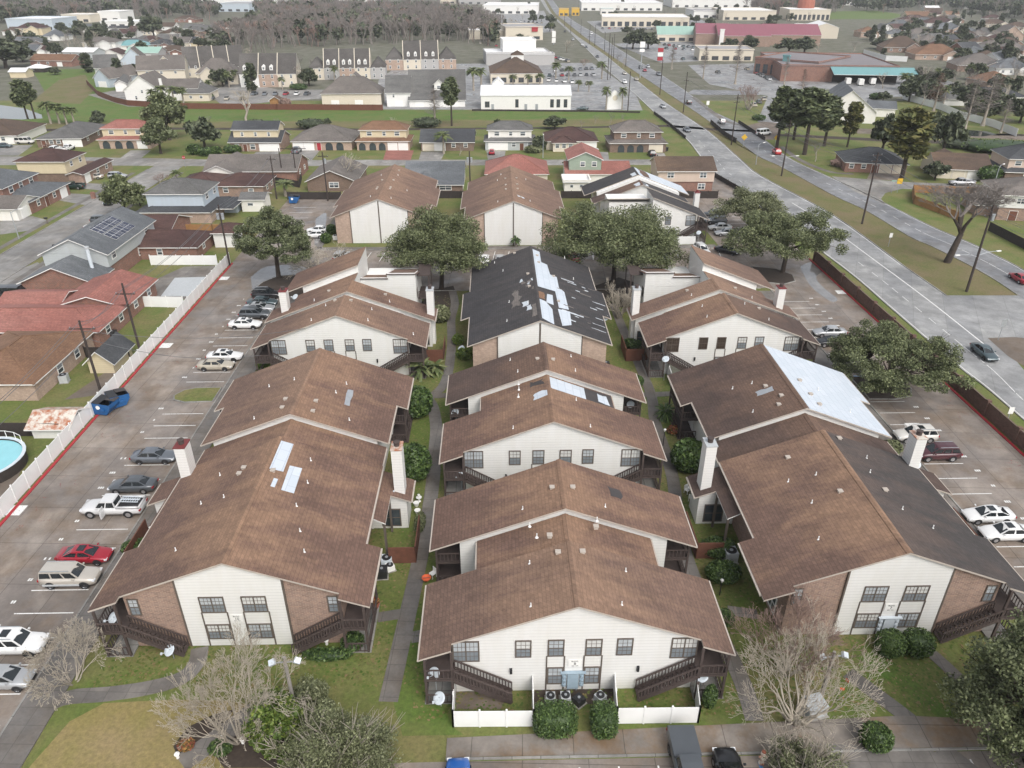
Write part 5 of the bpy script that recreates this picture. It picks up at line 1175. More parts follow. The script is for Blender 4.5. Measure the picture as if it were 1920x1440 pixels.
def car_parts(kind):
    K = KIND[kind]; out = {}
    ring = lambda zb, zt, w: [(-.0, zb), (w*.86, zb), (w*.985, zb+(zt-zb)*.3), (w, zb+(zt-zb)*.62), (w*.955, zt-(zt-zb)*.1), (w*.84, zt-.005), (w*.4, zt+.02), (0, zt+.028)]
    m = MB(); prev = None
    for x, zb, zt, w in K['st']:
        h = ring(zb, zt, w); full = [(x, y, z) for y, z in h] + [(x, -y, z) for y, z in h[-2:0:-1]]
        b = len(m.v); m.v += full; n = len(full)
        if prev is not None:
            for i in range(n): m.f.append((prev+i, b+i, b+(i+1) % n, prev+(i+1) % n)); m.m.append(0)
        else: m.f.append(tuple(b+i for i in range(n))); m.m.append(0)
        prev = b
    m.f.append(tuple(prev+i for i in reversed(range(n)))); m.m.append(0)
    wmax = max(s[3] for s in K['st'])
    for x in K['wb']:
        for s in (-1, 1):
            c = []
            for i in range(13):
                t = math.pi*i/12*1.16 - .25; c.append((x + math.cos(t)*(K['r']+.07), s*(wmax+.004), K['r'] + math.sin(t)*(K['r']+.07)))
            m.poly(c[::s], 1)
    x0 = K['st'][-1][0]; m.box(x0-.12, -.5, .36, x0+.02, .5, .56, 1)
    if 'bed' in K:
        a, b2 = K['bed']; wb_ = .8; m.box(a, -wb_, 1.155, b2, wb_, 1.17, 1)
        for s in (-1, 1): m.box(a-.05, s*wb_, 1.13, b2, s*(wb_+.15), 1.36, 0)
        m.box(a-.08, -.95, 1.1, a+.02, .95, 1.36, 0); m.box(b2-.05, -.9, 1.1, b2+.03, .9, 1.38, 0)
    out['body'] = m.mesh('body', [M['paint_white'], M['black']], True)
    # cabin shell and glass
    bx0, bx1, bz, bw = K['belt']; rx0, rx1, rz, rw = K['roof']; m = MB()
    low = [(bx0, -bw*.92, bz-.04), (bx1, -bw*.9, bz-.04), (bx1, bw*.9, bz-.04), (bx0, bw*.92, bz-.04)]
    lom = [(bx0*.5+bx1*.5, -bw*1.0, bz-.03), (bx0*.5+bx1*.5, bw*1.0, bz-.03)]
    top = [(rx0, -rw, rz-.03), (rx1, -rw, rz-.03), (rx1, rw, rz-.03), (rx0, rw, rz-.03)]
    mid_ = [((rx0+rx1)/2, -rw*.98, rz+.015), ((rx0+rx1)/2, rw*.98, rz+.015), ((rx0+rx1)/2, 0, rz+.04), (rx0, 0, rz), (rx1, 0, rz)]
    v = low + top + mid_; m.faces(v, [(0, 1, 5, 8, 4), (2, 3, 7, 9, 6), (1, 2, 6, 12, 5), (3, 0, 4, 11, 7), (4, 8, 10, 11), (8, 5, 12, 10), (11, 10, 9, 7), (10, 12, 6, 9)], 0)
    out['roof_panel'] = m.mesh('roof_panel', [M['paint_white']], False)
    def lerp(a, b, t): return Vector(a)*(1-t) + Vector(b)*t
    def pane(q, ins, off):
        a, b, c, d = [Vector(p) for p in q]; ce = (a+b+c+d)/4; n = (b-a).cross(d-a).normalized()
        i0, i1 = ins; f = lambda p, s1, s2, e1, e2: p + (e1-p)*s1 + (e2-p)*s2
        return [tuple(p + n*off) for p in (f(a, i0, i1, b, d), f(b, i0, i1, a, c), f(c, i0, i1, d, b), f(d, i0, i1, c, a))]
    gl = {}
    w = MB(); w.poly(pane((low[1], low[2], top[2], top[1]), (.07, .1), .012)); gl['windscreen'] = w
    w = MB(); w.poly(pane((low[3], low[0], top[0], top[3]), (.08, .13), .012)); gl['rear_window'] = w
    for s in (0, 1):
        A = (low[0], low[1], top[1], top[0]) if s == 0 else (low[2], low[3], top[3], top[2]); w = MB()
        nsp = 3 if kind in ('suv', 'wagon', 'van') else 2
        a, b, c, d = A
        for k in range(nsp):
            t0, t1 = k/nsp, (k+1)/nsp; w.poly(pane((lerp(a, b, t0), lerp(a, b, t1), lerp(d, c, t1), lerp(d, c, t0)), (.07, .12), .012))
        gl['side_window%d' % s] = w
    for k, w in gl.items(): out[k] = w.mesh(k.rstrip('01'), [M['carglass']])
    r = K['r']; m = MB(); m.lathe([(.6*r, -.1), (.92*r, -.11), (r, -.07), (r, .07), (.92*r, .11), (.6*r, .1)], n=16); m.xf(Matrix.Rotation(math.pi/2, 4, 'X')); out['tyre'] = m.mesh('tyre', [M['tyre']], True)
    m = MB(); m.lathe([(0, .075), (.2*r, .095), (.25*r, .07), (.55*r, .075), (.64*r, .1), (.64*r, -.1), (0, -.1)], n=14); m.xf(Matrix.Rotation(math.pi/2, 4, 'X'))
    for k in range(5):
        a = 2*math.pi*k/5
        for s in (-1, 1): m.faces([(math.cos(a+d)*r*q, s*.099, math.sin(a+d)*r*q) for d, q in ((-.2, .3), (.2, .3), (.33, .56), (-.33, .56))], [(0, 1, 2, 3)], 1)
    out['rim'] = m.mesh('rim', [M['rim'], M['black']], False)
    xf_, zb, zt, wf = K['st'][-2]; m = MB(); m.box(-.14, -.17, -.07, .1, .17, .07); out['headlight'] = m.mesh('headlight', [M['lamp_w']])
    m = MB(); m.box(-.05, -.16, -.09, .08, .16, .09); out['tail_light'] = m.mesh('tail_light', [M['lamp_r']])
    m = MB(); m.box(-.06, -.09, -.06, .06, .09, .07); out['mirror'] = m.mesh('mirror', [M['paint_white']])
    return out
def car_proto(kind):
    K = KIND[kind]; P_ = cached(('car', kind), lambda: car_parts(kind)); L = []
    for k in ('body', 'roof_panel', 'windscreen', 'rear_window', 'side_window0', 'side_window1'): L.append((k.rstrip('01'), P_[k], (0, 0, 0), None))
    w = max(s[3] for s in K['st'])
    for x in K['wb']:
        for s in (-1, 1): L.append(('wheel', P_['tyre'], (x, s*(w-.09), K['r']), P_['rim']))
    xf_, zb, zt, wf = K['st'][-2]; xr, zbr, ztr, wr = K['st'][1]
    for s in (-1, 1):
        L.append(('headlight', P_['headlight'], (xf_-.02, s*(wf-.13), zt-.1), None)); L.append(('tail_light', P_['tail_light'], (xr-.05, s*(wr-.15), ztr-.2), None))
        L.append(('mirror', P_['mirror'], (K['belt'][1]-.35, s*(K['belt'][3]+.14), K['belt'][2]+.1), None))
    return L
G_CAR = 'cars parked around the apartment lots'
CARS = []
def car(label, kind, col, x, y, rz, group=None, cat='car', name='parked_car', extras=()):
    t = thing(name, label, cat, (x, y, .016), rz, group)
    for nm, me, loc, sub in car_proto(kind):
        o = place(me, nm, t, loc)
        if nm in ('body', 'roof_panel', 'mirror'):
            o.material_slots[0].link = 'OBJECT'; o.material_slots[0].material = M['paint_'+col]
        if sub is not None: place(sub, 'rim', o)
    K = KIND[kind]
    if 'sunroof' in extras:
        m = MB(); rx0, rx1, rz_, rw = K['roof']; a = rx0*.35+rx1*.65; m.box(a-.3, -.38, rz_+.0, a+.35, .38, rz_+.052); m.build('sunroof', M['carglass'], t)
    if 'rails' in extras:
        rx0, rx1, rz_, rw = K['roof']
        for s in (-1, 1): m = MB(); m.bar((rx0+.1, s*(rw-.06), rz_+.06), (rx1-.1, s*(rw-.06), rz_+.06), .05, .05); m.build('roof_rail', M['grey'], t)
    if 'spare' in extras:
        m = MB(); m.lathe([(0, -.1), (.34, -.11), (.36, .08), (0, .1)], n=14); m.xf(Matrix.Translation((-2.5, 0, .95)) @ Matrix.Rotation(math.pi/2, 4, 'Y')); m.build('spare_wheel', M['tyre'], t)
    if 'trim' in extras:
        w = max(s[3] for s in K['st'])
        for s in (-1, 1): m = MB(); m.box(-2.1, s*(w-.01), .42, 1.1, s*(w+.02), .62); m.build('side_trim', M['ac'], t)
    return t
E_, N_, W_, S_ = YAW, YAW + math.pi/2, YAW + math.pi, YAW - math.pi/2
def lotcar(label, kind, col, u, v, rz, ex=(), group=G_CAR, z=.6, cat='car'):
    x, y = W(u, v, z); return car(label, kind, col, x, y, rz, group, cat, extras=ex)
lotcar('white van cut off by the photo edge, nearest the leafless tree', 'wagon', 'white', 28, 1208, E_, ('sunroof', 'rails'), cat='van')
lotcar('silver hatchback nose-in under the drooping leafless tree', 'hatch', 'silver', 10, 1272, E_)
lotcar('champagne old off-roader with its spare wheel on the back', 'wagon', 'champagne', 134, 1082, E_, ('rails', 'spare', 'trim'), cat='suv')
lotcar('bright red saloon with a sunroof and boot spoiler', 'coupe', 'red', 160, 1040, E_, ('sunroof',))
pk = lotcar('pale silver-white pickup truck with a ladder rack in its bed and the driver door open', 'pickup', 'cream', 214, 952, W_, cat='pickup')
lotcar('dark slate saloon parked tail-in beside the silver pickup', 'sedan', 'slate', 249, 909, W_)
lotcar('steel grey saloon parked nose-in by the left white chimney', 'sedan', 'grey', 290, 855, E_)
lotcar('beige saloon, nearer of the pale pair by the left stair', 'sedan', 'beige', 405, 684, E_)
lotcar('white saloon, farther of the pale pair by the left stair', 'sedan', 'white', 422, 667, E_, ('sunroof',))
lotcar('white saloon with sunroof at the near end of the upper left row', 'sedan', 'white', 460, 607, E_, ('sunroof',))
lotcar('slate grey estate parked between the white and the silver cars', 'suv', 'slate', 478, 589, E_, ('rails',))
lotcar('silver saloon, second behind the slate estate', 'sedan', 'silver', 486, 577, E_, ('sunroof',))
lotcar('teal-grey saloon one from the far end of the upper left row', 'sedan', 'teal', 492, 566, E_)
lotcar('black SUV at the far end of the upper left row', 'suv', 'black', 500, 552, E_, ('rails',), cat='suv')
lotcar('pearl white SUV with a sunroof behind the right white chimney', 'suv', 'pearl', 1716, 816, W_, ('sunroof', 'rails'), cat='suv')
lotcar('maroon SUV half hidden by the right white chimney', 'suv', 'maroon', 1757, 850, W_, ('rails',), cat='suv')
lotcar('white sporty saloon with a black glass roof panel, beyond its neighbour', 'coupe', 'white', 1852, 965, W_, ('sunroof',))
lotcar('white boxy saloon, nearest car on the right lot', 'sedan', 'white', 1886, 998, W_, ('sunroof',))
lotcar('silver-white saloon peeping out left of the ragged oak', 'sedan', 'silver', 1555, 622, W_)
lotcar('black coupe in front of the silver-white one by the ragged oak', 'coupe', 'black', 1560, 640, W_)
lotcar('red compact under the wide oak beside the black roof', 'hatch', 'red', 1076, 484, S_+.25)
lotcar('dark green-grey saloon under the wide oak, left of three', 'sedan', 'dark', 1186, 486, S_+.1)
lotcar('dark saloon in the middle of the three by the wide oak', 'sedan', 'black', 1215, 482, S_+.1)
lotcar('slate saloon, right of the three by the wide oak', 'sedan', 'slate', 1241, 480, S_+.1)
lotcar('white SUV by the white yard fence of the right back-row building', 'suv', 'white', 1316, 469, S_+.2, ('rails',), cat='suv')
lotcar('black saloon beside the white SUV, near the lot-entrance oak', 'sedan', 'black', 1364, 469, S_+.9)
lotcar('white saloon parked nose-in just left of the black roof', 'sedan', 'white', 908, 486, N_)
lotcar('black SUV in shade under the broad oak', 'suv', 'black', 880, 488, N_, cat='suv')
lotcar('pale blue-white saloon behind the black roof edge', 'sedan', 'silver', 937, 486, N_)
lotcar('silver SUV behind the pale leafless tree of the back lot', 'suv', 'silver', 640, 480, N_-.2, cat='suv')
lotcar('silver saloon with gleaming roof at the right back-row building, nearest', 'sedan', 'silver', 1362, 436, W_)
lotcar('white saloon second from the near end beside the right back-row building', 'sedan', 'white', 1350, 426, W_)
lotcar('grey SUV third beside the right back-row building', 'suv', 'grey', 1342, 414, W_, cat='suv')
lotcar('dark SUV at the head of the row beside the right back-row building', 'suv', 'dark', 1338, 402, W_, cat='suv')
lotcar('white car tucked between the left oak and the ball shrubs', 'hatch', 'white', 590, 440, W_)
lotcar('black and white car at the left corner of the back-row building', 'sedan', 'white', 596, 431, W_)
lotcar('blue car seen roof and tail at the bottom edge of the front lot', 'hatch', 'blue', 858, 1474, N_+.02, cat='car')
pk2 = lotcar('grey pickup with a black bed cover in the front lot', 'pickup', 'slate', 1292, 1447, S_, cat='pickup')
lotcar('black car with a rounded tail in the front lot', 'sedan', 'black', 1374, 1462, N_)
# pickup extras: open door, ladders in the bed
m = MB(); m.box(.45, -1.75, .5, .55, -.98, 1.12); m.box(.48, -1.7, 1.12, .52, -1.0, 1.6); m.xf(Matrix.Scale(-1, 4, (0, 1, 0))); d = m.build('open_door', M['paint_cream'], pk)
m = MB()
for k in range(2):
    y = -.45 + .55*k
    for s in (-.18, .18): m.bar((-2.7, y+s, 1.42+.06*k), (-.8, y+s, 1.5+.06*k), .05, .07)
    for i in range(8): m.bar((-2.6+.23*i, y-.18, 1.43+.01*i+.06*k), (-2.6+.23*i, y+.18, 1.43+.01*i+.06*k), .04, .04)
lx = m.build('ladder', M['dish'], None); lx.matrix_world = pk.matrix_basis.copy(); tag(lx, 'pair of pale ladders lying in the bed of the silver pickup', 'ladder')
m = MB(); m.box(-2.95, -.93, 1.37, -.7, .93, 1.42); m.build('bed_cover', M['paint_slate'], pk2)
# street cars
G_ST = 'cars on the streets'
def stcar(label, kind, col, u, v, rz, cat='car', ex=(), group=G_ST): x, y = W(u, v, .6); return car(label, kind, col, x, y, rz, group, cat, extras=ex)
def along(a, b): p, q = W(*a), W(*b); return math.atan2(q[1]-p[1], q[0]-p[0])
bd = lambda u, v: along((u, v), (u + 60, v + 46))
stcar('blue-grey saloon driving past the brick wall towards the viewer', 'sedan', 'teal', 1846, 660, along((1830, 650), (1900, 705)))
stcar('red saloon leaving at the right edge beyond the median', 'sedan', 'red', 1912, 521, along((1900, 515), (1860, 490)), )
stcar('bright red SUV on the far carriageway by the yellow signs', 'suv', 'brightred', 1456, 285, along((1476, 300), (1440, 270)), 'suv')
stcar('silver SUV crossing the bridge on the far carriageway', 'suv', 'silver', 1353, 228, along((1370, 240), (1340, 218)), 'suv')
stcar('grey saloon crossing the bridge on the near carriageway', 'sedan', 'grey', 1288, 243, along((1270, 230), (1310, 260)))
stcar('black SUV ahead of the bridge on the far carriageway', 'suv', 'black', 1291, 192, along((1310, 205), (1280, 182)), 'suv')
stcar('silver saloon ahead of the bridge on the near carriageway', 'sedan', 'silver', 1243, 199, along((1230, 190), (1260, 212)))
for i, (lab, k, c, u, v) in enumerate((('pale green saloon near the memorial sign on the boulevard', 'sedan', 'champagne', 1171, 137), ('white car behind the pale green saloon on the boulevard', 'suv', 'white', 1171, 154), ('champagne car beside the median palms', 'sedan', 'beige', 1193, 148),
      ('dark SUV passing the big pole sign', 'suv', 'black', 1201, 126), ('silver SUV right of the dark one by the big pole sign', 'suv', 'silver', 1215, 125), ('red saloon behind the dark SUV at the pole sign', 'sedan', 'red', 1209, 132), ('grey pickup nearest the wet car park entry', 'pickup', 'grey', 1235, 139),
      ('dark car alone on the near carriageway by the purple tree', 'sedan', 'dark', 1120, 106), ('white car leading the dark one up the boulevard', 'sedan', 'white', 1092, 84), ('slate car just behind the leading white one', 'sedan', 'slate', 1099, 88), ('black car at the top of the near carriageway', 'sedan', 'black', 1059, 59),
      ('white van far up the far carriageway', 'van', 'white', 1109, 63), ('silver car following the far white van', 'sedan', 'silver', 1106, 67), ('pale car on the near side beside the bare tree', 'suv', 'silver', 1074, 74))):
    stcar(lab, k, c, u, v, bd(u, v) if u != 1209 else bd(u, v))
W2 = lambda u, v: along((u, v), (u+10, v-10))
stcar('dark green pickup on the driveway of the pillared grey house', 'pickup', 'green', 136, 350, W_, 'pickup')
stcar('pale green saloon on the driveway of the butter-sided house', 'sedan', 'champagne', 176, 331, W_)
stcar('silver SUV parked at the kerb left of the street tree', 'suv', 'silver', 220, 330, E_, 'suv')
stcar('dark green SUV half behind the street tree', 'suv', 'teal', 207, 377, S_, 'suv')
stcar('white coupe parked on the verge of the left street', 'coupe', 'white', 180, 426, E_)
stcar('dark SUV beyond the white coupe on the left street', 'suv', 'slate', 192, 413, E_, 'suv')
stcar('silver car half hidden by the maroon roof', 'sedan', 'silver', 229, 415, E_)
stcar('black van beside the solar-panel house at the left edge', 'van', 'black', 28, 553, E_, 'van')
stcar('white SUV in front of the long grey ranch house', 'suv', 'white', 104, 279, N_, 'suv')
stcar('white pickup in front of the long grey ranch house', 'pickup', 'white', 127, 279, N_, 'pickup')
stcar('white box trailer van on the driveway at the far left', 'van', 'pearl', 47, 266, E_, 'van')
stcar('grey-blue saloon at the far left driveway', 'sedan', 'teal', 7, 273, E_)
stcar('grey pickup on the driveway beside the tan arched house', 'pickup', 'grey', 556, 283, N_, 'pickup')
stcar('red car on the driveway of the pale grey two-storey house', 'hatch', 'red', 922, 285, N_)
stcar('white car by the porch of the maroon hip-roofed house', 'hatch', 'white', 1117, 284, N_)
stcar('black SUV by the brown brick two-storey house', 'suv', 'black', 1222, 288, N_, 'suv')
stcar('silver pickup on the side street by the brown ranch house', 'pickup', 'silver', 1803, 343, W_-.1, 'pickup')
stcar('blue saloon beside the white shop wall', 'sedan', 'teal', 1092, 203, W_)
stcar('white trailer parked by the bridge end', 'van', 'white', 1432, 250, .5, 'trailer')
stcar('white car at the left kerb behind the street tree', 'sedan', 'white', 325, 341, N_)
# ------------------------------------------------------------------ fences and walls
def fence(label, pts, h, panel, post, step=2.4, th=.06, name='fence', pw=.13, cap=True, ph=.12, group=None, z0=.0):
    t = thing(name, label, 'fence' if name != 'boundary_wall' else 'wall', (*pts[0], 0), 0, group); o = Vector((*pts[0], 0))
    for a, b in zip(pts[:-1], pts[1:]):
        a, b = Vector((*a, 0))-o, Vector((*b, 0))-o; L = (b-a).length; n = max(1, round(L/step)); d = (b-a)/n
        for i in range(n):
            p, q = a + d*i, a + d*(i+1); m = MB(); m.bar(p+Vector((0, 0, z0+h/2)), q+Vector((0, 0, z0+h/2)), th, h-.08); m.build('panel', M[panel], t)
            if post: m = MB(); m.box(p.x-pw/2, p.y-pw/2, 0, p.x+pw/2, p.y+pw/2, h+ph+z0); m.build('post', M[post], t)
        if post: m = MB(); m.box(b.x-pw/2, b.y-pw/2, 0, b.x+pw/2, b.y+pw/2, h+ph+z0); m.build('post', M[post], t)
    return t
fence('long white vinyl fence behind the red kerb of the left lot', [C(-55.15, 34), C(-55.15, 134)], 2.0, 'vinyl', 'vinyl', z0=.06)
fence('white vinyl fence across the far side of the covered pool yard', [W(284, 497), W(408, 497)], 1.9, 'vinyl', 'vinyl')
fence('white vinyl fence on the near side of the covered pool yard', [W(254, 575), W(346, 577)], 1.9, 'vinyl', 'vinyl')
fence('rusty brick boundary wall between the right lot and the boulevard', [C(54.3, 34), C(54.3, 133)], 2.0, 'brick_wall', 'brick_wall', 6.2, .22, 'boundary_wall', .5, ph=.16)
fence('white vinyl yard fence round the left stair of building 8', [W(853, 1296), W(850, 1363), W(1000, 1362), W(998, 1290)], 1.72, 'vinyl', 'vinyl', 2.0)
fence('white vinyl yard fence round the right stair of building 8', [W(1150, 1290), W(1155, 1357), W(1308, 1355), W(1302, 1300)], 1.72, 'vinyl', 'vinyl', 2.0)
fence('white yard fence at the foot of the second right building', [W(1248, 690), W(1258, 726), W(1330, 724), W(1312, 690)], 1.7, 'vinyl', 'vinyl', 2.4)
fence('white yard fence behind the second left building stair', [W(728, 700), W(772, 700), W(770, 672)], 1.6, 'vinyl', 'vinyl', 2.4)
fence('white yard fence below the right back-row building', [W(1250, 459), W(1304, 458), W(1304, 444)], 1.7, 'vinyl', 'vinyl', 2.4)
fence('blackened board fence by the rusty shed and round pool', [W(-20, 818), W(60, 818), W(118, 820)], 1.9, 'fence_black', None)
fence('blackened board fence between the yards behind the cream shed', [W(140, 655), W(165, 672), W(245, 672)], 1.8, 'fence_black', None)
fence('new cedar fence behind the maroon-roofed ranch house', [W(340, 437), W(400, 437), W(470, 440)], 1.9, 'wood_new', 'wood_new')
fence('dark board fence behind the back-row buildings, left stretch', [W(540, 374), W(640, 374)], 1.8, 'fence_black', 'fence_black')
fence('dark board fence behind the back-row buildings, middle stretch', [W(812, 372), W(882, 372)], 1.8, 'fence_black', 'fence_black')
fence('dark board fence behind the back-row buildings, by the white trailer', [W(1052, 372), W(1108, 372)], 1.8, 'fence_black', 'fence_black')
fence('dark board fence below the cream and brick house', [W(1270, 372), W(1345, 372)], 1.8, 'fence_black', 'fence_black')
fence('dark board fence running back beside the power poles', [W(495, 340), W(562, 352), W(566, 335)], 1.7, 'fence_black', None)
fence('long brown board fence along the far side of the canal', [W(240, 198), W(330, 204), W(520, 206), W(700, 207), W(718, 207)], 2.2, 'wood_brown', 'wood_brown', 5)
fence('brown board fence curving round the townhouse drive', [W(163, 158), W(185, 180), W(215, 192), W(240, 198)], 2.2, 'wood_brown', None, 5)
fence('dark hedge-like board fence behind the white shop', [W(885, 208), W(1120, 210), W(1200, 212)], .7, 'fence_black', None, 6)
fence('new orange-brown fence on the corner lot by the side street', [W(1830, 365), W(1760, 363), W(1710, 361), W(1712, 382), W(1760, 400), W(1800, 415)], 1.9, 'wood_new', 'wood_new')
fence('dark board fence along the verge at the right edge', [W(1852, 432), W(1940, 478)], 1.9, 'fence_black', None)
fence('tall white wall curving behind the leafless cypresses', [W(1692, 186), W(1760, 205), W(1800, 222), W(1860, 238), W(1905, 256)], 2.5, 'vinyl', None, 4)
fence('white wall between the mall car park and the subdivision', [W(1618, 102), W(1660, 114), W(1700, 116)], 3, 'vinyl', None, 6)
fence('black bridge railing on the left of the near carriageway', [W(1226, 214), W(1252, 233), W(1285, 261)], 1.1, 'fence_black', 'fence_black', 5)
fence('black bridge railing between the two carriageways', [W(1332, 232), W(1358, 255), W(1380, 268)], 1.5, 'fence_black', 'fence_black', 4)
fence('dark bridge parapet on the right of the far carriageway', [W(1384, 231), W(1434, 264)], 1.2, 'fence_black', None, 6)
fence('dark road-side fence beside the cream and brick house', [W(1340, 333), W(1390, 362), W(1420, 382)], 1.3, 'fence_black', 'fence_black', 4)
# ------------------------------------------------------------------ poles, lamps, wires
def pole(label, u, v, ut, vt, r=.17, arms=(), light=(), tr=0, mat='pole_wood', name='utility_pole', cat='utility pole', group='wooden utility poles'):
    x, y = W(u, v); h = Zat(vt, y); t = thing(name, label, cat, (x, y, 0), YAW, group)
    m = MB(); m.tube([(0, 0, -.2), (0, 0, h)], [r*1.15, r*.75], 8); m.build('shaft', M[mat], t)
    for dz, w, a in arms:
        m = MB(); d = Vector((math.cos(a), math.sin(a), 0))*w/2; m.bar(d+Vector((0, .15, h-dz)), -d+Vector((0, .15, h-dz)), .1, .14); ar = m.build('crossarm', M[mat], t)
        for k in (-.92, 0, .92): m = MB(); p = d*k; m.cyl(p.x, p.y+.15, h-dz+.07, h-dz+.28, .05, n=6); m.build('insulator', M['grey'], ar)
    for k in range(tr): m = MB(); m.cyl(.42*(-1)**k, -.1, h-2.6, h-1.5, .27, n=10); m.build('transformer', M['grey'], t)
    for dz, l, a in light:
        m = MB(); d = Vector((math.cos(a), math.sin(a), 0)); m.tube([(0, 0, h-dz), d*l*.5+Vector((0, 0, h-dz+.45)), d*l+Vector((0, 0, h-dz+.5))], .05, 6); ar = m.build('lamp_arm', M['grey'], t)
        m = MB(); m.box(-.4, -.14, -.08, .4, .14, .08); m.xf(Matrix.Translation(d*(l+.3)+Vector((0, 0, h-dz+.5))) @ Matrix.Rotation(a, 4, 'Z')); m.build('lamp_head', M['white'], ar)
    t['top'] = h; return t, Vector((x, y, h))
PO = {}
for k, a in dict(
  p1=('pole beside the dumpster with a wide crossarm', 190, 738, 170, 601, .17, [(1.2, 3.2, 0)]), p2=('pole against the left fence near the square yard', 267, 674, 222, 531, .17, [(1.6, 2.6, 0)]),
  p3=('pole with a round transformer over the covered pool yard', 431, 498, 398, 384, .17, [], [], 2), p4=('tall pole behind the white garden shed', 519, 373, 506, 292, .16, [(.8, 2.2, 0)]),
  p5=('left leg of the pole pair beyond the fences', 531, 338, 525, 278, .16, []), p6=('right leg of the pole pair beyond the fences', 557, 338, 548, 276, .16, [(.4, 6.5, 0)]),
  p7=('pole with bucket gear by the small blue dumpster', 615, 377, 607, 285, .16, [(1, 2.4, 0)], [], 1), p8=('pole with transformer between the middle back roofs', 882, 362, 881, 283, .16, [], [], 2),
  p9=('pole with transformer behind the black torn roof', 1229, 332, 1228, 290, .16, [(.6, 2, 0)], [], 1), b1=('pole beside the white shop on the boulevard', 1177, 208, 1176, 134, .18, []),
  b2=('pole on the median tip by the wet car park', 1237, 178, 1244, 112, .18, []), b4=('pole left of the bridge on the median', 1281, 211, 1286, 135, .18, [(3, 2, 0)]),
  b5=('banded pole on the median beside the bridge railing', 1371, 272, 1383, 176, .18, [(1.2, 2.2, .3), (2.4, 2.2, .3)]), b6=('median pole with two street lamps by the red SUV', 1465, 330, 1484, 226, .19, [(1.3, 2.2, .3), (3.2, 2.2, .3)], [(9.5, 3.4, .2), (9.2, 3.0, 3.3)]),
  b7=('dark pole on the wide part of the median', 1616, 420, 1631, 286, .19, [(.6, 2.4, .3), (1.8, 2.4, .3)]), b8=('tall median pole with two street lamps near the median tip', 1812, 547, 1855, 384, .2, [(.6, 2.4, .3), (1.8, 2.4, .3)], [(8.5, 3.6, .2), (8.7, 3.6, 3.3)], 1)).items():
    PO[k] = pole('wooden utility ' + a[0], *a[1:])[1]
for i, (u, v, vt) in enumerate(((1105, 82, 45), (1115, 86, 47), (1133, 97, 60), (1139, 150, 62), (1150, 110, 64), (1173, 125, 74), (1089, 66, 36), (1070, 62, 30), (1058, 50, 22), (1144, 147, 70))):
    pole('thin pole of the far boulevard, %s from its far end' % ('fifth', 'sixth', 'seventh', 'ninth', 'eighth', 'last but one', 'fourth', 'third', 'second', 'tenth')[i], u, v, u + 1, vt, .16)
def wires(label, pts, sag=1.0, r=.03, mat='wire'):
    m = MB()
    for a, b in zip(pts[:-1], pts[1:]):
        a, b = Vector(a), Vector(b); m.tube([a + (b-a)*t - Vector((0, 0, sag*4*t*(1-t))) for t in [i/8 for i in range(9)]], r, 4)
    return tag(m.build('power_line', M[mat]), label, 'power line', 'power lines')
off = lambda k, dx, dz: PO[k] + Vector((dx, 0, dz))
wl = Vector((*W(-160, 1100), 9.5))
for dx, dz, s in ((-1.4, -1, 'outer left'), (1.4, -1, 'outer right'), (0, -.2, 'top')): wires('%s wire of the left yard poles' % s, [wl + Vector((dx, 0, dz)), off('p1', dx, dz), off('p2', dx*.8, dz-.4), off('p3', dx*.3, dz), off('p4', dx*.6, dz)], 1.1)
wires('sagging service drop across the left lot to the second left building', [off('p1', .2, -1.4), Vector((*C(-30.5, 89), 7.2))], 1.2)
wires('lower service drop across the left lot', [off('p1', .2, -2.4), Vector((*C(-36.0, 86.5), 4.6))], 1.4)
fr = Vector((*W(2050, 640, 0), PO['b8'].z))
for dx, dz, s in ((-1.1, -.6, 'upper left'), (1.1, -.6, 'upper right'), (-1.1, -1.8, 'lower left'), (1.1, -1.8, 'lower right')): wires('%s wire along the boulevard median' % s, [fr + Vector((dx, 0, dz)), off('b8', dx, dz), off('b7', dx, dz), off('b6', dx, dz-.8), off('b5', dx, dz-.4), off('b4', dx*.8, dz-1)], 1.2, .028)
def flood(label, u, v, ut, vt, mat='pole_grey', nest=False):
    x, y = W(u, v); h = Zat(vt, y); t = thing('flood_light', label, 'light pole', (x, y, 0), .1, 'flood light poles of the complex'); m = MB(); m.tube([(0, 0, -.1), (0, 0, h)], [.16, .12], 8); m.build('shaft', M[mat], t)
    m = MB(); m.bar((-.75, 0, h-.5), (.75, 0, h-.5), .08, .08); m.build('crossarm', M['grey'], t)
    for s in (-1, 1): m = MB(); m.box(-.22, -.2, -.12, .22, .2, .12); m.xf(Matrix.Translation((s*.85, -.05, h-.38)) @ Matrix.Rotation(s*.5, 4, 'Y') @ Matrix.Rotation(.5, 4, 'X')); m.build('lamp_head', M['dish'], t)
    if nest:
        sg = bare_segs(random.Random(4), .3, .02, 3, spread=1.0, stems=16, lean=1.4, up=-.1, kids=(2, 3)); o = place(seg_mesh('bird_nest', sg, 'twig', 3, .008), 'bird_nest', None, (x-.25, y, h-.35)); tag(o, 'untidy twig nest on the head of the left flood light pole', 'nest')
    return t
flood('weathered flood light pole with a twig nest, left of building 8', 558, 1352, 530, 1232, nest=True)
flood('weathered flood light pole amid the leafless crape myrtle', 1540, 1305, 1565, 1222)
x, y = W(1563, 700); t = thing('lot_lamp', 'grey lamp post with a small head beside the ragged oak', 'lamp post', (x, y, 0), 0); h = Zat(634, y)
m = MB(); m.tube([(0, 0, 0), (0, 0, h)], [.1, .07], 8); m.build('shaft', M['grey'], t); m = MB(); m.box(-.1, -.2, h-.15, .75, .2, h+.1); m.build('lamp_head', M['dish'], t)
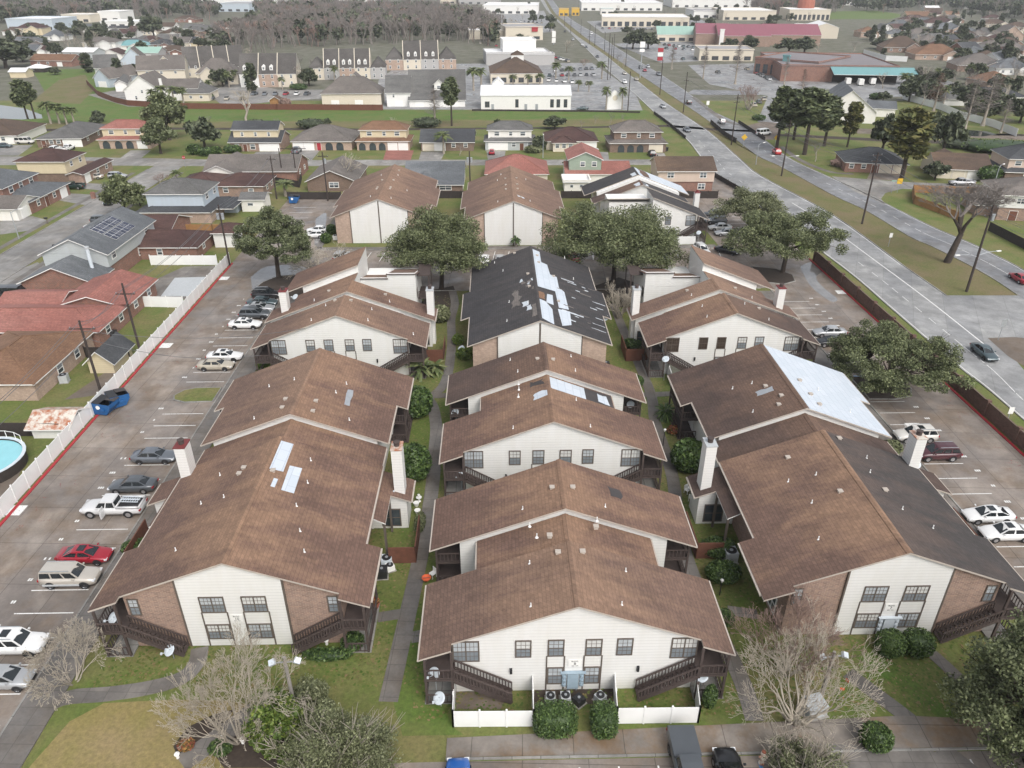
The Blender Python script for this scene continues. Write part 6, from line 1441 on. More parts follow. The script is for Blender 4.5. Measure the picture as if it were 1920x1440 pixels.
for lab, u, v, vt in (('black garden lamp post below the mounded shrubs of building 7', 1349, 1116, 1087), ('black garden lamp post by the walk of the second right block', 1243, 836, 805)):
    x, y = W(u, v); h = Zat(vt, y); t = thing('lamp_post', lab, 'lamp post', (x, y, 0), 0, 'black garden lamp posts'); m = MB(); m.tube([(0, 0, 0), (0, 0, h-.3)], .05, 7); m.build('shaft', M['black'], t)
    m = MB(); m.lathe([(.06, h-.32), (.16, h-.1), (.17, h), (.02, h+.14)], n=8); m.build('lantern', M['pane_blind'], t)
for lab, u, v, ut, vt, a in (('grey street lamp by the kerb at the far left', 36, 448, 20, 397, .8), ('grey street lamp among the porches of the middle row', 1018, 296, 1018, 256, 1.5), ('grey street lamp on the side street at the right', 1861, 355, 1879, 311, .6), ('grey median lamp left of the red SUV', 1417, 309, 1424, 270, .5)):
    pole(lab, u, v, ut, vt, .1, [], [(.3, 1.6, a)], 0, 'grey', 'street_lamp', 'street lamp', 'grey street lamps')
def sign(label, u, v, hh, w, h, mat, rot=0, shape='box', words=None, face=-1, wm='black', ts=.3):
    x, y = W(u, v); t = thing('road_sign', label, 'sign', (x, y, 0), rot); m = MB(); m.cyl(0, 0, 0, hh, .05, n=6); m.build('post', M['grey'], t); m = MB()
    if shape == 'diamond': m.prism([(0, hh-h/2), (w/2, hh), (0, hh+h/2), (-w/2, hh)], -.09, -.06)
    elif shape == 'oct': m.prism([(math.cos(a)*w/2, hh+math.sin(a)*w/2) for a in [math.pi/8+i*math.pi/4 for i in range(8)]], -.09, -.06)
    else: m.box(-w/2, -.09, hh-h/2, w/2, -.06, hh+h/2)
    b = m.build('sign_face', M[mat], t)
    if words: text_on(b, words, 0, -.095, hh-ts*.36, ts, 0, wm)
    return t
sign('yellow diamond sign on the median by the bridge', 1393, 276, 3.0, 1.9, 1.9, 'sign_y', 0, 'diamond')
sign('yellow diamond sign at the right bridge end', 1453, 274, 2.6, 1.5, 1.5, 'sign_y', 0, 'diamond')
sign('yellow sign at the side-street corner', 1682, 361, 2.8, 1.3, 1.3, 'sign_y', 0)
sign('red stop sign at the end of the left street', 348, 313, 2.6, 1.0, 1.0, 'brightred_sign' if 'brightred_sign' in M else 'red_paint', 0, 'oct', 'STOP', wm='white')
sign('small white sign on the median grass', 1665, 463, 2.4, .6, .9, 'white')
sign('grey-backed sign on the tip of the next median', 1871, 638, 2.8, 1.0, 1.2, 'grey', .3)
sign('small white sign beside the far carriageway', 1326, 204, 2.2, 1.1, 1.5, 'white')
sign('white notice fixed behind the brick wall', 1884, 800, 2.3, .6, .9, 'white')
sign('green street-name sign at the side-street corner', 1671, 362, 3.0, 1.2, .3, 'roof_green')
# ------------------------------------------------------------------ dishes, air conditioners and small things
def dish(label, u, v, z, base, az=-2.2, mat='dish', r=.47):
    x, y = W(u, v, z); t = thing('satellite_dish', label, 'satellite dish', (x, y, base), 0, 'satellite dishes'); h = z - base
    m = MB(); m.tube([(.1, .15, -.05 if base else -.05), (.1, .15, h-.15), (0, .05, h)], .035, 6); m.build('mast', M['grey'], t)
    ax = Vector((math.cos(az)*.55, math.sin(az)*.55, .72)).normalized(); rot = ax.to_track_quat('Z', 'Y').to_matrix().to_4x4()
    m = MB(); m.lathe([(0, -.1), (r*.5, -.075), (r, 0), (r*1.02, -.02), (r*.5, -.1), (0, -.125)], n=18); m.xf(Matrix.Translation((0, 0, h)) @ rot); m.build('reflector', M[mat], t, smooth=True)
    m = MB(); e = Vector((0, 0, h)) + ax*.45 + Vector((ax.x, ax.y, 0)).normalized()*.35 - Vector((0, 0, .2)); m.tube([Vector((0, 0, h)) - ax*.1 + Vector((ax.x, ax.y, 0))*.3, e], .025, 5); m.box(e.x-.07, e.y-.07, e.z-.06, e.x+.07, e.y+.07, e.z+.08); m.build('receiver_arm', M['dish'], t)
    return t
for lab, u, v, z, b in (('satellite dish on the balcony corner left of building 10', 212, 1158, 3.6, 2.75), ('satellite dish on a post in the lawn below building 10', 317, 1219, 1.1, 0), ('satellite dish on the upper left balcony of building 8', 813, 1263, 2.9, 1.0), ('satellite dish at the lower left patio of building 8', 823, 1309, 1.1, 0), ('satellite dish at the lower right patio of building 8', 1316, 1267, 2.2, 0),
      ('satellite dish at the left patio between the first two middle buildings', 863, 893, 2.6, 0), ('satellite dish at the left rear balcony of the second middle building', 853, 773, 2.8, 0), ('satellite dish at the right rear balcony of the second middle building', 1182, 758, 3.2, 0), ('satellite dish on the fence of the second right building', 1248, 673, 3.3, 0),
      ('blue-grey satellite dish over the patio of building 10', 747, 918, 4.0, 0), ('satellite dish at the left eave of the rear block of building 10', 427, 760, 4.9, 4.3), ('satellite dish beside the left stair chimney of the second left building', 553, 556, 4.4, 0), ('satellite dish against the right chimney of building 7', 1717, 871, 5.0, 3), ('satellite dish at the right eave of the black roof', 1135, 596, 4.9, 4),
      ('satellite dish below the balcony of the right back-row building', 1310, 436, 2.5, 0), ('satellite dish low in the alley by the croton', 865, 653, 1.4, 0)):
    dish(lab, u, v, z, b)
def ac(label, u, v, s=.85, h=.8, mat='ac', rz=0, z=0):
    x, y = W(u, v); t = thing('air_conditioner', label, 'air conditioner', (x, y, z), rz, 'outdoor air conditioners'); m = MB(); a = s/2; m.box(-a, -a, .05, a, a, h); m.box(-a-.1, -a-.1, 0, a+.1, a+.1, .06, 1); m.build('cabinet', [M[mat], M['kerb']], t)
    m = MB(); m.lathe([(0, h+.02), (a*.78, h+.02), (a*.82, h+.05), (a*.9, h+.05), (a*.92, h)], n=16); m.build('fan_grille', M['black'], t); m = MB(); m.cyl(0, 0, h+.03, h+.08, a*.3, n=10); m.build('fan_hub', M['grey'], t); return t
for lab, u, v, s, h, mt, r in (('dark round-topped air conditioner, leftmost under the meters of building 8', 1032, 1314, .7, .6, 'ac', 0), ('pale square air conditioner second from the left under building 8', 1060, 1313, .72, .6, 'ac', .05), ('white-rimmed air conditioner turned askew under building 8', 1085, 1318, .72, .6, 'black', .7), ('air conditioner half behind the narrow hedge of building 8', 1125, 1313, .7, .6, 'ac', .7),
      ('pale air conditioner, farthest of three by building 10', 726, 1058, .95, .85, 'dish', .1), ('small air conditioner, middle of three by building 10', 732, 1068, .7, .6, 'white', .5), ('dark-sided air conditioner, nearest of three by building 10', 717, 1080, .95, .9, 'black', .1), ('grey air conditioner behind the mounded shrubs of building 7', 1368, 1050, 1.1, 1.2, 'ac', .1),
      ('black drum air conditioner at the right corner of the black-roofed building', 1136, 690, .9, .9, 'black', 0), ('blue-grey air conditioner behind the tan ranch house', 122, 716, 1.0, 1.1, 'ac', .2), ('dark air conditioner behind the red-roofed house', 212, 632, 1.1, 1.0, 'black', 0), ('white air conditioner at the ball shrubs of the back row', 630, 449, 1, .9, 'white', 0)): ac(lab, u, v, s, h, mt, r)
def dumpster(label, u, v, rz, s=1):
    x, y = W(u, v); t = thing('dumpster', label, 'dumpster', (x, y, .016), rz); m = MB()
    prof = [(-1.1, .15), (.55, .15), (1.15, 1.0), (1.15, 1.55), (-1.1, 1.75)]
    pts = [(-a, z) for a, z in prof]
    v3 = []
    for sy in (-1.0, 1.0): v3 += [(px, sy*1.05, z) for px, z in prof]
    m.faces(v3, [(0, 1, 2, 3, 4), (9, 8, 7, 6, 5), (0, 5, 6, 1), (1, 6, 7, 2), (2, 7, 8, 3), (0, 4, 9, 5)]); m.faces([(a*.93, b*.93, z-.03) for a, b, z in v3], [(4, 3, 2, 1, 0), (5, 6, 7, 8, 9), (1, 6, 5, 0), (2, 7, 6, 1), (3, 8, 7, 2), (5, 9, 4, 0)], 1)
    for sy in (-1, 1): m.box(-.2, sy*1.05, .7, .5, sy*1.22, 1.0)
    m.build('bin', [M['blue_bin'], M['black']], t)
    m = MB(); m.sheet([(-1.12, -1.07, 1.8), (-.1, -1.07, 1.7), (-.1, 1.07, 1.7), (-1.12, 1.07, 1.8)], .05)
    m.build('lid', M['black'], t); m = MB(); m.sheet([(-.05, .02, 1.72), (1.2, .02, 1.58), (1.2, 1.07, 1.58), (-.05, 1.07, 1.72)], .05); m.build('lid', M['felt'], t)
    m = MB(); m.cyl(0, 0, 0, .02, .28, n=14); m.xf(Matrix.Translation((-.35, -1.075, 1.15)) @ Matrix.Rotation(math.pi/2, 4, 'X')); m.build('decal', M['white'], t); return t
dumpster('blue dumpster with an open black lid, nearer of the pair by the left fence', 203, 772, -.15); dumpster('blue dumpster behind its twin by the left fence', 224, 758, .75); dumpster('small blue dumpster at the far end of the left lot', 553, 380, .1)
x, y = W(1427, 1432); t = thing('fire_hydrant', 'rusty red hydrant with a pinkish cap beside the black car', 'hydrant', (x, y, .06), 0); m = MB(); m.lathe([(.2, 0), (.2, .08), (.13, .1), (.13, .95), (.2, .97), (.2, 1.05), (.14, 1.2)], n=12); m.tube([(-.28, 0, .7), (.28, 0, .7)], .08, 8); m.build('barrel', M['cap_rust'], t); m = MB(); m.lathe([(.15, 1.2), (.14, 1.3), (.0, 1.38)], n=10); m.build('cap', M['terracotta'], t)
x, y = W(1523, 1335); t = thing('utility_box', 'grey-green transformer box under the leafless crape myrtle', 'utility box', (x, y, 0), .25); m = MB(); m.box(-.75, -.6, .1, .75, .6, 1.1); m.faces([(-.78, -.63, 1.1), (.78, -.63, 1.1), (.78, .63, 1.2), (-.78, .63, 1.2)], [(0, 1, 2, 3)]); m.build('cabinet', M['steel_green'] if 'steel_green' in M else M['ac'], t); m = MB(); m.box(-.9, -.75, 0, .9, .75, .1); m.build('base_pad', M['kerb'], t)
for i, (u, v, l) in enumerate(((1572, 1300, 'upper'), (1577, 1322, 'lower white-tipped'), (1590, 1288, 'right'))):
    x, y = W(u, v); t = thing('marker_flag', 'orange utility marker flag, the %s one by the crape myrtle' % l, 'flag', (x, y, 0), i); m = MB(); m.cyl(0, 0, 0, .6, .015, n=5); m.build('pole', M['white'], t); m = MB(); m.box(0, -.01, .35, .35, .01, .62); m.build('flag', M['orange'], t)
x, y = W(786, 940); t = thing('garden_fountain', 'white tiered garden ornament by the walk beside building 10', 'ornament', (x, y, 0), 0); m = MB(); m.lathe([(.2, 0), (.08, .15), (.06, .4), (.3, .5), (.3, .54), (.05, .54), (.04, .8), (.14, .86), (.02, .9)], n=12); m.build('body', M['white'], t)
def chair(label, u, v, rz, mat='white'):
    x, y = W(u, v); t = thing('garden_chair', label, 'chair', (x, y, .05), rz, 'patio furniture'); m = MB(); m.box(-.25, -.25, .4, .25, .25, .45); m.build('seat', M[mat], t); m = MB(); m.box(-.25, .22, .45, .25, .27, .95); m.build('backrest', M[mat], t)
    for a in (-.22, .22):
        for b in (-.22, .22): m = MB(); m.box(a-.025, b-.025, 0, a+.025, b+.025, .4); m.build('leg', M[mat], t)
chair('white patio chair left of the brown fence of building 7', 1288, 925, .6); chair('white patio chair nearer the walk at building 7', 1296, 940, 2.5); chair('white chair by the left alley walk behind building 8', 812, 1082, -.8)
t = thing('garden_table', 'round white table by the brown fence of building 7', 'table', (*W(1297, 925), .05), 0, 'patio furniture'); m = MB(); m.cyl(0, 0, .68, .72, .5, n=14); m.build('tabletop', M['white'], t); m = MB(); m.cyl(0, 0, 0, .68, .05, n=6); m.build('pedestal', M['white'], t)
x, y = W(703, 1140); t = thing('flower_pot', 'large terracotta pot at the right corner of building 10', 'pot', (x, y, 0), 0); m = MB(); m.lathe([(.0, 0), (.3, 0), (.45, .55), (.48, .55), (.4, .5), (0, .5)], n=12); m.build('pot', M['terracotta'], t); place(shrub_mesh(41, .4, .4, .6, 'flower', 160, .16), 'plant', t, (0, 0, .5))
for lab, u, v in (('white flower pot by the patio fence of building 10', 781, 948), ('second white pot nearer the patio of building 10', 783, 962)):
    x, y = W(u, v); m = MB(); m.lathe([(0, 0), (.2, 0), (.3, .4), (.33, .4), (.25, .36), (0, .36)], n=10); tag(m.build('flower_pot', M['white'], None, (x, y, 0)), lab, 'pot', 'white pots')
for i, (u, v, mt, l) in enumerate(((334, 1421, 'white', 'white disc garden light at the tip of the flower bed'), (417, 1390, 'white', 'white garden light left of the crape myrtle bed'), (456, 1393, 'white', 'white garden ornament under the loquat tree'), (613, 1208, 'white', 'white garden statue under the right stair of building 10'))):
    x, y = W(u, v); m = MB(); m.lathe([(.12, 0), (.1, .3), (.2, .42), (.16, .5), (.0, .6)], n=10); tag(m.build('garden_ornament', M[mt], None, (x, y, 0)), l, 'ornament')
x, y = W(800, 1092); t = thing('wheelbarrow', 'orange toy barrow by the left alley walk behind building 8', 'barrow', (x, y, .05), .4); m = MB(); m.lathe([(.0, .25), (.25, .25), (.42, .55), (.44, .55), (.28, .3), (0, .3)], n=8); m.build('tray', M['orange'], t); m = MB(); m.tube([(.4, 0, .4), (-.9, .25, .55)], .025, 5); m.build('handle', M['wood_grey'], t)
for lab, u, v, c in (('green wheelie bin at the far left garage', 25, 408, 'shade'), ('green wheelie bin at the red-roofed house garage', 281, 276, 'shade'), ('green wheelie bin by the gambrel house garage', 520, 281, 'shade'), ('dark wheelie bin behind the brown brick house', 1250, 283, 'black')):
    x, y = W(u, v); M.setdefault('shade', plain('bin_green', (.02,.09,.05), .5)); t = thing('wheelie_bin', lab, 'bin', (x, y, 0), 0, 'wheelie bins'); m = MB(); m.faces([(-.3, -.35, 0), (.3, -.35, 0), (.3, .35, 0), (-.3, .35, 0), (-.38, -.42, 1.0), (.38, -.42, 1.0), (.38, .42, 1.0), (-.38, .42, 1.0)], [(0, 1, 5, 4), (1, 2, 6, 5), (2, 3, 7, 6), (3, 0, 4, 7)]); m.build('bin', M[c], t); m = MB(); m.box(-.4, -.45, 1.0, .4, .45, 1.08); m.build('lid', M[c], t)
for lab, u, v in (('black mailbox on a post by the left street', 90, 420), ('brown mailbox with a sign arm on the verge of the left street', 107, 472)):
    x, y = W(u, v); t = thing('mailbox', lab, 'mailbox', (x, y, 0), 0, 'mailboxes'); m = MB(); m.box(-.06, -.06, 0, .06, .06, 1.2); m.build('post', M['wood_grey'], t); m = MB(); m.box(-.5, -.14, 1.15, .2, .14, 1.45); m.build('box', M['black'], t)
x, y = W(176, 372); m = MB(); m.box(-.4, -.4, 0, .4, .4, 1.5); tag(m.build('mailbox_pillar', M['brick_red'], None, (x, y, 0)), 'square brick mailbox pillar on the verge of the left street', 'pillar')
# ------------------------------------------------------------------ houses of the neighbourhood
def roof_on(par, x0, x1, y0, y1, ze, kind, pitch, mat, ov=.5, t=.14, name='roof', wall=None):
    X0, X1, Y0, Y1 = x0-ov, x1+ov, y0-ov, y1+ov; w, d = X1-X0, Y1-Y0; m = MB(); ze -= ov*pitch
    if kind == 'hip':
        k = min(w, d)/2; zr = ze + k*pitch
        if w >= d: a, b = (X0+k, (Y0+Y1)/2, zr), (X1-k, (Y0+Y1)/2, zr)
        else: a, b = ((X0+X1)/2, Y0+k, zr), ((X0+X1)/2, Y1-k, zr)
        c = [(X0, Y0, ze), (X1, Y0, ze), (X1, Y1, ze), (X0, Y1, ze)]
        if w >= d: fs = [[c[0], c[1], b, a], [c[1], c[2], b], [c[2], c[3], a, b], [c[3], c[0], a]]
        else: fs = [[c[0], c[1], a], [c[1], c[2], b, a], [c[2], c[3], b], [c[3], c[0], a, b]]
        for f in fs: m.poly(f)
        for i in range(4): p, q = c[i], c[(i+1) % 4]; m.poly([(p[0], p[1], ze-t), (q[0], q[1], ze-t), q, p], 1)
        m.poly([(p[0], p[1], ze-t) for p in reversed(c)], 1); r = m.build(name, [M[mat], M['white']], par)
        cm = MB()
        for p, q in [(c[0], a), (c[3], a), (c[1], b), (c[2], b), (a, b)] if w >= d else [(c[0], a), (c[1], a), (c[2], b), (c[3], b), (a, b)]:
            if (Vector(p)-Vector(q)).length > .3: cm.bar(p, q, .34, .07)
        cm.build('ridge_cap', M[mat], r); return r
    if kind == 'gx':                                       # ridge along x, gables at the x ends
        ym = (Y0+Y1)/2; zr = ze + d/2*pitch
        for f in ([(X0, Y0, ze), (X1, Y0, ze), (X1, ym, zr), (X0, ym, zr)], [(X0, ym, zr), (X1, ym, zr), (X1, Y1, ze), (X0, Y1, ze)]): m.sheet(f, t, 0, 1)
        r = m.build(name, [M[mat], M['white']], par)
        if wall:
            h = (y1-y0)/2*pitch
            for xx in (x0, x1): g = MB(); g.faces([(xx-.03, y0, ze+ov*pitch-.1), (xx-.03, y1, ze+ov*pitch-.1), (xx-.03, ym, ze+ov*pitch+h-.1), (xx+.03, y0, ze+ov*pitch-.1), (xx+.03, y1, ze+ov*pitch-.1), (xx+.03, ym, ze+ov*pitch+h-.1)], [(0, 2, 1), (3, 4, 5), (0, 3, 5, 2), (1, 2, 5, 4)]); g.build('gable', M[wall], par)
        return r
    if kind == 'gy':
        xm = (X0+X1)/2; zr = ze + w/2*pitch
        for f in ([(X0, Y0, ze), (xm, Y0, zr), (xm, Y1, zr), (X0, Y1, ze)], [(xm, Y0, zr), (X1, Y0, ze), (X1, Y1, ze), (xm, Y1, zr)]): m.sheet(f, t, 0, 1)
        r = m.build(name, [M[mat], M['white']], par)
        if wall:
            h = (x1-x0)/2*pitch
            for yy in (y0, y1): g = MB(); g.prism([(x0, ze+ov*pitch-.1), (x1, ze+ov*pitch-.1), (xm, ze+ov*pitch+h-.1)], yy-.03, yy+.03); g.build('gable', M[wall], par)
        return r
    if kind == 'lean':                                     # falls towards -y
        m.sheet([(X0, Y0, ze), (X1, Y0, ze), (X1, y1, ze+(y1-Y0)*pitch), (X0, y1, ze+(y1-Y0)*pitch)], t, 0, 1); return m.build(name, [M[mat], M['white']], par)
    if kind == 'flat':
        m.box(X0, Y0, ze, X1, Y1, ze+.2, 0); r = m.build(name, [M[mat]], par); q = MB()
        for a in ((X0, Y0, X1, Y0+.3), (X0, Y1-.3, X1, Y1), (X0, Y0+.3, X0+.3, Y1-.3), (X1-.3, Y0+.3, X1, Y1-.3)): q.box(a[0], a[1], ze+.2, a[2], a[3], ze+.7)
        q.build('parapet', M[wall or 'white'], par); return r
FACE = {'S': 0, 'E': math.pi/2, 'N': math.pi, 'W': -math.pi/2}
def body_(par, x0, x1, y0, y1, z0, z1, mat): m = MB(); m.box(x0, y0, z0, x1, y1, z1); return m.build('wall', M[mat], par)
def put(par, face, box, items):
    x0, x1, y0, y1 = box
    for k, t, z, w, h in items:
        x, y = {'S': (x0+(x1-x0)*t, y0), 'N': (x1-(x1-x0)*t, y1), 'E': (x1, y0+(y1-y0)*t), 'W': (x0, y1-(y1-y0)*t)}[face]
        if k == 'w': window(par, x, y, z, w, h, FACE[face], 0, 0, 'white', 'pane_dim', 'pane_dark', .12)
        elif k == 'g': door(par, x, y, z, w, h, FACE[face], 'white', 'garage_door')
        elif k == 'b': door(par, x, y, z, w, h, FACE[face], 'stucco', 'garage_door')
        elif k == 'd': door(par, x, y, z, w, h, FACE[face], 'wood_brown', 'door')
        elif k == 'r': door(par, x, y, z, w, h, FACE[face], 'red_paint', 'door')
        elif k == 'a':
            def fn():
                m = MB(); n = 8; arc = [(-w/2*math.cos(math.pi*i/n), h-w/2+w/2*math.sin(math.pi*i/n)) for i in range(n+1)]
                m.prism([(-w/2, 0), (w/2, 0)] + arc[::-1], -.03, .02); return m.mesh('archway', [M['pane_dark']])
            place(cached(('arch', w, h), fn), 'archway', par, (x, y, z), FACE[face])
def house(label, uL, uR, v, d, vols, opens=(), rz=None, cat='house', name='house', group='houses of the neighbourhood', z=0, wid=None, chim=None):
    """front wall base runs from (uL, v) to (uR, v); vols are fractions of the width and metres of depth"""
    (xa, ya), (xb, yb) = W(uL, v, z), W(uR, v, z); w = wid or (xb-xa); t = thing(name, label, cat, (xa, ya, 0), YAW*.4 if rz is None else rz, group); bx = []
    for (f0, f1, y0, y1, z0, z1, kind, pitch, wm, rm) in vols:
        x0, x1 = f0*w, f1*w
        if wm: body_(t, x0, x1, y0, y1, z0, z1, wm)
        if kind: roof_on(t, x0, x1, y0, y1, z1, kind, pitch, rm, wall=wm)
        bx.append((x0, x1, y0, y1))
    for i, face, items in opens: put(t, face, bx[i], items)
    if chim: m = MB(); m.box(chim[0]*w-.5, chim[1]-.4, 0, chim[0]*w+.5, chim[1]+.4, chim[2]); m.build('chimney', M[chim[3]], t)
    return t
WN = lambda t, z=1.0, w=1.3, h=1.3: ('w', t, z, w, h)
two_v = lambda wl, wu, rf, d=9, inset=.06, h=.5: [(0, 1, 0, d, 0, 2.9, 'hip', .32, wl, rf), (inset, 1-inset, 1.8, d, 2.9, 5.9, 'hip', h, wu, rf)]
UP = [WN(.2, 3.9, 1.6), WN(.52, 3.9, 1.1), WN(.8, 3.9, 1.6)]
# the row across the street behind the complex
house('cream two-storey house with a bright red roof and three brick arches', 188, 283, 279, 10, two_v('brick_pale', 'siding_cream', 'roof_red'), [(0, 'S', [('a', .14, 0, 2.2, 2.3), ('a', .38, 0, 2.2, 2.3), ('a', .6, 0, 2.2, 2.3), ('g', .84, 0, 2.8, 2.2)]), (1, 'S', UP)])
house('dark gambrel-roofed cream house with three dormer windows', 433, 527, 284, 10, [(0, 1, 0, 11, 0, 2.9, 'gx', .42, 'brick_buff', 'roof_dark'), (.06, .94, 2.0, 9, 2.9, 6.2, 'gx', .5, 'siding_cream', 'roof_dark')], [(0, 'S', [WN(.14, .6, 1.4, 1.6), ('d', .3, 0, 1.1, 2.1), WN(.45, .6, 1.6, 1.6), ('g', .68, 0, 3, 2.2), ('g', .88, 0, 2.8, 2.2)]), (1, 'S', [WN(.2, 4.0, .9), WN(.5, 4.0, .9), WN(.8, 4.0, .9)])])
house('tan hip-roofed single-storey house with a red door under arches', 549, 660, 282, 15, [(0, 1, 0, 15, 0, 2.9, 'hip', .45, 'brick_pale', 'roof_taupe')], [(0, 'S', [('g', .1, 0, 3, 2.2), ('g', .28, 0, 3, 2.2), ('r', .45, 0, 1.2, 2.2), ('a', .62, 0, 2.2, 2.3), ('a', .8, 0, 2.2, 2.3)])])
house('yellow two-storey house with an orange roof and red driveway', 670, 768, 282, 10, two_v('brick_pale', 'siding_cream', 'roof_orange'), [(0, 'S', [('a', .1, 0, 2, 2.2), ('a', .3, 0, 2, 2.2), ('a', .48, 0, 2, 2.2), ('g', .68, 0, 2.8, 2.2), ('g', .88, 0, 2.8, 2.2)]), (1, 'S', UP)])
house('charcoal-roofed brick ranch house with a palm in front', 790, 888, 283, 12, [(0, 1, 0, 12, 0, 2.8, 'gx', .42, 'brick_brown', 'roof_dark')], [(0, 'S', [('b', .14, 0, 3.4, 2.2), ('g', .36, 0, 3.2, 2.2), WN(.62), WN(.85)])])
house('pale grey two-storey house with a grey roof and red car', 910, 1002, 282, 10, two_v('siding_grey', 'siding_white', 'roof_grey'), [(0, 'S', [('g', .16, 0, 2.8, 2.2), ('g', .36, 0, 2.8, 2.2), WN(.58), ('d', .74, 0, 1.2, 2.1), WN(.9)]), (1, 'S', UP)])
house('low house with a complicated maroon hip roof and pale columns', 1025, 1120, 283, 15, [(0, 1, 1.5, 15, 0, 2.8, 'hip', .42, 'stucco', 'roof_maroon'), (.12, .55, -1, 5, 0, 2.8, 'hip', .42, 'stucco', 'roof_maroon')], [(1, 'S', [WN(.2), WN(.5), WN(.8)]), (0, 'S', [('g', .72, 0, 2.8, 2.2), ('g', .9, 0, 2.6, 2.2)])])
house('brown brick two-storey house with three porch arches', 1143, 1248, 286, 11, two_v('brick_brown', 'brick_brown', 'roof_taupe', 11, .08), [(0, 'S', [('a', .2, 0, 2, 2.2), ('a', .37, 0, 2, 2.2), ('a', .54, 0, 2, 2.2), ('b', .82, 0, 4, 2.2)]), (1, 'S', UP)])
house('long grey-roofed ranch house with maroon bushes at the far left', 72, 153, 277, 22, [(0, 1, 0, 22, 0, 2.8, 'hip', .36, 'brick_brown', 'roof_grey')], [(0, 'S', [('d', .15, 0, 1.2, 2.1), WN(.32), WN(.48), ('g', .68, 0, 2.8, 2.2), ('g', .88, 0, 2.8, 2.2)]), (0, 'E', [WN(.2), WN(.6), WN(.85)])], rz=.1)
house('brown hip-roofed white house at the far left edge', -70, 30, 272, 18, [(0, 1, 0, 20, 0, 2.8, 'hip', .36, 'siding_white', 'roof_brown')], [(0, 'S', [WN(.75), ('g', .88, 0, 2.6, 2.2)])], rz=.1)
# behind the complex
house('brown-roofed brick house with a white gable and bare tree', 578, 668, 359, 14, [(0, 1, 0, 16, 0, 2.7, 'gy', .42, 'brick_brown', 'roof_taupe')], [(0, 'S', [WN(.55, .9, 2.4, 1.4)])])
house('slate-grey cross-gabled house behind the back-row roofs', 762, 868, 357, 12, [(0, 1, 0, 13, 0, 2.8, 'gx', .45, 'siding_white', 'roof_slate'), (.1, .55, -2.5, 8, 0, 2.7, 'gy', .45, 'siding_white', 'roof_slate'), (.42, 1, -3, 0, 0, 2.3, 'lean', .2, 'brick_brown', 'roof_slate')], [(2, 'S', [WN(.5, .8, 3)])])
house('single-storey house with a broad red hip roof', 912, 1026, 345, 13, [(0, 1, 0, 14, 0, 2.8, 'hip', .46, 'stucco', 'roof_red')], [(0, 'S', [WN(.3), WN(.8)])])
house('sage green upper-gabled house with a wide red lower roof', 1062, 1180, 345, 12, [(0, 1, 0, 12, 0, 2.7, 'gx', .3, 'siding_white', 'roof_red'), (.04, .55, 1.5, 13, 2.7, 6.0, 'gy', .42, 'siding_green', 'roof_red')], [(1, 'S', [WN(.42, 4.0), WN(.78, 4.0)])])
house('two-storey cream over red brick house with a brown roof', 1232, 1334, 362, 10, [(0, 1, 0, 10, 0, 2.8, None, 0, 'brick_red', None), (-.01, 1.01, -.25, 10.2, 2.8, 5.6, 'gx', .42, 'siding_pink', 'roof_brown')], [(1, 'S', [WN(.22, 3.7, 1.7, 1.4), WN(.8, 3.7, 1.7, 1.4)]), (0, 'S', [WN(.22, 1, 1.1, 1.2), WN(.8, .9, 1.8, 1.5)])])
house('white flat-roofed trailer behind the dark board fence', 1058, 1103, 360, 5, [(0, 1, 0, 5, 0, 2.4, 'flat', 0, 'siding_white', 'roof_flat_white')], [(0, 'S', [WN(.3, 1, .9, .9), WN(.7, 1, .9, .9)])], cat='trailer', name='trailer')
# left blocks, roofs seen from behind
house('grey-roofed ranch house with a white gable by the stop sign', 385, 555, 342, 13, [(0, 1, 1, 14, 0, 2.8, 'gx', .42, 'brick_red', 'roof_taupe'), (-.02, .4, -2, 14, 0, 2.7, 'gy', .42, 'siding_white', 'roof_taupe')], [(0, 'E', [WN(.3), WN(.7)])])
house('maroon-roofed tan brick ranch house behind the white shed', 402, 496, 369, 10, [(0, 1, 0, 10, 0, 2.8, 'hip', .36, 'brick_buff', 'roof_maroon'), (-.75, .02, 1.5, 11, 0, 2.8, 'hip', .36, 'brick_buff', 'roof_maroon')], [(0, 'S', [WN(.25), WN(.75, .7)]), (0, 'E', [WN(.3), WN(.7)])])
house('pale blue two-storey house with grey roofs on two levels', 262, 397, 419, 12, [(0, 1, 0, 12, 0, 2.6, 'hip', .22, 'brick_pale', 'roof_dark'), (.1, .88, 2.4, 12, 2.6, 6.0, 'hip', .42, 'siding_blue', 'roof_grey'), (1, 1.24, 3, 12, 0, 2.5, 'hip', .12, None, 'roof_dark'), (1.01, 1.2, 8, 11.8, 0, 2.45, None, 0, 'siding_blue', None)], [(1, 'E', [WN(.25, 4.0, 1.6), WN(.75, 4.0, 1.6)])])
house('white garden shed with a grey roof and double window', 455, 497, 397, 4, [(0, 1, 0, 5, 0, 3.0, 'gx', .35, 'siding_white', 'roof_grey')], [(0, 'S', [WN(.4, 1.3, 1.4, .8)])], cat='shed', name='garden_shed')
house('low maroon-roofed brick ranch house behind the solar panels', 232, 372, 487, 13, [(-.1, 1, 0, 9, 0, 2.7, 'hip', .38, 'brick_red', 'roof_maroon'), (-.12, .42, 7, 19, 0, 2.7, 'gx', .36, 'brick_red', 'roof_maroon')], [(0, 'S', [WN(.55, .9, 1.1, 1.3)]), (0, 'E', [WN(.4)])])
house('small white stucco shed with a maroon roof by the cedar fence', 404, 440, 464, 4, [(0, 1, 0, 5.5, 0, 3.2, 'hip', .4, 'stucco_w', 'roof_maroon')], cat='shed', name='garden_shed')
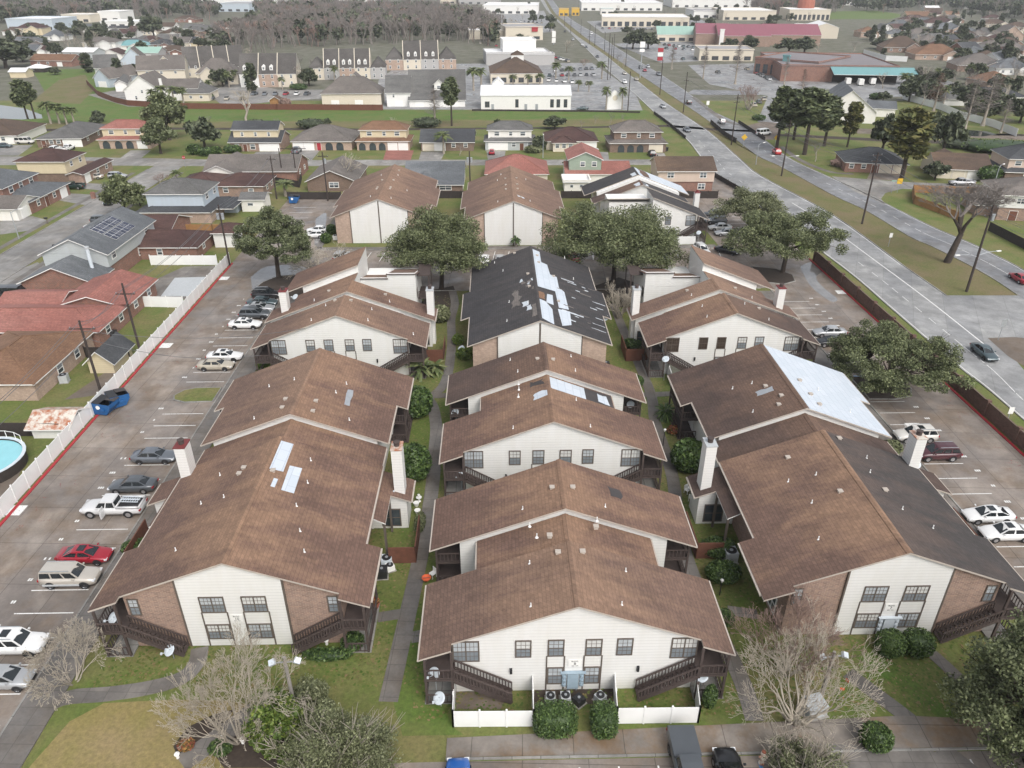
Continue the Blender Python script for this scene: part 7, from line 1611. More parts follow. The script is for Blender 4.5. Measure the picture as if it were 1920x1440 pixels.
sh = house('pale blue-grey gabled house with solar panels on its roof', 100, 212, 530, 19, [(0, 1, 0, 19, 0, 2.9, None, 0, 'brick_red', None), (-.03, 1.02, -.2, 19.2, 2.9, 5.5, 'gy', .46, 'siding_grey', 'roof_slate'), (-.12, 1.02, -6.4, -.2, 0, 2.7, 'gy', .42, 'brick_red', 'roof_slate')], [(1, 'E', [('w', .12, 3.7, 1.6, 1.5), ('w', .82, 3.7, 1.6, 1.5)]), (0, 'E', [WN(.85, .9, 1.6, 1.4), WN(.62, .9, 1.2, 1.3)])])
sw = W(212, 530)[0] - W(100, 530)[0]
m = MB(); zr_ = 5.5 + .46*sw*.525
for k in range(7):
    for j in range(2):
        xa, xb = sw*.55 + j*2.2, sw*.55 + j*2.2 + 2.0; ya = 5.6 + 1.15*k; zf = lambda x: zr_ - .46*(x - sw*.495) + .12
        m.sheet([(xa, ya, zf(xa)), (xb, ya, zf(xb)), (xb, ya+1.1, zf(xb)), (xa, ya+1.1, zf(xa))], .05, 0, 1)
m.build('solar_panel_array', [M['solar'], M['white']], sh)
m = MB(); m.cyl(sw*.83, -2, 3, 6.9, .3, n=10); m.cyl(sw*.83, -2, 6.9, 7.2, .4, n=10, m=1); m.build('flue', [M['dish'], M['ac']], sh)
house('sprawling red-roofed brick ranch house with a roof opening', -20, 190, 652, 14, [(-.25, 1, 0, 9.5, 0, 2.8, 'hip', .3, 'brick_red', 'roof_red'), (.35, 1, 9, 20, 0, 2.8, 'gy', .3, 'brick_red', 'roof_red'), (-.2, .36, 9, 15.5, 0, 2.8, 'gx', .3, 'brick_red', 'roof_red')], [(0, 'S', [WN(.42, .9, 1.2, 1.4)]), (0, 'E', [WN(.3), WN(.75)]), (1, 'E', [WN(.3), WN(.75)])])
house('tan-roofed brick ranch house nearest the left lot fence', -100, 72, 752, 15, [(0, 1, 0, 15, 0, 2.8, 'hip', .34, 'brick_pale', 'roof_orange')], [(0, 'E', [WN(.4, .8, 1.4, 1.4), WN(.7, .8, 1.3, 1.3)])])
house('cream barn-shaped shed with a black roof against the left fence', 170, 216, 700, 5, [(0, 1, 0, 5.5, 0, 2.0, 'gy', .9, 'siding_cream', 'roof_dark')], cat='shed', name='garden_shed')
house('white metal shed with a rust-streaked roof', 64, 132, 822, 4, [(0, 1, 0, 4.2, 0, 1.7, 'gx', .45, 'stucco_w', 'rust_roof')], cat='shed', name='garden_shed')
house('white double garage at the far left, by the green bin', -60, 36, 414, 9, [(0, 1, 0, 9, 0, 2.8, 'gx', .36, 'siding_white', 'roof_taupe')], [(0, 'E', [('g', .3, 0, 2.6, 2.2), ('g', .7, 0, 2.6, 2.2)])])
house('pillared grey-roofed house with brick upper floor at the left edge', -90, 60, 402, 17, [(0, 1, 0, 17, 0, 2.9, 'hip', .28, 'brick_red', 'roof_slate'), (-.1, .72, 0, 14, 2.9, 6, 'hip', .42, 'brick_red', 'roof_slate')], [(1, 'E', [WN(.22, 4, 1.6, 1.6), WN(.5, 4, 1.4, 1.6), WN(.8, 4, 1.6, 1.6)]), (0, 'E', [WN(.2), ('d', .4, 0, 1.3, 2.2), WN(.6), ('g', .84, 0, 2.8, 2.2)])])
house('butter-sided two-storey house with maroon roof on the corner lot', 45, 132, 346, 14, [(0, 1, 0, 14, 0, 2.8, None, 0, 'brick_brown', None), (-.02, 1, -.2, 10, 2.8, 6, 'hip', .4, 'siding_cream', 'roof_maroon'), (1, 1.3, 0, 16, 0, 2.7, 'gy', .3, 'brick_buff', 'roof_maroon')], [(1, 'E', [WN(.3, 4), WN(.75, 4)]), (2, 'E', [('g', .15, 0, 2.6, 2.2), WN(.5), WN(.8)])])
# right of the boulevard
house('black hip-roofed ranch house with cream garage doors', 1583, 1690, 322, 12, [(0, 1, 0, 13, 0, 2.8, 'hip', .42, 'brick_red', 'roof_dark')], [(0, 'S', [WN(.1), WN(.3), ('d', .48, 0, 1.3, 2.1), ('b', .66, 0, 3, 2.2), ('b', .88, 0, 3, 2.2)])], rz=-.18)
house('brown ranch house behind the silver pickup on the side street', 1752, 1846, 334, 13, [(0, 1, 0, 12, 0, 2.7, 'gx', .46, 'stucco', 'roof_brown'), (.3, .8, 10, 18, 0, 2.7, 'gy', .46, 'stucco', 'roof_brown')], [(0, 'S', [WN(.12), ('b', .42, 0, 3, 2.2), ('g', .72, 0, 3.4, 2.2)])], rz=-.16)
house('blush two-storey house with dark roofs at the right edge', 1880, 1975, 342, 12, two_v('brick_brown', 'siding_pink', 'roof_dark', 13), [(0, 'S', [('g', .45, 0, 3, 2.2)]), (1, 'S', UP)], rz=-.16)
house('cream and brick two-storey house with white doors at the right edge', 1866, 2000, 412, 12, [(0, 1, 0, 12, 0, 2.8, None, 0, 'brick_buff', None), (-.01, 1, -.2, 12, 2.8, 5.8, 'hip', .42, 'siding', 'roof_taupe'), (-.22, 0, 3, 12, 0, 2.6, 'hip', .36, 'brick_buff', 'roof_taupe')], [(1, 'S', [('w', .25, 3.7, 1.7, 1.3)]), (0, 'S', [('d', .2, 0, 1.6, 2.1)])], rz=-.2)
house('white hall with a steep slate-blue roof among the pines', 1536, 1632, 228, 26, [(0, 1, 0, 26, 0, 4, 'gy', .75, 'siding_white', 'roof_slate'), (1, 1.5, 16, 24, 0, 3.2, 'gx', .5, 'siding_white', 'roof_slate'), (-.25, 0, 14, 24, 0, 3.2, 'gx', .5, 'siding_white', 'roof_slate')], [(0, 'S', [WN(.5, 1, 1.5, 1.8)])], rz=-.25, cat='hall')
house('slate-roofed single-storey house with white trim behind the cypresses', 1785, 1915, 194, 12, [(0, 1, 0, 13, 0, 3, 'hip', .4, 'stucco_w', 'roof_dark'), (-.2, .12, -6, 8, 0, 2.8, 'hip', .4, 'stucco_w', 'roof_grey')], [(0, 'S', [WN(.4), WN(.7)])], rz=-.1)
# round pool, covered pool, bath
x, y = W(-32, 880); t = thing('swimming_pool', 'round above-ground pool with turquoise water inside the board fence', 'pool', (x, y, 0), 0)
m = MB(); m.lathe([(4.35, 0), (4.35, 1.3), (4.2, 1.3), (4.15, 1.05), (0, 1.05)], n=32); m.f = m.f; m.build('tank', M['fence_black'], t); m = MB(); m.cyl(0, 0, 1.05, 1.12, 4.14, n=32); m.build('water', M['pool_water'], t); m = MB(); m.lathe([(4.15, 1.3), (4.15, 1.38), (4.5, 1.38), (4.5, 1.3)], n=32); m.build('rim', M['dish'], t)
m = MB()
for k in range(4):
    a = .9 + .28*k; p = Vector((math.cos(a)*4.4, math.sin(a)*4.4, 1.3)); q = Vector((math.cos(a+.28)*4.4, math.sin(a+.28)*4.4, 1.3)); m.tube([p, p + Vector((0, 0, .9)), q + Vector((0, 0, .9)), q], .04, 5)
m.build('ladder_rail', M['white'], t)
t = thing('covered_pool', 'rectangular covered swimming pool in the square yard', 'pool', (*W(345, 528), 0), 0); o = Vector((*W(345, 528), 0)); q = [Vector((*W(*p), 0))-o for p in ((302, 556), (328, 522), (392, 520), (372, 556))]
m = MB(); m.slab(fix([(a.x, a.y) for a in q]), 0, .12); m.build('cover', M['ac'], t)
# ------------------------------------------------------------------ townhouses beyond the canal
def townrow(label, uL, uR, v, d, n, rz, wm, rm, h=6.2, pitch=1.15, kind='gx', parapet=True, dorm=(), fl=2):
    (xa, ya), (xb, yb) = W(uL, v), W(uR, v); w = (xb-xa)/math.cos(rz); t = thing('townhouse_row', label, 'townhouses', (xa, ya, 0), rz, 'townhouses beyond the canal'); k = w/n
    for i in range(n):
        x0, x1 = k*i, k*(i+1); body_(t, x0+.05, x1-.05, 0, d, 0, h, wm[i % len(wm)]); roof_on(t, x0, x1, 0, d, h, 'hip' if kind == 'he' and i in (0, n-1) else 'gx', pitch, rm, ov=.15)
        for f in range(fl):
            for s in (.25, .72): window(t, x0+k*s, 0, .8+3*f, 1.1, 1.7, 0, 0, 0, 'white', 'pane_dim', 'pane_dark', .12)
        if parapet and i: m = MB(); zr = h + d/2*pitch; m.prism([(-.2, h-.2), (d/2, zr+.3), (d+.2, h-.2), (d+.2, h-.9), (-.2, h-.9)], -.16, .16); m.xf(Matrix.Translation((x0, 0, 0)) @ Matrix.Rotation(math.pi/2, 4, 'Z')); m.build('party_wall', M['stucco'], t)
        if i in dorm:
            for s in (.3, .7):
                xx = x0+k*s; zz = h + 1.9*pitch*.9; m = MB(); m.prism([(xx-.75, zz-.6), (xx+.75, zz-.6), (xx+.75, zz+1.1), (xx, zz+1.8), (xx-.75, zz+1.1)], 1.2, 3.2); dm = m.build('dormer', M['stucco_w'], t); window(t, xx, 1.2, zz-.3, .9, 1.2, 0, 0, 0, 'white', 'pane_dim', 'pane_dark', .12)
    return t
townrow('white and brick townhouse row with twin dormers, leftmost of the tall rows', 452, 556, 164, 14, 3, .08, ('stucco_w', 'brick_pale', 'stucco'), 'roof_town', h=5.8, dorm=(0, 1))
townrow('grey-roofed townhouse row with white dormers, middle of the tall rows', 580, 722, 150, 14, 5, .1, ('stucco', 'stucco_g', 'brick_pale'), 'roof_town', h=5.4, kind='he', dorm=(1, 2, 3))
townrow('peaked townhouse row with yellow dormers, right of the tall rows', 724, 855, 132, 15, 4, .1, ('brick_pale', 'stucco', 'stucco_g'), 'roof_town', h=5.4, kind='he', dorm=(1, 2))
townrow('long pale-roofed townhouse row end-on at the left of the estate', 350, 450, 146, 16, 4, .35, ('stucco', 'stucco_g'), 'roof_town', h=4.6)
H2 = lambda label, uL, uR, v, d, vols, opens=(), rz=.06, **k: house(label, uL, uR, v, d, vols, opens, rz, group='townhouses beyond the canal', **k)
H2('steep grey hip-roofed pale house just behind the board fence', 605, 715, 200, 14, [(0, 1, 0, 14, 0, 5.2, 'hip', .75, 'stucco', 'roof_taupe'), (.25, .75, 12, 20, 0, 5.6, 'gy', .9, 'stucco', 'roof_taupe')], [(0, 'S', [('g', .22, 0, 3, 2.3), ('g', .62, 0, 3, 2.3)])])
H2('grey-roofed white townhouse with narrow windows behind the fence', 726, 770, 200, 12, [(0, 1, 0, 12, 0, 5.6, 'gx', .9, 'stucco_w', 'roof_grey')], [(0, 'S', [WN(.3, 3.4, .9, 1.3), ('g', .5, 0, 3, 2.2)])])
H2('big grey slate-roofed townhouse with a white dormer beside the pine', 768, 872, 201, 14, [(0, 1, 0, 6, 0, 2.8, 'lean', .5, 'stucco_w', 'roof_grey'), (0, 1, 4, 18, 0, 5, 'gx', 1.1, 'stucco_g', 'roof_grey'), (.45, .62, 4.6, 9, 5, 8.2, 'gy', .8, 'stucco_w', 'roof_grey')], [(0, 'S', [('g', .18, 0, 3.2, 2.2), ('g', .5, 0, 3.2, 2.2), ('g', .8, 0, 3.2, 2.2)]), (2, 'S', [WN(.5, 6, 1.6, 1.4)])])
H2('pale house with dark arched loggia and chimney among palms', 238, 302, 192, 16, [(0, 1, 0, 18, 0, 5, 'gy', .75, 'stucco_w', 'roof_taupe'), (.8, 2.0, 4, 14, 0, 5, 'gx', .6, 'stucco_w', 'roof_taupe')], [(0, 'S', [WN(.3, 1, 1, 1.6), WN(.7, 1, 1, 1.6), WN(.5, 3.5, 1, 1.3)]), (1, 'S', [('a', .45, 2.6, 1.6, 2), ('a', .65, 2.6, 1.8, 2), ('a', .85, 2.6, 1.6, 2)])], chim=(.95, 5, 8.5, 'stucco_w'))
H2('low taupe-roofed house behind the palms at the estate entrance', 345, 392, 190, 12, [(0, 1, 0, 14, 0, 3.4, 'hip', .6, 'stucco', 'roof_grey')], [(0, 'S', [WN(.3), WN(.7)])])
H2('blue-grey gabled garage house at the bend of the board fence', 180, 214, 163, 10, [(0, 1, 0, 20, 0, 4.2, 'gy', .9, 'siding_blue', 'roof_taupe')], [(0, 'S', [('g', .5, 0, 4.5, 2.5)])], rz=-.3)
H2('long row of white garages with stepped grey roofs', 218, 238, 172, 26, [(0, 1, 0, 26, 0, 3.4, 'gy', .6, 'stucco_w', 'roof_grey')], [(0, 'W', [('g', .15, 0, 3, 2.2), ('g', .35, 0, 3, 2.2), ('g', .55, 0, 3, 2.2), ('g', .75, 0, 3, 2.2)])], rz=.35)
H2('pale stepped-roof townhouse in the middle of the left cluster', 262, 345, 156, 14, [(0, 1, 0, 14, 0, 6, 'gx', .8, 'stucco', 'roof_taupe'), (.35, .8, 5, 20, 0, 7, 'gy', .9, 'stucco', 'roof_taupe')], [(0, 'S', [WN(.2, 3.8), WN(.5, 3.8), WN(.8, 3.8)])], rz=.25)
H2('blue-sided peaked townhouse at the back of the left cluster', 222, 285, 146, 14, [(0, 1, 0, 14, 0, 5.5, 'gy', .95, 'siding_blue', 'roof_taupe'), (-.6, .0, 2, 14, 0, 5, 'gx', .9, 'siding_grey', 'roof_grey')], [(0, 'S', [WN(.3, 3.6), WN(.7, 3.6)])], rz=.3)
H2('taupe-roofed townhouse facing the estate drive', 372, 445, 160, 14, [(0, 1, 0, 14, 0, 5.6, 'hip', .8, 'stucco', 'roof_taupe'), (.1, .5, -2, 8, 0, 5.2, 'gy', .8, 'stucco', 'roof_taupe')], [(0, 'S', [('a', .7, 0, 1.6, 2.4), WN(.85)])], rz=.2)
# ------------------------------------------------------------------ shops and big buildings
def shop(label, uL, uR, v, d, h, wm, rm, rz=0.0, kind='flat', pitch=.2, wins=0, cat='building', name='commercial_building', extra=(), gl=2.2, group=None):
    (xa, ya), (xb, yb) = W(uL, v), W(uR, v); w = (xb-xa)/max(.3, math.cos(rz)); t = thing(name, label, cat, (xa, ya, 0), rz, group); body_(t, 0, w, 0, d, 0, h, wm); roof_on(t, 0, w, 0, d, h, kind, pitch, rm, ov=.25, wall=wm)
    for i in range(wins): window(t, w*(i+.5)/wins, 0, .5, min(w/wins*.62, 5), gl, 0, 0, 0, 'trim', 'pane_dark', 'pane_dark', .12)
    for (f0, f1, y0, y1, z0, z1, k, p, wmm, rmm) in extra:
        if wmm: body_(t, f0*w, f1*w, y0, y1, z0, z1, wmm)
        if k: roof_on(t, f0*w, f1*w, y0, y1, z1, k, p, rmm, ov=.2, wall=wmm or 'white')
    return t
s1 = shop('long white shop with a ribbed white metal roof by the canal', 902, 1070, 206, 16, 5.4, 'stucco_w', 'metal_white', 0, 'gx', .34, 0, extra=[(.12, .25, 9, 15, 5.4, 8.4, 'gy', .9, 'stucco_w', 'metal_white')])
for f, w_, h_ in ((.07, 1.8, 2.2), (.4, 1.3, 3.0), (.79, 1.4, 3.0), (.86, 1.4, 3.0), (.94, 1.4, 3.0)): window(s1, f*(W(1070, 206)[0]-W(902, 206)[0]), 0, .9, w_, h_, 0, 0, 0, 'trim', 'pane_dark', 'pane_dark', .1)
for f in (.13, .5, .62): door(s1, f*(W(1070, 206)[0]-W(902, 206)[0]), 0, .05, 1.1, 2.1, 0, 'grey')
t = thing('memorial_sign', 'white gabled monument sign beside the shop car park', 'sign', (*W(1152, 205), 0), .2); m = MB(); m.prism([(-3, 0), (3, 0), (3, 4.6), (0, 7), (-3, 4.6)], 0, 1.4); m.build('wall', M['stucco_w'], t); m = MB(); m.cyl(0, 0, 0, .06, 1.0, n=16); m.xf(Matrix.Translation((0, -.01, 4.2)) @ Matrix.Rotation(math.pi/2, 4, 'X')); m.build('roundel', M['stucco'], t)
shop('brown hip-roofed tan clinic with a lantern roof', 920, 1018, 157, 30, 4.6, 'stucco', 'roof_brown', .05, 'hip', .5, 6, extra=[(.42, .66, 12, 18, 6, 11.5, 'hip', .6, 'stucco_w', 'roof_brown')])
shop('grey and white office block with stacked flat roofs', 912, 1032, 122, 26, 6, 'stucco_g', 'roof_flat_white', .1, wins=0, extra=[(.28, .8, 8, 26, 6.2, 12, 'flat', 0, 'stucco_w', 'roof_flat_white'), (.55, 1.05, -4, 6, 0, 5.6, 'flat', 0, 'stucco_g', 'roof_flat_white')])
shop('beige bank block with a red sign panel', 948, 1018, 76, 40, 9, 'stucco', 'roof_flat_grey', .15, wins=3, extra=[(.7, .86, -.6, 0, 6, 8.5, 'flat', 0, 'red_paint', 'red_paint')])
shop('tan restaurant box with white awning wing', 880, 950, 74, 30, 6, 'stucco', 'roof_flat_white', .1)
shop('long strip mall with white roofs behind the two live oaks', 1128, 1288, 50, 60, 8, 'stucco', 'roof_flat_white', -.1, wins=12, gl=4)
shop('strip mall with pale green canopy roof behind the live oaks', 1232, 1305, 78, 25, 5, 'stucco', 'roof_green', -.05, 'gx', .4, 4)
shop('rose-roofed brick hall block, its left wing', 1303, 1362, 84, 34, 7.5, 'brick_buff', 'roof_rose', -.15, 'gx', .34, 0)
shop('rose-roofed brick hall block, its middle wing', 1345, 1440, 87, 36, 7, 'brick_buff', 'roof_rose', -.1, 'gx', .36, 0, extra=[(.02, .1, -1, 0, 0, 10.5, 'flat', 0, 'stucco_w', 'stucco_w')])
shop('rose-roofed brick hall block, its right wing', 1432, 1532, 85, 34, 7, 'brick_buff', 'roof_rose', -.12, 'gx', .36, 0)
shop('low beige shop with a grey roof in front of the rose roofs', 1310, 1408, 114, 26, 6, 'stucco', 'roof_flat_grey', -.1, wins=5)
mz = shop('wide brick store with a purple-grey flat roof and teal canopy', 1462, 1668, 152, 62, 7, 'brick_red', 'roof_mall', -.12, extra=[(.42, 1.12, -9, -.3, 3.4, 4.4, 'lean', .28, None, 'roof_teal'), (.45, 1.0, -.4, -.1, 0, 4, None, 0, 'pane_wall' if 'pane_wall' in M else 'fence_black', None)])
shop('brick storefront wing with white columns and blue entry', 1412, 1500, 138, 40, 7.5, 'brick_red', 'roof_mall', -.75, wins=8, gl=4.5, extra=[(.46, .56, -1.2, 0, 0, 9.5, 'flat', 0, 'roof_teal', 'roof_teal')])
shop('cream gym with a white arched gable roof behind the rose hall', 1520, 1566, 72, 40, 8, 'stucco', 'roof_flat_white', -.2, 'gy', .3)
shop('cream hall with an orange dome far up the boulevard', 1478, 1552, 38, 50, 10, 'stucco', 'roof_flat_white', -.1, wins=9, gl=5)
x, y = W(1519, 36); m = MB(); m.lathe([(9, 10), (9, 16), (8, 20), (5, 24), (0, 26)], n=16); tag(m.build('dome', M['terracotta'], None, (x, y+20, 0)), 'orange dome standing on the far cream hall roof', 'dome')
ri = random.Random(8)
for lab, uL, uR, v, d, h, wm, rm in (('white-roofed warehouse at the far upper left by the blue stripes', 16, 104, 57, 40, 9, 'siding_blue', 'roof_flat_white'), ('white two-storey block behind the pale trailer roofs', 187, 228, 40, 30, 9, 'stucco_w', 'roof_flat_white'), ('long white low shed below the white block', 190, 272, 52, 26, 5, 'stucco_w', 'roof_flat_white'), ('flat-roofed pillared shed left of the white block', 118, 172, 42, 26, 7, 'stucco', 'roof_flat_white'), ('huge white warehouse on the horizon at the upper left', 350, 530, 14, 120, 14, 'stucco_w', 'roof_flat_white'), ('blue-grey warehouse on the horizon left of the woods', 410, 470, 22, 60, 9, 'siding_blue', 'roof_flat_grey'),
      ('white long mall roof far up the left of the boulevard', 905, 1008, 26, 90, 9, 'stucco_w', 'roof_flat_white'), ('pale apartment block on the skyline above the woods', 860, 935, 8, 60, 18, 'stucco_g', 'roof_flat_grey'), ('peach hotel block on the skyline above the woods', 826, 856, 7, 40, 22, 'stucco', 'terracotta'), ('long white store on the skyline right of the boulevard', 1090, 1240, 20, 90, 9, 'stucco_w', 'roof_flat_white'), ('second white store on the skyline behind the strip mall', 1260, 1440, 14, 100, 10, 'stucco_w', 'roof_flat_white'),
      ('cream warehouse with a maroon panel beyond the rose hall', 1355, 1452, 38, 70, 9, 'stucco', 'roof_flat_white'), ('low white store between the strip mall and the cream warehouse', 1300, 1362, 34, 60, 7, 'stucco_w', 'roof_flat_grey'), ('turquoise-roofed diner beside the far boulevard', 1126, 1150, 27, 20, 6, 'stucco_w', 'roof_teal'), ('yellow-orange shop far up the boulevard, left one', 1048, 1066, 30, 20, 7, 'sign_y', 'roof_flat_grey'), ('yellow-orange shop far up the boulevard, right one', 1072, 1086, 29, 20, 7, 'sign_y', 'roof_flat_grey'),
      ('white store on the skyline far left of the boulevard', 620, 700, 10, 60, 8, 'stucco_w', 'roof_flat_white'), ('pale store on the skyline above the left woods', 480, 560, 12, 70, 8, 'stucco', 'roof_flat_white'), ('long pale warehouse at the far right skyline', 1560, 1660, 10, 60, 7, 'stucco_w', 'roof_flat_grey'), ('cream block house beside the green field', 1500, 1540, 60, 20, 5, 'stucco_w', 'roof_slate')):
    shop(lab, uL, uR, v, d, h, wm, rm, -.05, wins=min(10, max(2, int((uR-uL)/14))), gl=2.5)
def pylon(label, u, v, vt, wpx, faces):
    x, y = W(u, v); h = Zat(vt, y); w = wpx*(y*CT+H*ST)/F; t = thing('pylon_sign', label, 'sign', (x, y, 0), 0, 'tall shop signs'); m = MB(); m.cyl(0, 0, 0, h, .25, n=8); m.build('post', M['grey'], t)
    for z0, z1, mt in faces: m = MB(); m.box(-w/2, -.35, h*z0, w/2, -.26 if z0 < 0 else .35, h*z1); m.build('sign_face', M[mt], t)
pylon('tall pole sign with a white house-shaped head on the median', 1200, 146, 78, 9, [(.72, .8, 'white'), (.84, 1.0, 'white')])
pylon('red and white stacked shop sign right of the boulevard', 1237, 116, 90, 10, [(.72, 1, 'red_paint'), (.4, .68, 'white'), (.1, .36, 'red_mark' if False else 'red_paint')])
pylon('white two-part sign board left of the far boulevard', 1038, 84, 58, 7, [(.55, 1, 'white'), (.15, .5, 'white')])
# small far houses: label, u, v, width px, depth, roof, wall, roof kind
FAR = []
def far_house(label, u, v, wpx, d, rm, wm, kind, h=3.2, pitch=.48, rz=0, two=False):
    x, y = W(u - wpx/2, v); w = wpx*(y*CT+H*ST)/F; t = thing('far_house', label, 'house', (x, y, 0), rz, 'houses of the far subdivisions'); h = 5.6 if two else h; body_(t, 0, w, 0, d, 0, h, wm); roof_on(t, 0, w, 0, d, h, kind, pitch, rm, wall=wm)
    if d > 9 and kind == 'hip': body_(t, w*.55, w*.9, -3, 2, 0, h, wm); roof_on(t, w*.55, w*.9, -3, 5, h, 'gy', pitch, rm, wall=wm)
    for f in (.2, .42): window(t, w*f, 0, .9, 1.5, 1.4, 0, 0, 0, 'white', 'pane_dim', 'pane_dark', .12)
    if two:
        for f in (.25, .7): window(t, w*f, 0, 3.6, 1.5, 1.3, 0, 0, 0, 'white', 'pane_dim', 'pane_dark', .12)
    door(t, w*.7, -3.0 if d > 9 and kind == 'hip' else 0, 0, 3 if w > 9 else 1.2, 2.2, 0, 'white', 'garage_door')
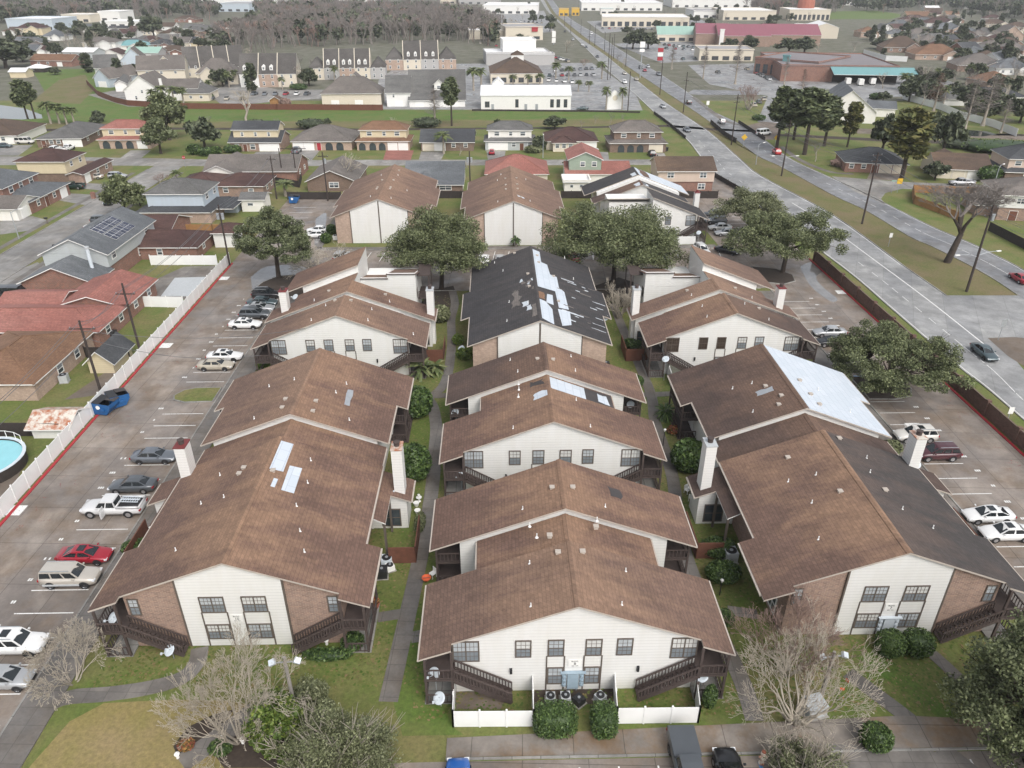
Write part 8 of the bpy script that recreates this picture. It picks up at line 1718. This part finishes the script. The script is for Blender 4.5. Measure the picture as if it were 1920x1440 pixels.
for a in (('big dark-brown hip-roofed house with a white chimney behind the mall', 1690, 98, 70, 20, 'roof_brown', 'brick_buff', 'hip', 3.4, .6, -.2), ('big orange-roofed house at the end of the white wall', 1757, 112, 84, 20, 'roof_orange', 'brick_pale', 'hip', 3.2, .5, -.15),
    ('large taupe hip-roofed house right of the orange one', 1835, 134, 82, 20, 'roof_taupe', 'brick_buff', 'hip', 3.4, .5, -.2), ('slate-roofed white house at the right edge above the pond', 1898, 140, 66, 16, 'roof_slate', 'stucco_w', 'hip', 3.4, .5, -.1), ('tan-orange roofed house at the right edge by the cypresses', 1880, 166, 60, 16, 'roof_orange', 'brick_pale', 'hip', 3, .48, .1),
    ('dark-roofed house with a tall white gable end', 1795, 92, 44, 14, 'roof_dark', 'stucco_w', 'gx', 4, .6, .5), ('black-roofed brick house with a white-edged gable', 1830, 108, 46, 14, 'roof_dark', 'brick_red', 'gx', 4, .6, .4), ('taupe house with a pale arched dormer at the far right', 1868, 104, 50, 14, 'roof_taupe', 'brick_buff', 'hip', 4, .6, .2), ('grey house right of the arched dormer', 1910, 106, 48, 14, 'roof_taupe', 'brick_buff', 'hip', 4, .6, .2),
    ('orange two-level house between the gym and the mall', 1630, 70, 34, 14, 'roof_orange', 'brick_pale', 'hip', 4, .5, 0), ('white-gabled grey house behind the orange one', 1660, 67, 30, 14, 'roof_grey', 'stucco_w', 'gy', 4, .7, 0), ('navy-roofed wide house in the second row', 1692, 56, 44, 16, 'roof_slate', 'stucco_w', 'hip', 3.4, .55, 0), ('maroon-roofed white arcaded house beside the navy one', 1718, 44, 46, 16, 'roof_maroon', 'stucco_w', 'hip', 3.6, .5, 0),
    ('orange long-roofed house at the end of the green field', 1722, 36, 44, 16, 'roof_orange', 'stucco', 'gx', 3.4, .5, 0), ('brown-roofed house right of the long orange one', 1757, 32, 30, 14, 'roof_brown', 'stucco', 'hip', 3.6, .6, 0), ('small orange-roofed house in the farthest row', 1786, 33, 24, 12, 'roof_orange', 'stucco', 'gx', 3.4, .5, 0), ('maroon wide house in the third row', 1765, 50, 56, 16, 'roof_maroon', 'stucco_w', 'hip', 3.4, .5, 0),
    ('dark slate-blue house in the third row, centre', 1780, 62, 50, 16, 'roof_slate', 'brick_pale', 'hip', 3.4, .55, 0), ('grey house with a white chimney in the fourth row', 1850, 72, 40, 14, 'roof_grey', 'brick_buff', 'hip', 3.4, .6, 0), ('stone-gabled house in the fourth row at the right', 1895, 76, 44, 14, 'roof_taupe', 'brick_pale', 'gy', 4, .7, 0), ('brown house in the fourth row, left of the grey one', 1815, 78, 44, 14, 'roof_brown', 'brick_buff', 'hip', 3.4, .6, 0),
    ('brown-roofed tan house under the far right trees', 1868, 52, 44, 14, 'roof_brown', 'stucco', 'hip', 3.4, .5, 0), ('brown hip-roofed house at the very right of the far rows', 1912, 58, 40, 14, 'roof_brown', 'stucco', 'hip', 3.4, .5, 0), ('taupe house peeping between the palms of the third row', 1725, 72, 40, 14, 'roof_taupe', 'brick_buff', 'hip', 3.4, .55, 0), ('tan house just right of the brown chimney house', 1745, 86, 38, 14, 'roof_taupe', 'stucco', 'hip', 3.2, .55, 0),
    ('pink-brown house in the fifth row by the right edge', 1895, 92, 40, 12, 'roof_brown', 'brick_buff', 'hip', 3.6, .6, 0), ('pale house at the far right skyline, left one', 1748, 20, 26, 12, 'roof_flat_white', 'stucco_w', 'gx', 3.4, .4, 0), ('pale house at the far right skyline, right one', 1820, 16, 26, 12, 'roof_grey', 'stucco_w', 'gx', 3.4, .4, 0),
    # upper left
    ('red-orange roofed brick house left of the green field', 100, 124, 82, 12, 'roof_orange', 'brick_red', 'gx', 3.2, .45, -.1), ('white and grey two-storey house beside the red-orange one', 152, 116, 60, 12, 'roof_flat_white', 'siding_grey', 'gx', 3.2, .3, -.1, True), ('taupe two-storey house with a veranda in the left suburb', 190, 96, 58, 14, 'roof_taupe', 'siding', 'hip', 3.2, .4, 0, True), ('teal-roofed long house in the left suburb', 245, 94, 60, 14, 'roof_teal', 'siding_white', 'hip', 3, .4, 0),
    ('charcoal-roofed house right of the teal one', 302, 92, 50, 14, 'roof_dark', 'brick_red', 'hip', 3, .4, 0), ('dark gabled cream house at the right of the left suburb', 345, 88, 48, 14, 'roof_dark', 'siding_cream', 'gx', 3, .45, 0), ('maroon roofed house with a cedar fence in the left suburb', 208, 112, 44, 12, 'roof_maroon', 'siding_white', 'gy', 3, .4, 0), ('green-roofed house behind the peaked townhouses', 268, 110, 60, 14, 'roof_green', 'stucco_g', 'gx', 3.4, .4, 0),
    ('brown roofed brick house left of the estate rows', 322, 106, 56, 14, 'roof_brown', 'brick_red', 'hip', 3.2, .4, 0), ('maroon-roofed cream house below the far warehouse', 57, 66, 48, 14, 'roof_maroon', 'siding_cream', 'hip', 3.6, .5, 0, True), ('slate hip-roofed house beside the maroon one', 100, 76, 40, 14, 'roof_slate', 'siding', 'hip', 3.2, .55, 0), ('brown low roof at the far left of the suburb', 40, 84, 54, 14, 'roof_brown', 'stucco', 'hip', 3, .4, 0),
    ('white flat-topped carport house in the left suburb', 222, 60, 36, 10, 'roof_dark', 'stucco_w', 'gx', 3.2, .3, 0), ('maroon steep house in the middle of the left suburb', 262, 66, 40, 14, 'roof_maroon', 'brick_red', 'gx', 3.2, .5, 0), ('brown house under the dark evergreen of the left suburb', 320, 70, 40, 14, 'roof_brown', 'siding', 'hip', 3.2, .4, 0), ('grey house at the right of the dark evergreen', 385, 62, 44, 14, 'roof_grey', 'siding', 'gx', 3.2, .4, 0),
    ('pale long-roofed house in the back of the left suburb', 420, 54, 50, 14, 'roof_taupe', 'siding_white', 'gx', 3.2, .35, 0), ('brown house in the back row of the left suburb', 350, 42, 44, 14, 'roof_brown', 'brick_red', 'hip', 3.2, .4, 0), ('grey-roofed house at the left edge under the trees', 20, 104, 44, 12, 'roof_grey', 'siding', 'hip', 3, .4, 0), ('tan house beside the left edge evergreen', 60, 98, 40, 12, 'roof_taupe', 'stucco', 'hip', 3, .4, 0)):
    far_house(*a)
x, y = W(34, 146); house('cream metal shed at the edge of the green field', 20, 50, 146, 6, [(0, 1, 0, 7, 0, 3, 'gx', .4, 'siding_cream', 'roof_flat_white')], cat='shed', name='garden_shed')
house('white tent-roofed shed right of the cream metal shed', 52, 84, 136, 6, [(0, 1, 0, 7, 0, 2.4, 'hip', .4, 'fence_black', 'roof_flat_white')], cat='shed', name='garden_shed')
house('little orange shed on the townhouse green', 507, 527, 199, 4, [(0, 1, 0, 4, 0, 2.4, 'gy', .6, 'wood_new', 'roof_brown')], cat='shed', name='garden_shed')
# ------------------------------------------------------------------ trees of the neighbourhood and beyond
PR = {}
def pro(k):
    if k not in PR:
        i = int(k[-1]); n = k[:-1]
        PR[k] = {'oak': lambda: (oak_proto(5.5, 9, 2.6, 50+i, 'oak' if i % 2 else 'oak2', n=64, per=95, size=.5, cr=1.5), 9.6, 11), 'far': lambda: (oak_proto(5, 9, 2, 60+i, 'far_leaf', n=40, per=45, size=.85, cr=1.6), 9.6, 10.5),
                 'bare': lambda: (bare_proto(70+i, 2.6, .2, 5, 'twig_far' if i else 'twig', spread=.5, up=.22, kids=(2, 4), shrink=.72), 10.5, 9), 'pine': lambda: (pine_proto(80+i, 16, 3.6, 'pine_y' if i == 2 else 'pine', .35 if i else .5, 52, 75, .62, 1.25), 16.6, 7.5),
                 'palm': lambda: (palm_proto(90+i, 5.5, 44, 1.9, .2, 'palm', wide=.3), 6.8, 3.8), 'cyp': lambda: (cypress_proto(95+i, 14, 3.6, 'twig_far' if i else 'cypress'), 14, 6.5), 'purp': lambda: (bare_proto(99+i, 1.7, .14, 6, 'twig_red', spread=.5, up=.12, kids=(2, 3), stems=6, lean=.55, shrink=.76), 8.5, 10),
                 'con': lambda: (pine_proto(110+i, 10, 2.6, 'far_leaf', .08, 44, 60, .6, 1.0), 10.5, 5.5)}[n]()
    return PR[k]
NAME = {'oak': 'oak_tree', 'far': 'oak_tree', 'bare': 'bare_tree', 'pine': 'pine_tree', 'palm': 'palm_tree', 'cyp': 'cypress_tree', 'purp': 'bare_tree', 'con': 'conifer_tree'}
rt = random.Random(17)
def tp(label, k, u, v, vt, wpx=None, group='trees of the neighbourhood'):
    x, y = W(u, v); p, h0, w0 = pro(k); h = Zat(vt, y); s = max(.15, h/h0); sx = s if not wpx else wpx*(y*CT+H*ST)/F/w0
    return tree(NAME[k[:-1]], label, 'tree' if k[:-1] != 'palm' else 'palm', p, (x, y), rt.uniform(0, 6.28), group, (sx, sx, s))
for a in (('glossy evergreen street tree shading the left street', 'oak1', 237, 405, 326, 76), ('slim street tree behind the glossy evergreen one', 'oak2', 263, 386, 348, 34), ('round grey-green bush tree at the street corner', 'purp0', 304, 345, 316, 52), ('small palm beside the grey-green corner bush', 'palm0', 333, 345, 317, 26),
          ('big dark oak behind the red-roofed house', 'oak1', 318, 262, 170, 86), ('dark oak in front of the red-roofed house garage', 'oak0', 302, 288, 218, 62), ('round olive tree on the open lawn of the middle row', 'far1', 385, 278, 212, 64), ('large leafless tree at the canal bank left of the gambrel house', 'bare0', 462, 230, 148, 118),
          ('left pine of the pair beside the pond', 'pine1', 52, 222, 152, 44), ('right pine of the pair beside the pond', 'pine0', 66, 222, 156, 40), ('tallest palm of the cluster behind the grey ranch house', 'palm0', 96, 232, 186, 34), ('second palm of the cluster behind the grey ranch house', 'palm1', 112, 232, 190, 32), ('third palm of the cluster behind the grey ranch house', 'palm0', 126, 233, 196, 30), ('rightmost palm of the cluster behind the grey ranch house', 'palm1', 140, 233, 198, 26),
          ('scrubby dark tree on the canal bank right of the palms', 'far0', 186, 230, 203, 30), ('dark clipped conifer at the fence bend', 'con0', 165, 136, 99, 28), ('tall lone pine in front of the grey townhouse', 'pine0', 847, 236, 148, 44), ('leafless cypress left of the lone pine', 'cyp1', 816, 236, 166, 52),
          ('dark bush tree behind the maroon hip-roofed house', 'far1', 1040, 243, 214, 48), ('palm in front of the charcoal-roofed ranch house', 'palm0', 832, 288, 243, 40), ('small bare tree beside the charcoal-roofed house', 'bare1', 862, 292, 262, 36), ('leafy tree between the grey and the maroon houses', 'far0', 1010, 284, 248, 30), ('spreading leafless tree behind the left back-row roof', 'bare0', 652, 345, 268, 92), ('palm by the dark yard fence', 'palm1', 536, 368, 336, 44),
          ('live oak left of two on the boulevard verge', 'far1', 1186, 92, 53, 48), ('live oak right of two on the boulevard verge', 'far0', 1215, 92, 54, 42), ('purple-brown bare tree beside the wet car park', 'purp0', 1403, 206, 138, 84), ('purple bare tree near the clinic car park', 'purp0', 1095, 123, 104, 32), ('pale bare tree left of the far boulevard', 'bare0', 1062, 98, 68, 44),
          ('tall pine leftmost of the dark group', 'pine1', 1456, 278, 166, 66), ('broad pine in the middle of the dark group', 'pine0', 1508, 290, 169, 92), ('dark pine right of the group centre', 'pine1', 1545, 274, 184, 64), ('thin yellowing pine right of the dark group', 'pine2', 1588, 276, 193, 42), ('dark pine at the back of the group', 'pine0', 1488, 262, 172, 66), ('small leafless tree at the foot of the pines', 'bare1', 1528, 303, 256, 46),
          ('big yellow-green pine beside the black ranch house', 'pine2', 1690, 336, 205, 96), ('dark oak left behind the yellow-green pine', 'far1', 1652, 288, 204, 66), ('dark oak right behind the yellow-green pine', 'far0', 1768, 284, 194, 66), ('dark bush under the yellow-green pine', 'far1', 1752, 338, 298, 48), ('rusty-topped cypress by the white wall', 'cyp0', 1750, 208, 138, 48), ('grey cypress left of the pond pair', 'cyp1', 1808, 245, 148, 56), ('tall grey cypress right of the pond pair', 'cyp1', 1842, 236, 142, 66), ('short grey cypress at the end of the white wall', 'cyp1', 1876, 249, 188, 46), ('young bare tree by the white wall', 'bare1', 1795, 233, 200, 22),
          ('bare tree at the teal canopy end', 'bare0', 1655, 166, 124, 40), ('wide bare tree behind the white vans', 'bare1', 1718, 172, 104, 72), ('palm beside the parked white vans', 'palm0', 1695, 168, 134, 36), ('palm behind the cypresses', 'palm1', 1730, 172, 150, 28), ('dark evergreen by the rose hall entrance', 'far0', 1368, 92, 68, 32), ('dark evergreen left of the rose gable', 'far1', 1402, 98, 62, 40), ('wide dark evergreen hedge-tree before the rose hall, left half', 'far0', 1478, 100, 66, 50), ('wide dark evergreen hedge-tree before the rose hall, right half', 'far1', 1508, 100, 64, 48),
          ('pale bare tree right of the dark evergreens', 'bare0', 1534, 102, 72, 44), ('cypress in the wet car park, left one', 'cyp1', 1318, 148, 86, 30), ('cypress in the wet car park, right one', 'cyp1', 1378, 158, 78, 38), ('thin cypress by the brick store corner', 'cyp1', 1470, 158, 106, 24), ('bare cypress beside the stacked shop sign', 'cyp1', 1259, 130, 84, 26), ('rusty bare tree at the store lawn', 'cyp0', 1503, 174, 130, 26),
          ('bare tree left on the boulevard median', 'bare1', 1158, 124, 92, 26), ('bare tree right on the boulevard median', 'bare0', 1168, 129, 100, 22), ('dark spreading oak at the far left edge', 'far1', 12, 128, 66, 90), ('second dark oak at the far left edge', 'far0', 44, 116, 76, 52), ('dark evergreen in the middle of the left suburb', 'far1', 290, 72, 20, 48), ('round evergreen before the pillared shed', 'far0', 152, 66, 32, 30), ('yellow-olive tree in the left suburb', 'far1', 184, 76, 42, 38),
          ('dark evergreen at the edge of the bare woods', 'far1', 480, 58, 14, 44), ('second dark evergreen at the woods edge by the warehouse', 'far0', 445, 60, 28, 34), ('dark tree right of the left suburb houses', 'far1', 420, 90, 54, 44), ('green tree behind the tent-roofed shed', 'far0', 104, 140, 124, 24), ('cypress-brown tree over the left suburb', 'bare1', 338, 72, 34, 40), ('tall bare tree in the left suburb', 'bare0', 130, 92, 62, 36),
          ('tall palm at the loggia house, first from the left', 'palm0', 290, 197, 164, 26), ('tall palm at the loggia house, second from the left', 'palm1', 308, 197, 157, 28), ('tall palm at the loggia house, third from the left', 'palm0', 328, 197, 158, 28), ('tall palm at the loggia house, fourth from the left', 'palm1', 345, 196, 160, 26), ('thin palm at the estate entrance', 'palm0', 381, 180, 148, 20), ('thin palm right of the estate entrance', 'palm1', 395, 178, 147, 20), ('palm before the white townhouse row, left one', 'palm0', 443, 158, 128, 18), ('palm before the white townhouse row, right one', 'palm1', 465, 166, 131, 20),
          ('palm in the shrubs of the townhouse court, left one', 'palm0', 530, 168, 142, 18), ('palm in the shrubs of the townhouse court, right one', 'palm1', 628, 152, 120, 20), ('palm cluster left of the clinic, near one', 'palm0', 888, 170, 122, 32), ('palm cluster left of the clinic, far one', 'palm1', 902, 162, 124, 30), ('palm in front of the clinic, first', 'palm0', 962, 160, 138, 22), ('palm in front of the clinic, second', 'palm1', 990, 160, 138, 22), ('palm in front of the clinic, third', 'palm0', 1012, 160, 136, 24),
          ('palm at the clinic car park, left one', 'palm1', 1042, 148, 114, 24), ('palm at the clinic car park, right one', 'palm0', 1066, 150, 122, 22), ('palm by the shop car park entry, left one', 'palm0', 1084, 172, 148, 18), ('palm by the shop car park entry, right one', 'palm1', 1104, 172, 150, 18), ('palm beside the monument sign, left one', 'palm0', 1136, 206, 158, 22), ('palm beside the monument sign, right one', 'palm1', 1166, 206, 160, 22), ('palm by the near boulevard at the car park', 'palm0', 1128, 148, 112, 26),
          ('dark round tree in the upper right subdivision, left one', 'far1', 1735, 82, 62, 28), ('dark round tree in the upper right subdivision, right one', 'far0', 1762, 82, 62, 26), ('small cone-shaped conifer by the white end wall', 'con0', 1655, 106, 90, 14), ('bushy green tree by the orange two-level house', 'far1', 1648, 92, 68, 40), ('palm behind the taupe hip-roofed house', 'palm0', 1816, 150, 118, 26), ('leafless tree by the taupe hip-roofed house', 'bare1', 1790, 148, 104, 46), ('bare tree in front of the slate-roofed house', 'bare0', 1856, 172, 132, 44),
          ('palm right of the stone-gabled house', 'palm1', 1880, 120, 94, 22), ('dark shrub tree by the slate-roofed single-storey house', 'far0', 1785, 196, 168, 24), ('bare tree between the mall and the orange house', 'bare1', 1600, 98, 70, 40), ('rusty bare tree behind the slate-roofed house', 'cyp0', 1868, 186, 146, 30), ('bush by the rear lawn of the white hall', 'far1', 1655, 190, 168, 26), ('leafy tree at the left of the shop back wall', 'far0', 735, 176, 146, 18)):
    tp(*a)
bare_px('great leafless tree on the median with a black trunk', 1775, 492, 330, 170, 41, 4.0, .26, 7, mat='twig_far', bark='bark', spread=.5, up=.35, kids=(3, 4), shrink=.68)
# shrubs near the houses
for i, (lab, u, v, rx, h, mt) in enumerate((('dark clipped shrub block left on the open lawn', 366, 290, 2.2, 3.0, 'shrub'), ('dark clipped shrub block in the middle of the open lawn', 388, 292, 2.4, 2.4, 'shrub'), ('dark clipped shrub block right on the open lawn', 405, 289, 1.8, 2.2, 'shrub'), ('green bush at the porch of the gambrel house', 437, 286, 2.6, 2.2, 'shrub'), ('maroon bushes before the grey ranch house', 92, 275, 2.2, 1.4, 'twig_red'), ('maroon bush at the corner of the black ranch house', 1578, 312, 3, 2, 'twig_red'),
      ('round clipped shrub at the pillared house drive', 92, 366, 1.6, 1.8, 'shrub'), ('dark shrubs before the pillared house', 66, 372, 1.8, 1.6, 'shrub'), ('olive bush before the grey two-storey house', 1000, 286, 2.6, 2, 'oak_light'), ('bank scrub at the canal beside the gambrel house', 585, 240, 5, 3, 'far_leaf'), ('bank scrub at the canal right of the pines', 800, 238, 5, 3.2, 'far_leaf'), ('low scrub at the canal left of the loggia palms', 480, 238, 4, 2.4, 'far_leaf'),
      ('reddish shrub by the little orange shed', 535, 199, 2.4, 3, 'twig_red'), ('hedge clump in the townhouse court', 560, 168, 4, 2.6, 'shrub'), ('round tree-bush by the estate entrance lawn', 390, 186, 2.6, 2.6, 'shrub'), ('green bank shrubs along the right canal', 1880, 284, 12, 3, 'shrub'), ('bank scrub right of the black ranch house', 1810, 276, 8, 2.4, 'far_leaf'), ('shrubs beside the dark-roofed house at the right edge', 1852, 340, 3, 4, 'shrub'), ('clipped bush on the wet car park lawn', 1422, 225, 2.4, 1.8, 'shrub'), ('garden bushes at the white hall drive', 1642, 186, 3, 2.4, 'shrub'))):
    x, y = W(u, v); tag(place(shrub_mesh(200+i, rx, rx*.7, h, mt, 420, .45), 'round_shrub', None, (x, y, 0)), lab, 'shrub', 'shrubs by the houses')
# many small trees between the far roofs
AREAS = (('in the left suburb beyond the green field', [(0, 66), (60, 60), (420, 50), (430, 100), (330, 104), (20, 112)], 80), ('in the upper right subdivision', [(1600, 76), (1700, 30), (1915, 30), (1915, 130), (1720, 104)], 130),
         ('along the shops of the far boulevard', [(880, 20), (1000, 14), (1040, 50), (1010, 100), (860, 70)], 26), ('among the stores right of the boulevard', [(1120, 14), (1460, 8), (1560, 60), (1300, 76), (1150, 70)], 66),
         ('by the right canal and white wall', [(1640, 160), (1925, 145), (1925, 235), (1820, 225), (1700, 190)], 46), ('at the estate behind the board fence', [(180, 140), (440, 100), (600, 140), (560, 185), (420, 170), (250, 190)], 22), ('along the middle row back gardens', [(-20, 238), (1240, 232), (1240, 240), (-20, 248)], 18))
def inside(p, poly):
    c = False
    for i in range(len(poly)):
        a, b = poly[i], poly[i-1]
        if (a[1] > p[1]) != (b[1] > p[1]) and p[0] < (b[0]-a[0])*(p[1]-a[1])/(b[1]-a[1])+a[0]: c = not c
    return c
def scatter(poly, n, seed, ground=True):
    r = random.Random(seed); us = [p[0] for p in poly]; vs = [p[1] for p in poly]; o = []
    if ground: poly = [W(*p) for p in poly]; us = [p[0] for p in poly]; vs = [p[1] for p in poly]
    while len(o) < n:
        p = (r.uniform(min(us), max(us)), r.uniform(min(vs), max(vs)))
        if inside(p, poly): o.append(p)
    return o
for ai, (where, poly, n) in enumerate(AREAS):
    for i, p in enumerate(scatter(poly, n, 300+ai, False)):
        k = rt.choice(('far0', 'far1', 'bare1', 'bare0', 'bare1', 'far0', 'con0' if ai < 6 else 'bare1', 'palm1' if i % 3 == 0 else 'far1')); nm = {'far': 'dark round-crowned evergreen', 'bar': 'grey leafless tree', 'con': 'small dark conifer', 'pal': 'little palm'}[k[:3]]
        pr_, h0, w0 = pro(k); x, y = W(*p); s = rt.uniform(.75, 1.25)*(.9 if k[:3] == 'far' else 1)*(.42 if ai == 6 else 1); tree(NAME[k[:-1]], nm + ' standing ' + where, 'tree' if k[:3] != 'pal' else 'palm', pr_, (x, y), rt.uniform(0, 6), nm + 's ' + where, s)
rh = random.Random(31)
for where, poly, n in (('far right rooftops', [(1640, 66), (1740, 24), (1915, 44), (1920, 128), (1800, 110)], 34), ('far left rooftops', [(0, 70), (100, 52), (420, 46), (430, 84), (30, 110)], 24)):
    for p in scatter(poly, n, len(where)+n, False):
        rf, nm = rh.choice((('roof_taupe', 'taupe'), ('roof_brown', 'brown'), ('roof_grey', 'grey'), ('roof_slate', 'slate'), ('roof_maroon', 'maroon'))); far_house('%s-roofed house packed among the %s' % (nm, where), p[0], p[1], 26 + p[1]*.14, 12, rf, rh.choice(('stucco', 'brick_buff', 'siding', 'stucco_w')), rh.choice(('hip', 'hip', 'gx')), 3.2, .5, rh.uniform(-.3, .3))
# woods: one mass of bare trees with a few evergreens
def wood(name, label, poly, n, seed, evergreen=.12, hs=(12, 18), mats=('twig_far', 'far_leaf', 'twig_red')):
    rng = np.random.default_rng(seed); Vs, Fs, Ms, b = [], [], [], 0; var = []
    for q in range(5):
        sg = bare_segs(random.Random(400+q), 3.4, .24, 4, spread=.42, up=.3, kids=(2, 4), shrink=.72); me = seg_mesh('t', sg, 'twig', 3, .055); v = np.empty(len(me.vertices)*3, dtype=np.float32); me.vertices.foreach_get('co', v); f = np.array([p.vertices[:] for p in me.polygons]); v = v.reshape(-1, 3); var.append((v/v[:, 2].max(), f, 0)); bpy.data.meshes.remove(me)
    for q in range(2):
        P_ = rng.normal(size=(150, 3)); P_ /= np.linalg.norm(P_, axis=1)[:, None]; P_ = P_*rng.random((150, 1))**.3*np.array([.34, .34, .36]) + np.array([0, 0, .6]); v, f = leaf_arrays(P_, .13, rng); var.append((v, f, 1))
    for (x, y) in scatter(poly, n, seed):
        e = rng.random() < evergreen; v, f, mi = var[rng.integers(5, 7)] if e else var[rng.integers(0, 5)]; h = rng.uniform(*hs); a = rng.uniform(0, 6.28); c, s = math.cos(a), math.sin(a); w = h*rng.uniform(.85, 1.2)
        Vs.append(np.stack([(v[:, 0]*c - v[:, 1]*s)*w + x, (v[:, 0]*s + v[:, 1]*c)*w + y, v[:, 2]*h - .2], 1)); Fs.append(f + b); Ms.append(np.full(len(f), 1 if e else (2 if rng.random() < .14 else 0))); b += len(v)
    o = place(np_mesh(name, np.concatenate(Vs), np.concatenate(Fs), [M[k] for k in mats], np.concatenate(Ms)), name); tag(o, label, 'woods', None, 'stuff'); return o
wood('woods', 'broad grey-brown leafless woods behind the townhouse rows', [(395, 84), (470, 104), (560, 90), (720, 84), (860, 80), (925, 88), (945, 62), (900, 40), (780, 24), (480, 22), (500, 60)], 1500, 1)
wood('woods', 'hazy mixed woods along the upper left horizon', [(-150, 44), (-60, 20), (300, 14), (420, 26), (400, 38), (200, 34), (60, 46)], 800, 2, .3)
wood('woods', 'dark hazy woods along the upper right horizon', [(1560, 14), (1660, 26), (1760, 18), (1850, 28), (2000, 48), (2050, 6), (1600, -12)], 1100, 3, .6)
wood('woods', 'thin bare woods behind the cream domed hall', [(1400, 26), (1470, 30), (1570, 24), (1560, 12), (1420, 12)], 420, 4, .1)
wood('woods', 'faint woods closing the horizon beyond the stores', [(350, 8), (900, 6), (1400, 4), (1700, -4), (2300, -20), (1600, -34), (300, -34), (-400, -10), (-300, 12)], 1500, 5, .4, (12, 20))
# far parked cars, one mesh each
def far_car_mesh(col):
    def fn():
        m = MB()
        for x0, x1, z0, z1, w, mi in ((-2.3, 2.3, .3, .95, .9, 0), (-1.6, .9, .95, 1.5, .74, 1)):
            t = .12 if mi == 0 else .5
            m.faces([(x0, -w, z0), (x1, -w, z0), (x1, w, z0), (x0, w, z0), (x0+t, -w*.86, z1), (x1-t, -w*.86, z1), (x1-t, w*.86, z1), (x0+t, w*.86, z1)], [(0, 1, 5, 4), (1, 2, 6, 5), (2, 3, 7, 6), (3, 0, 4, 7)], mi); m.faces([(x0+t, -w*.86, z1), (x1-t, -w*.86, z1), (x1-t, w*.86, z1), (x0+t, w*.86, z1)], [(0, 1, 2, 3)], 0)
        for x in (-1.4, 1.4):
            for s in (-1, 1): b = len(m.v); m.lathe([(0, -.1), (.33, -.1), (.33, .1), (0, .1)], n=10, m=2); m.xf(Matrix.Translation((x, s*.84, .33)) @ Matrix.Rotation(math.pi/2, 4, 'X'), b)
        return m.mesh('parked_car', [M['paint_'+col], M['carglass'], M['tyre']])
    return cached(('far', col), fn)
ORD = ('first', 'second', 'third', 'fourth', 'fifth', 'sixth', 'seventh', 'eighth', 'ninth', 'tenth', 'eleventh', 'twelfth', 'thirteenth', 'fourteenth')
CN = dict(white='white', silver='silver', grey='grey', black='black', red='red', slate='slate-grey', beige='beige', dark='charcoal', teal='blue-grey')
rc = random.Random(23)
for where, a, b, n in (('back row of the clinic car park', (1038, 108), (1066, 116), 7), ('upper row of the clinic car park', (1042, 134), (1110, 130), 7), ('middle row of the clinic car park', (1030, 143), (1112, 142), 8), ('lower row of the clinic car park', (1030, 152), (1100, 158), 6), ('row before the brick storefront', (1418, 138), (1442, 150), 5), ('wet car park row by the boulevard', (1345, 137), (1400, 131), 2),
                        ('row before the green canopy', (1236, 84), (1300, 90), 8), ('second row before the green canopy', (1250, 92), (1330, 96), 6), ('row by the low beige shop', (1280, 112), (1372, 108), 5), ('front row of the strip mall', (1130, 54), (1280, 58), 14), ('townhouse court row', (478, 178), (576, 178), 6), ('drive of the estate entrance', (398, 186), (455, 188), 3), ('lot of the bank block', (900, 82), (960, 92), 5), ('row beside the purple bare tree', (1414, 199), (1432, 188), 3), ('far lot left of the boulevard', (960, 40), (1015, 44), 8)):
    for i in range(n):
        t = i/max(1, n-1); u = a[0]+(b[0]-a[0])*t + rc.uniform(-1, 1); v = a[1]+(b[1]-a[1])*t; c = rc.choice(list(CN)); x, y = W(u, v)
        tag(place(far_car_mesh(c), 'parked_car', None, (x, y, .02), math.pi/2 + rc.uniform(-.15, .15)), '%s car, %s from the left in the %s' % (CN[c], ORD[i], where), 'car', 'cars in the far car parks')
for i, (u, v) in enumerate(((1556, 152), (1588, 158), (1600, 150), (1612, 160), (1634, 158))):
    x, y = W(u, v); t = thing('delivery_van', 'white boxy delivery van, %s from the left under the teal canopy' % ORD[i], 'van', (x, y, 0), 1.4, 'delivery vans at the canopy'); m = MB(); m.box(-2.6, -1.1, .5, 1.2, 1.1, 2.9); m.box(1.2, -1.0, .5, 2.6, 1.0, 1.5); m.faces([(1.2, -1, 1.5), (2.4, -1, 1.5), (2.4, 1, 1.5), (1.2, 1, 1.5), (1.2, -1, 2.5), (1.6, -1, 2.5), (1.6, 1, 2.5), (1.2, 1, 2.5)], [(0, 1, 5, 4), (2, 3, 7, 6), (4, 5, 6, 7)]); m.build('body', M['stucco_w'], t)
    m = MB(); m.poly([(2.41, -.9, 1.5), (2.41, .9, 1.5), (1.62, .9, 2.45), (1.62, -.9, 2.45)]); m.build('windscreen', M['carglass'], t)
    for xx in (-1.7, 1.8):
        for s in (-1, 1): m = MB(); m.lathe([(0, -.12), (.4, -.12), (.4, .12), (0, .12)], n=10); m.xf(Matrix.Rotation(math.pi/2, 4, 'X')); m.build('wheel', M['tyre'], t, (xx, s*1.0, .4))
# ------------------------------------------------------------------ haze
m = MB(); m.box(-3600, -40, -1.5, 3600, 4200, 62)
hm = bpy.data.materials.new('haze'); hm.use_nodes = True; hn = hm.node_tree
for n_ in list(hn.nodes): hn.nodes.remove(n_)
ho = hn.nodes.new('ShaderNodeOutputMaterial'); pv = hn.nodes.new('ShaderNodeVolumePrincipled'); pv.inputs['Color'].default_value = (.93, .96, 1, 1); pv.inputs['Density'].default_value = .00013; pv.inputs['Anisotropy'].default_value = .1
hn.links.new(pv.outputs[0], ho.inputs['Volume']); tag(m.build('haze', hm), kind='stuff')
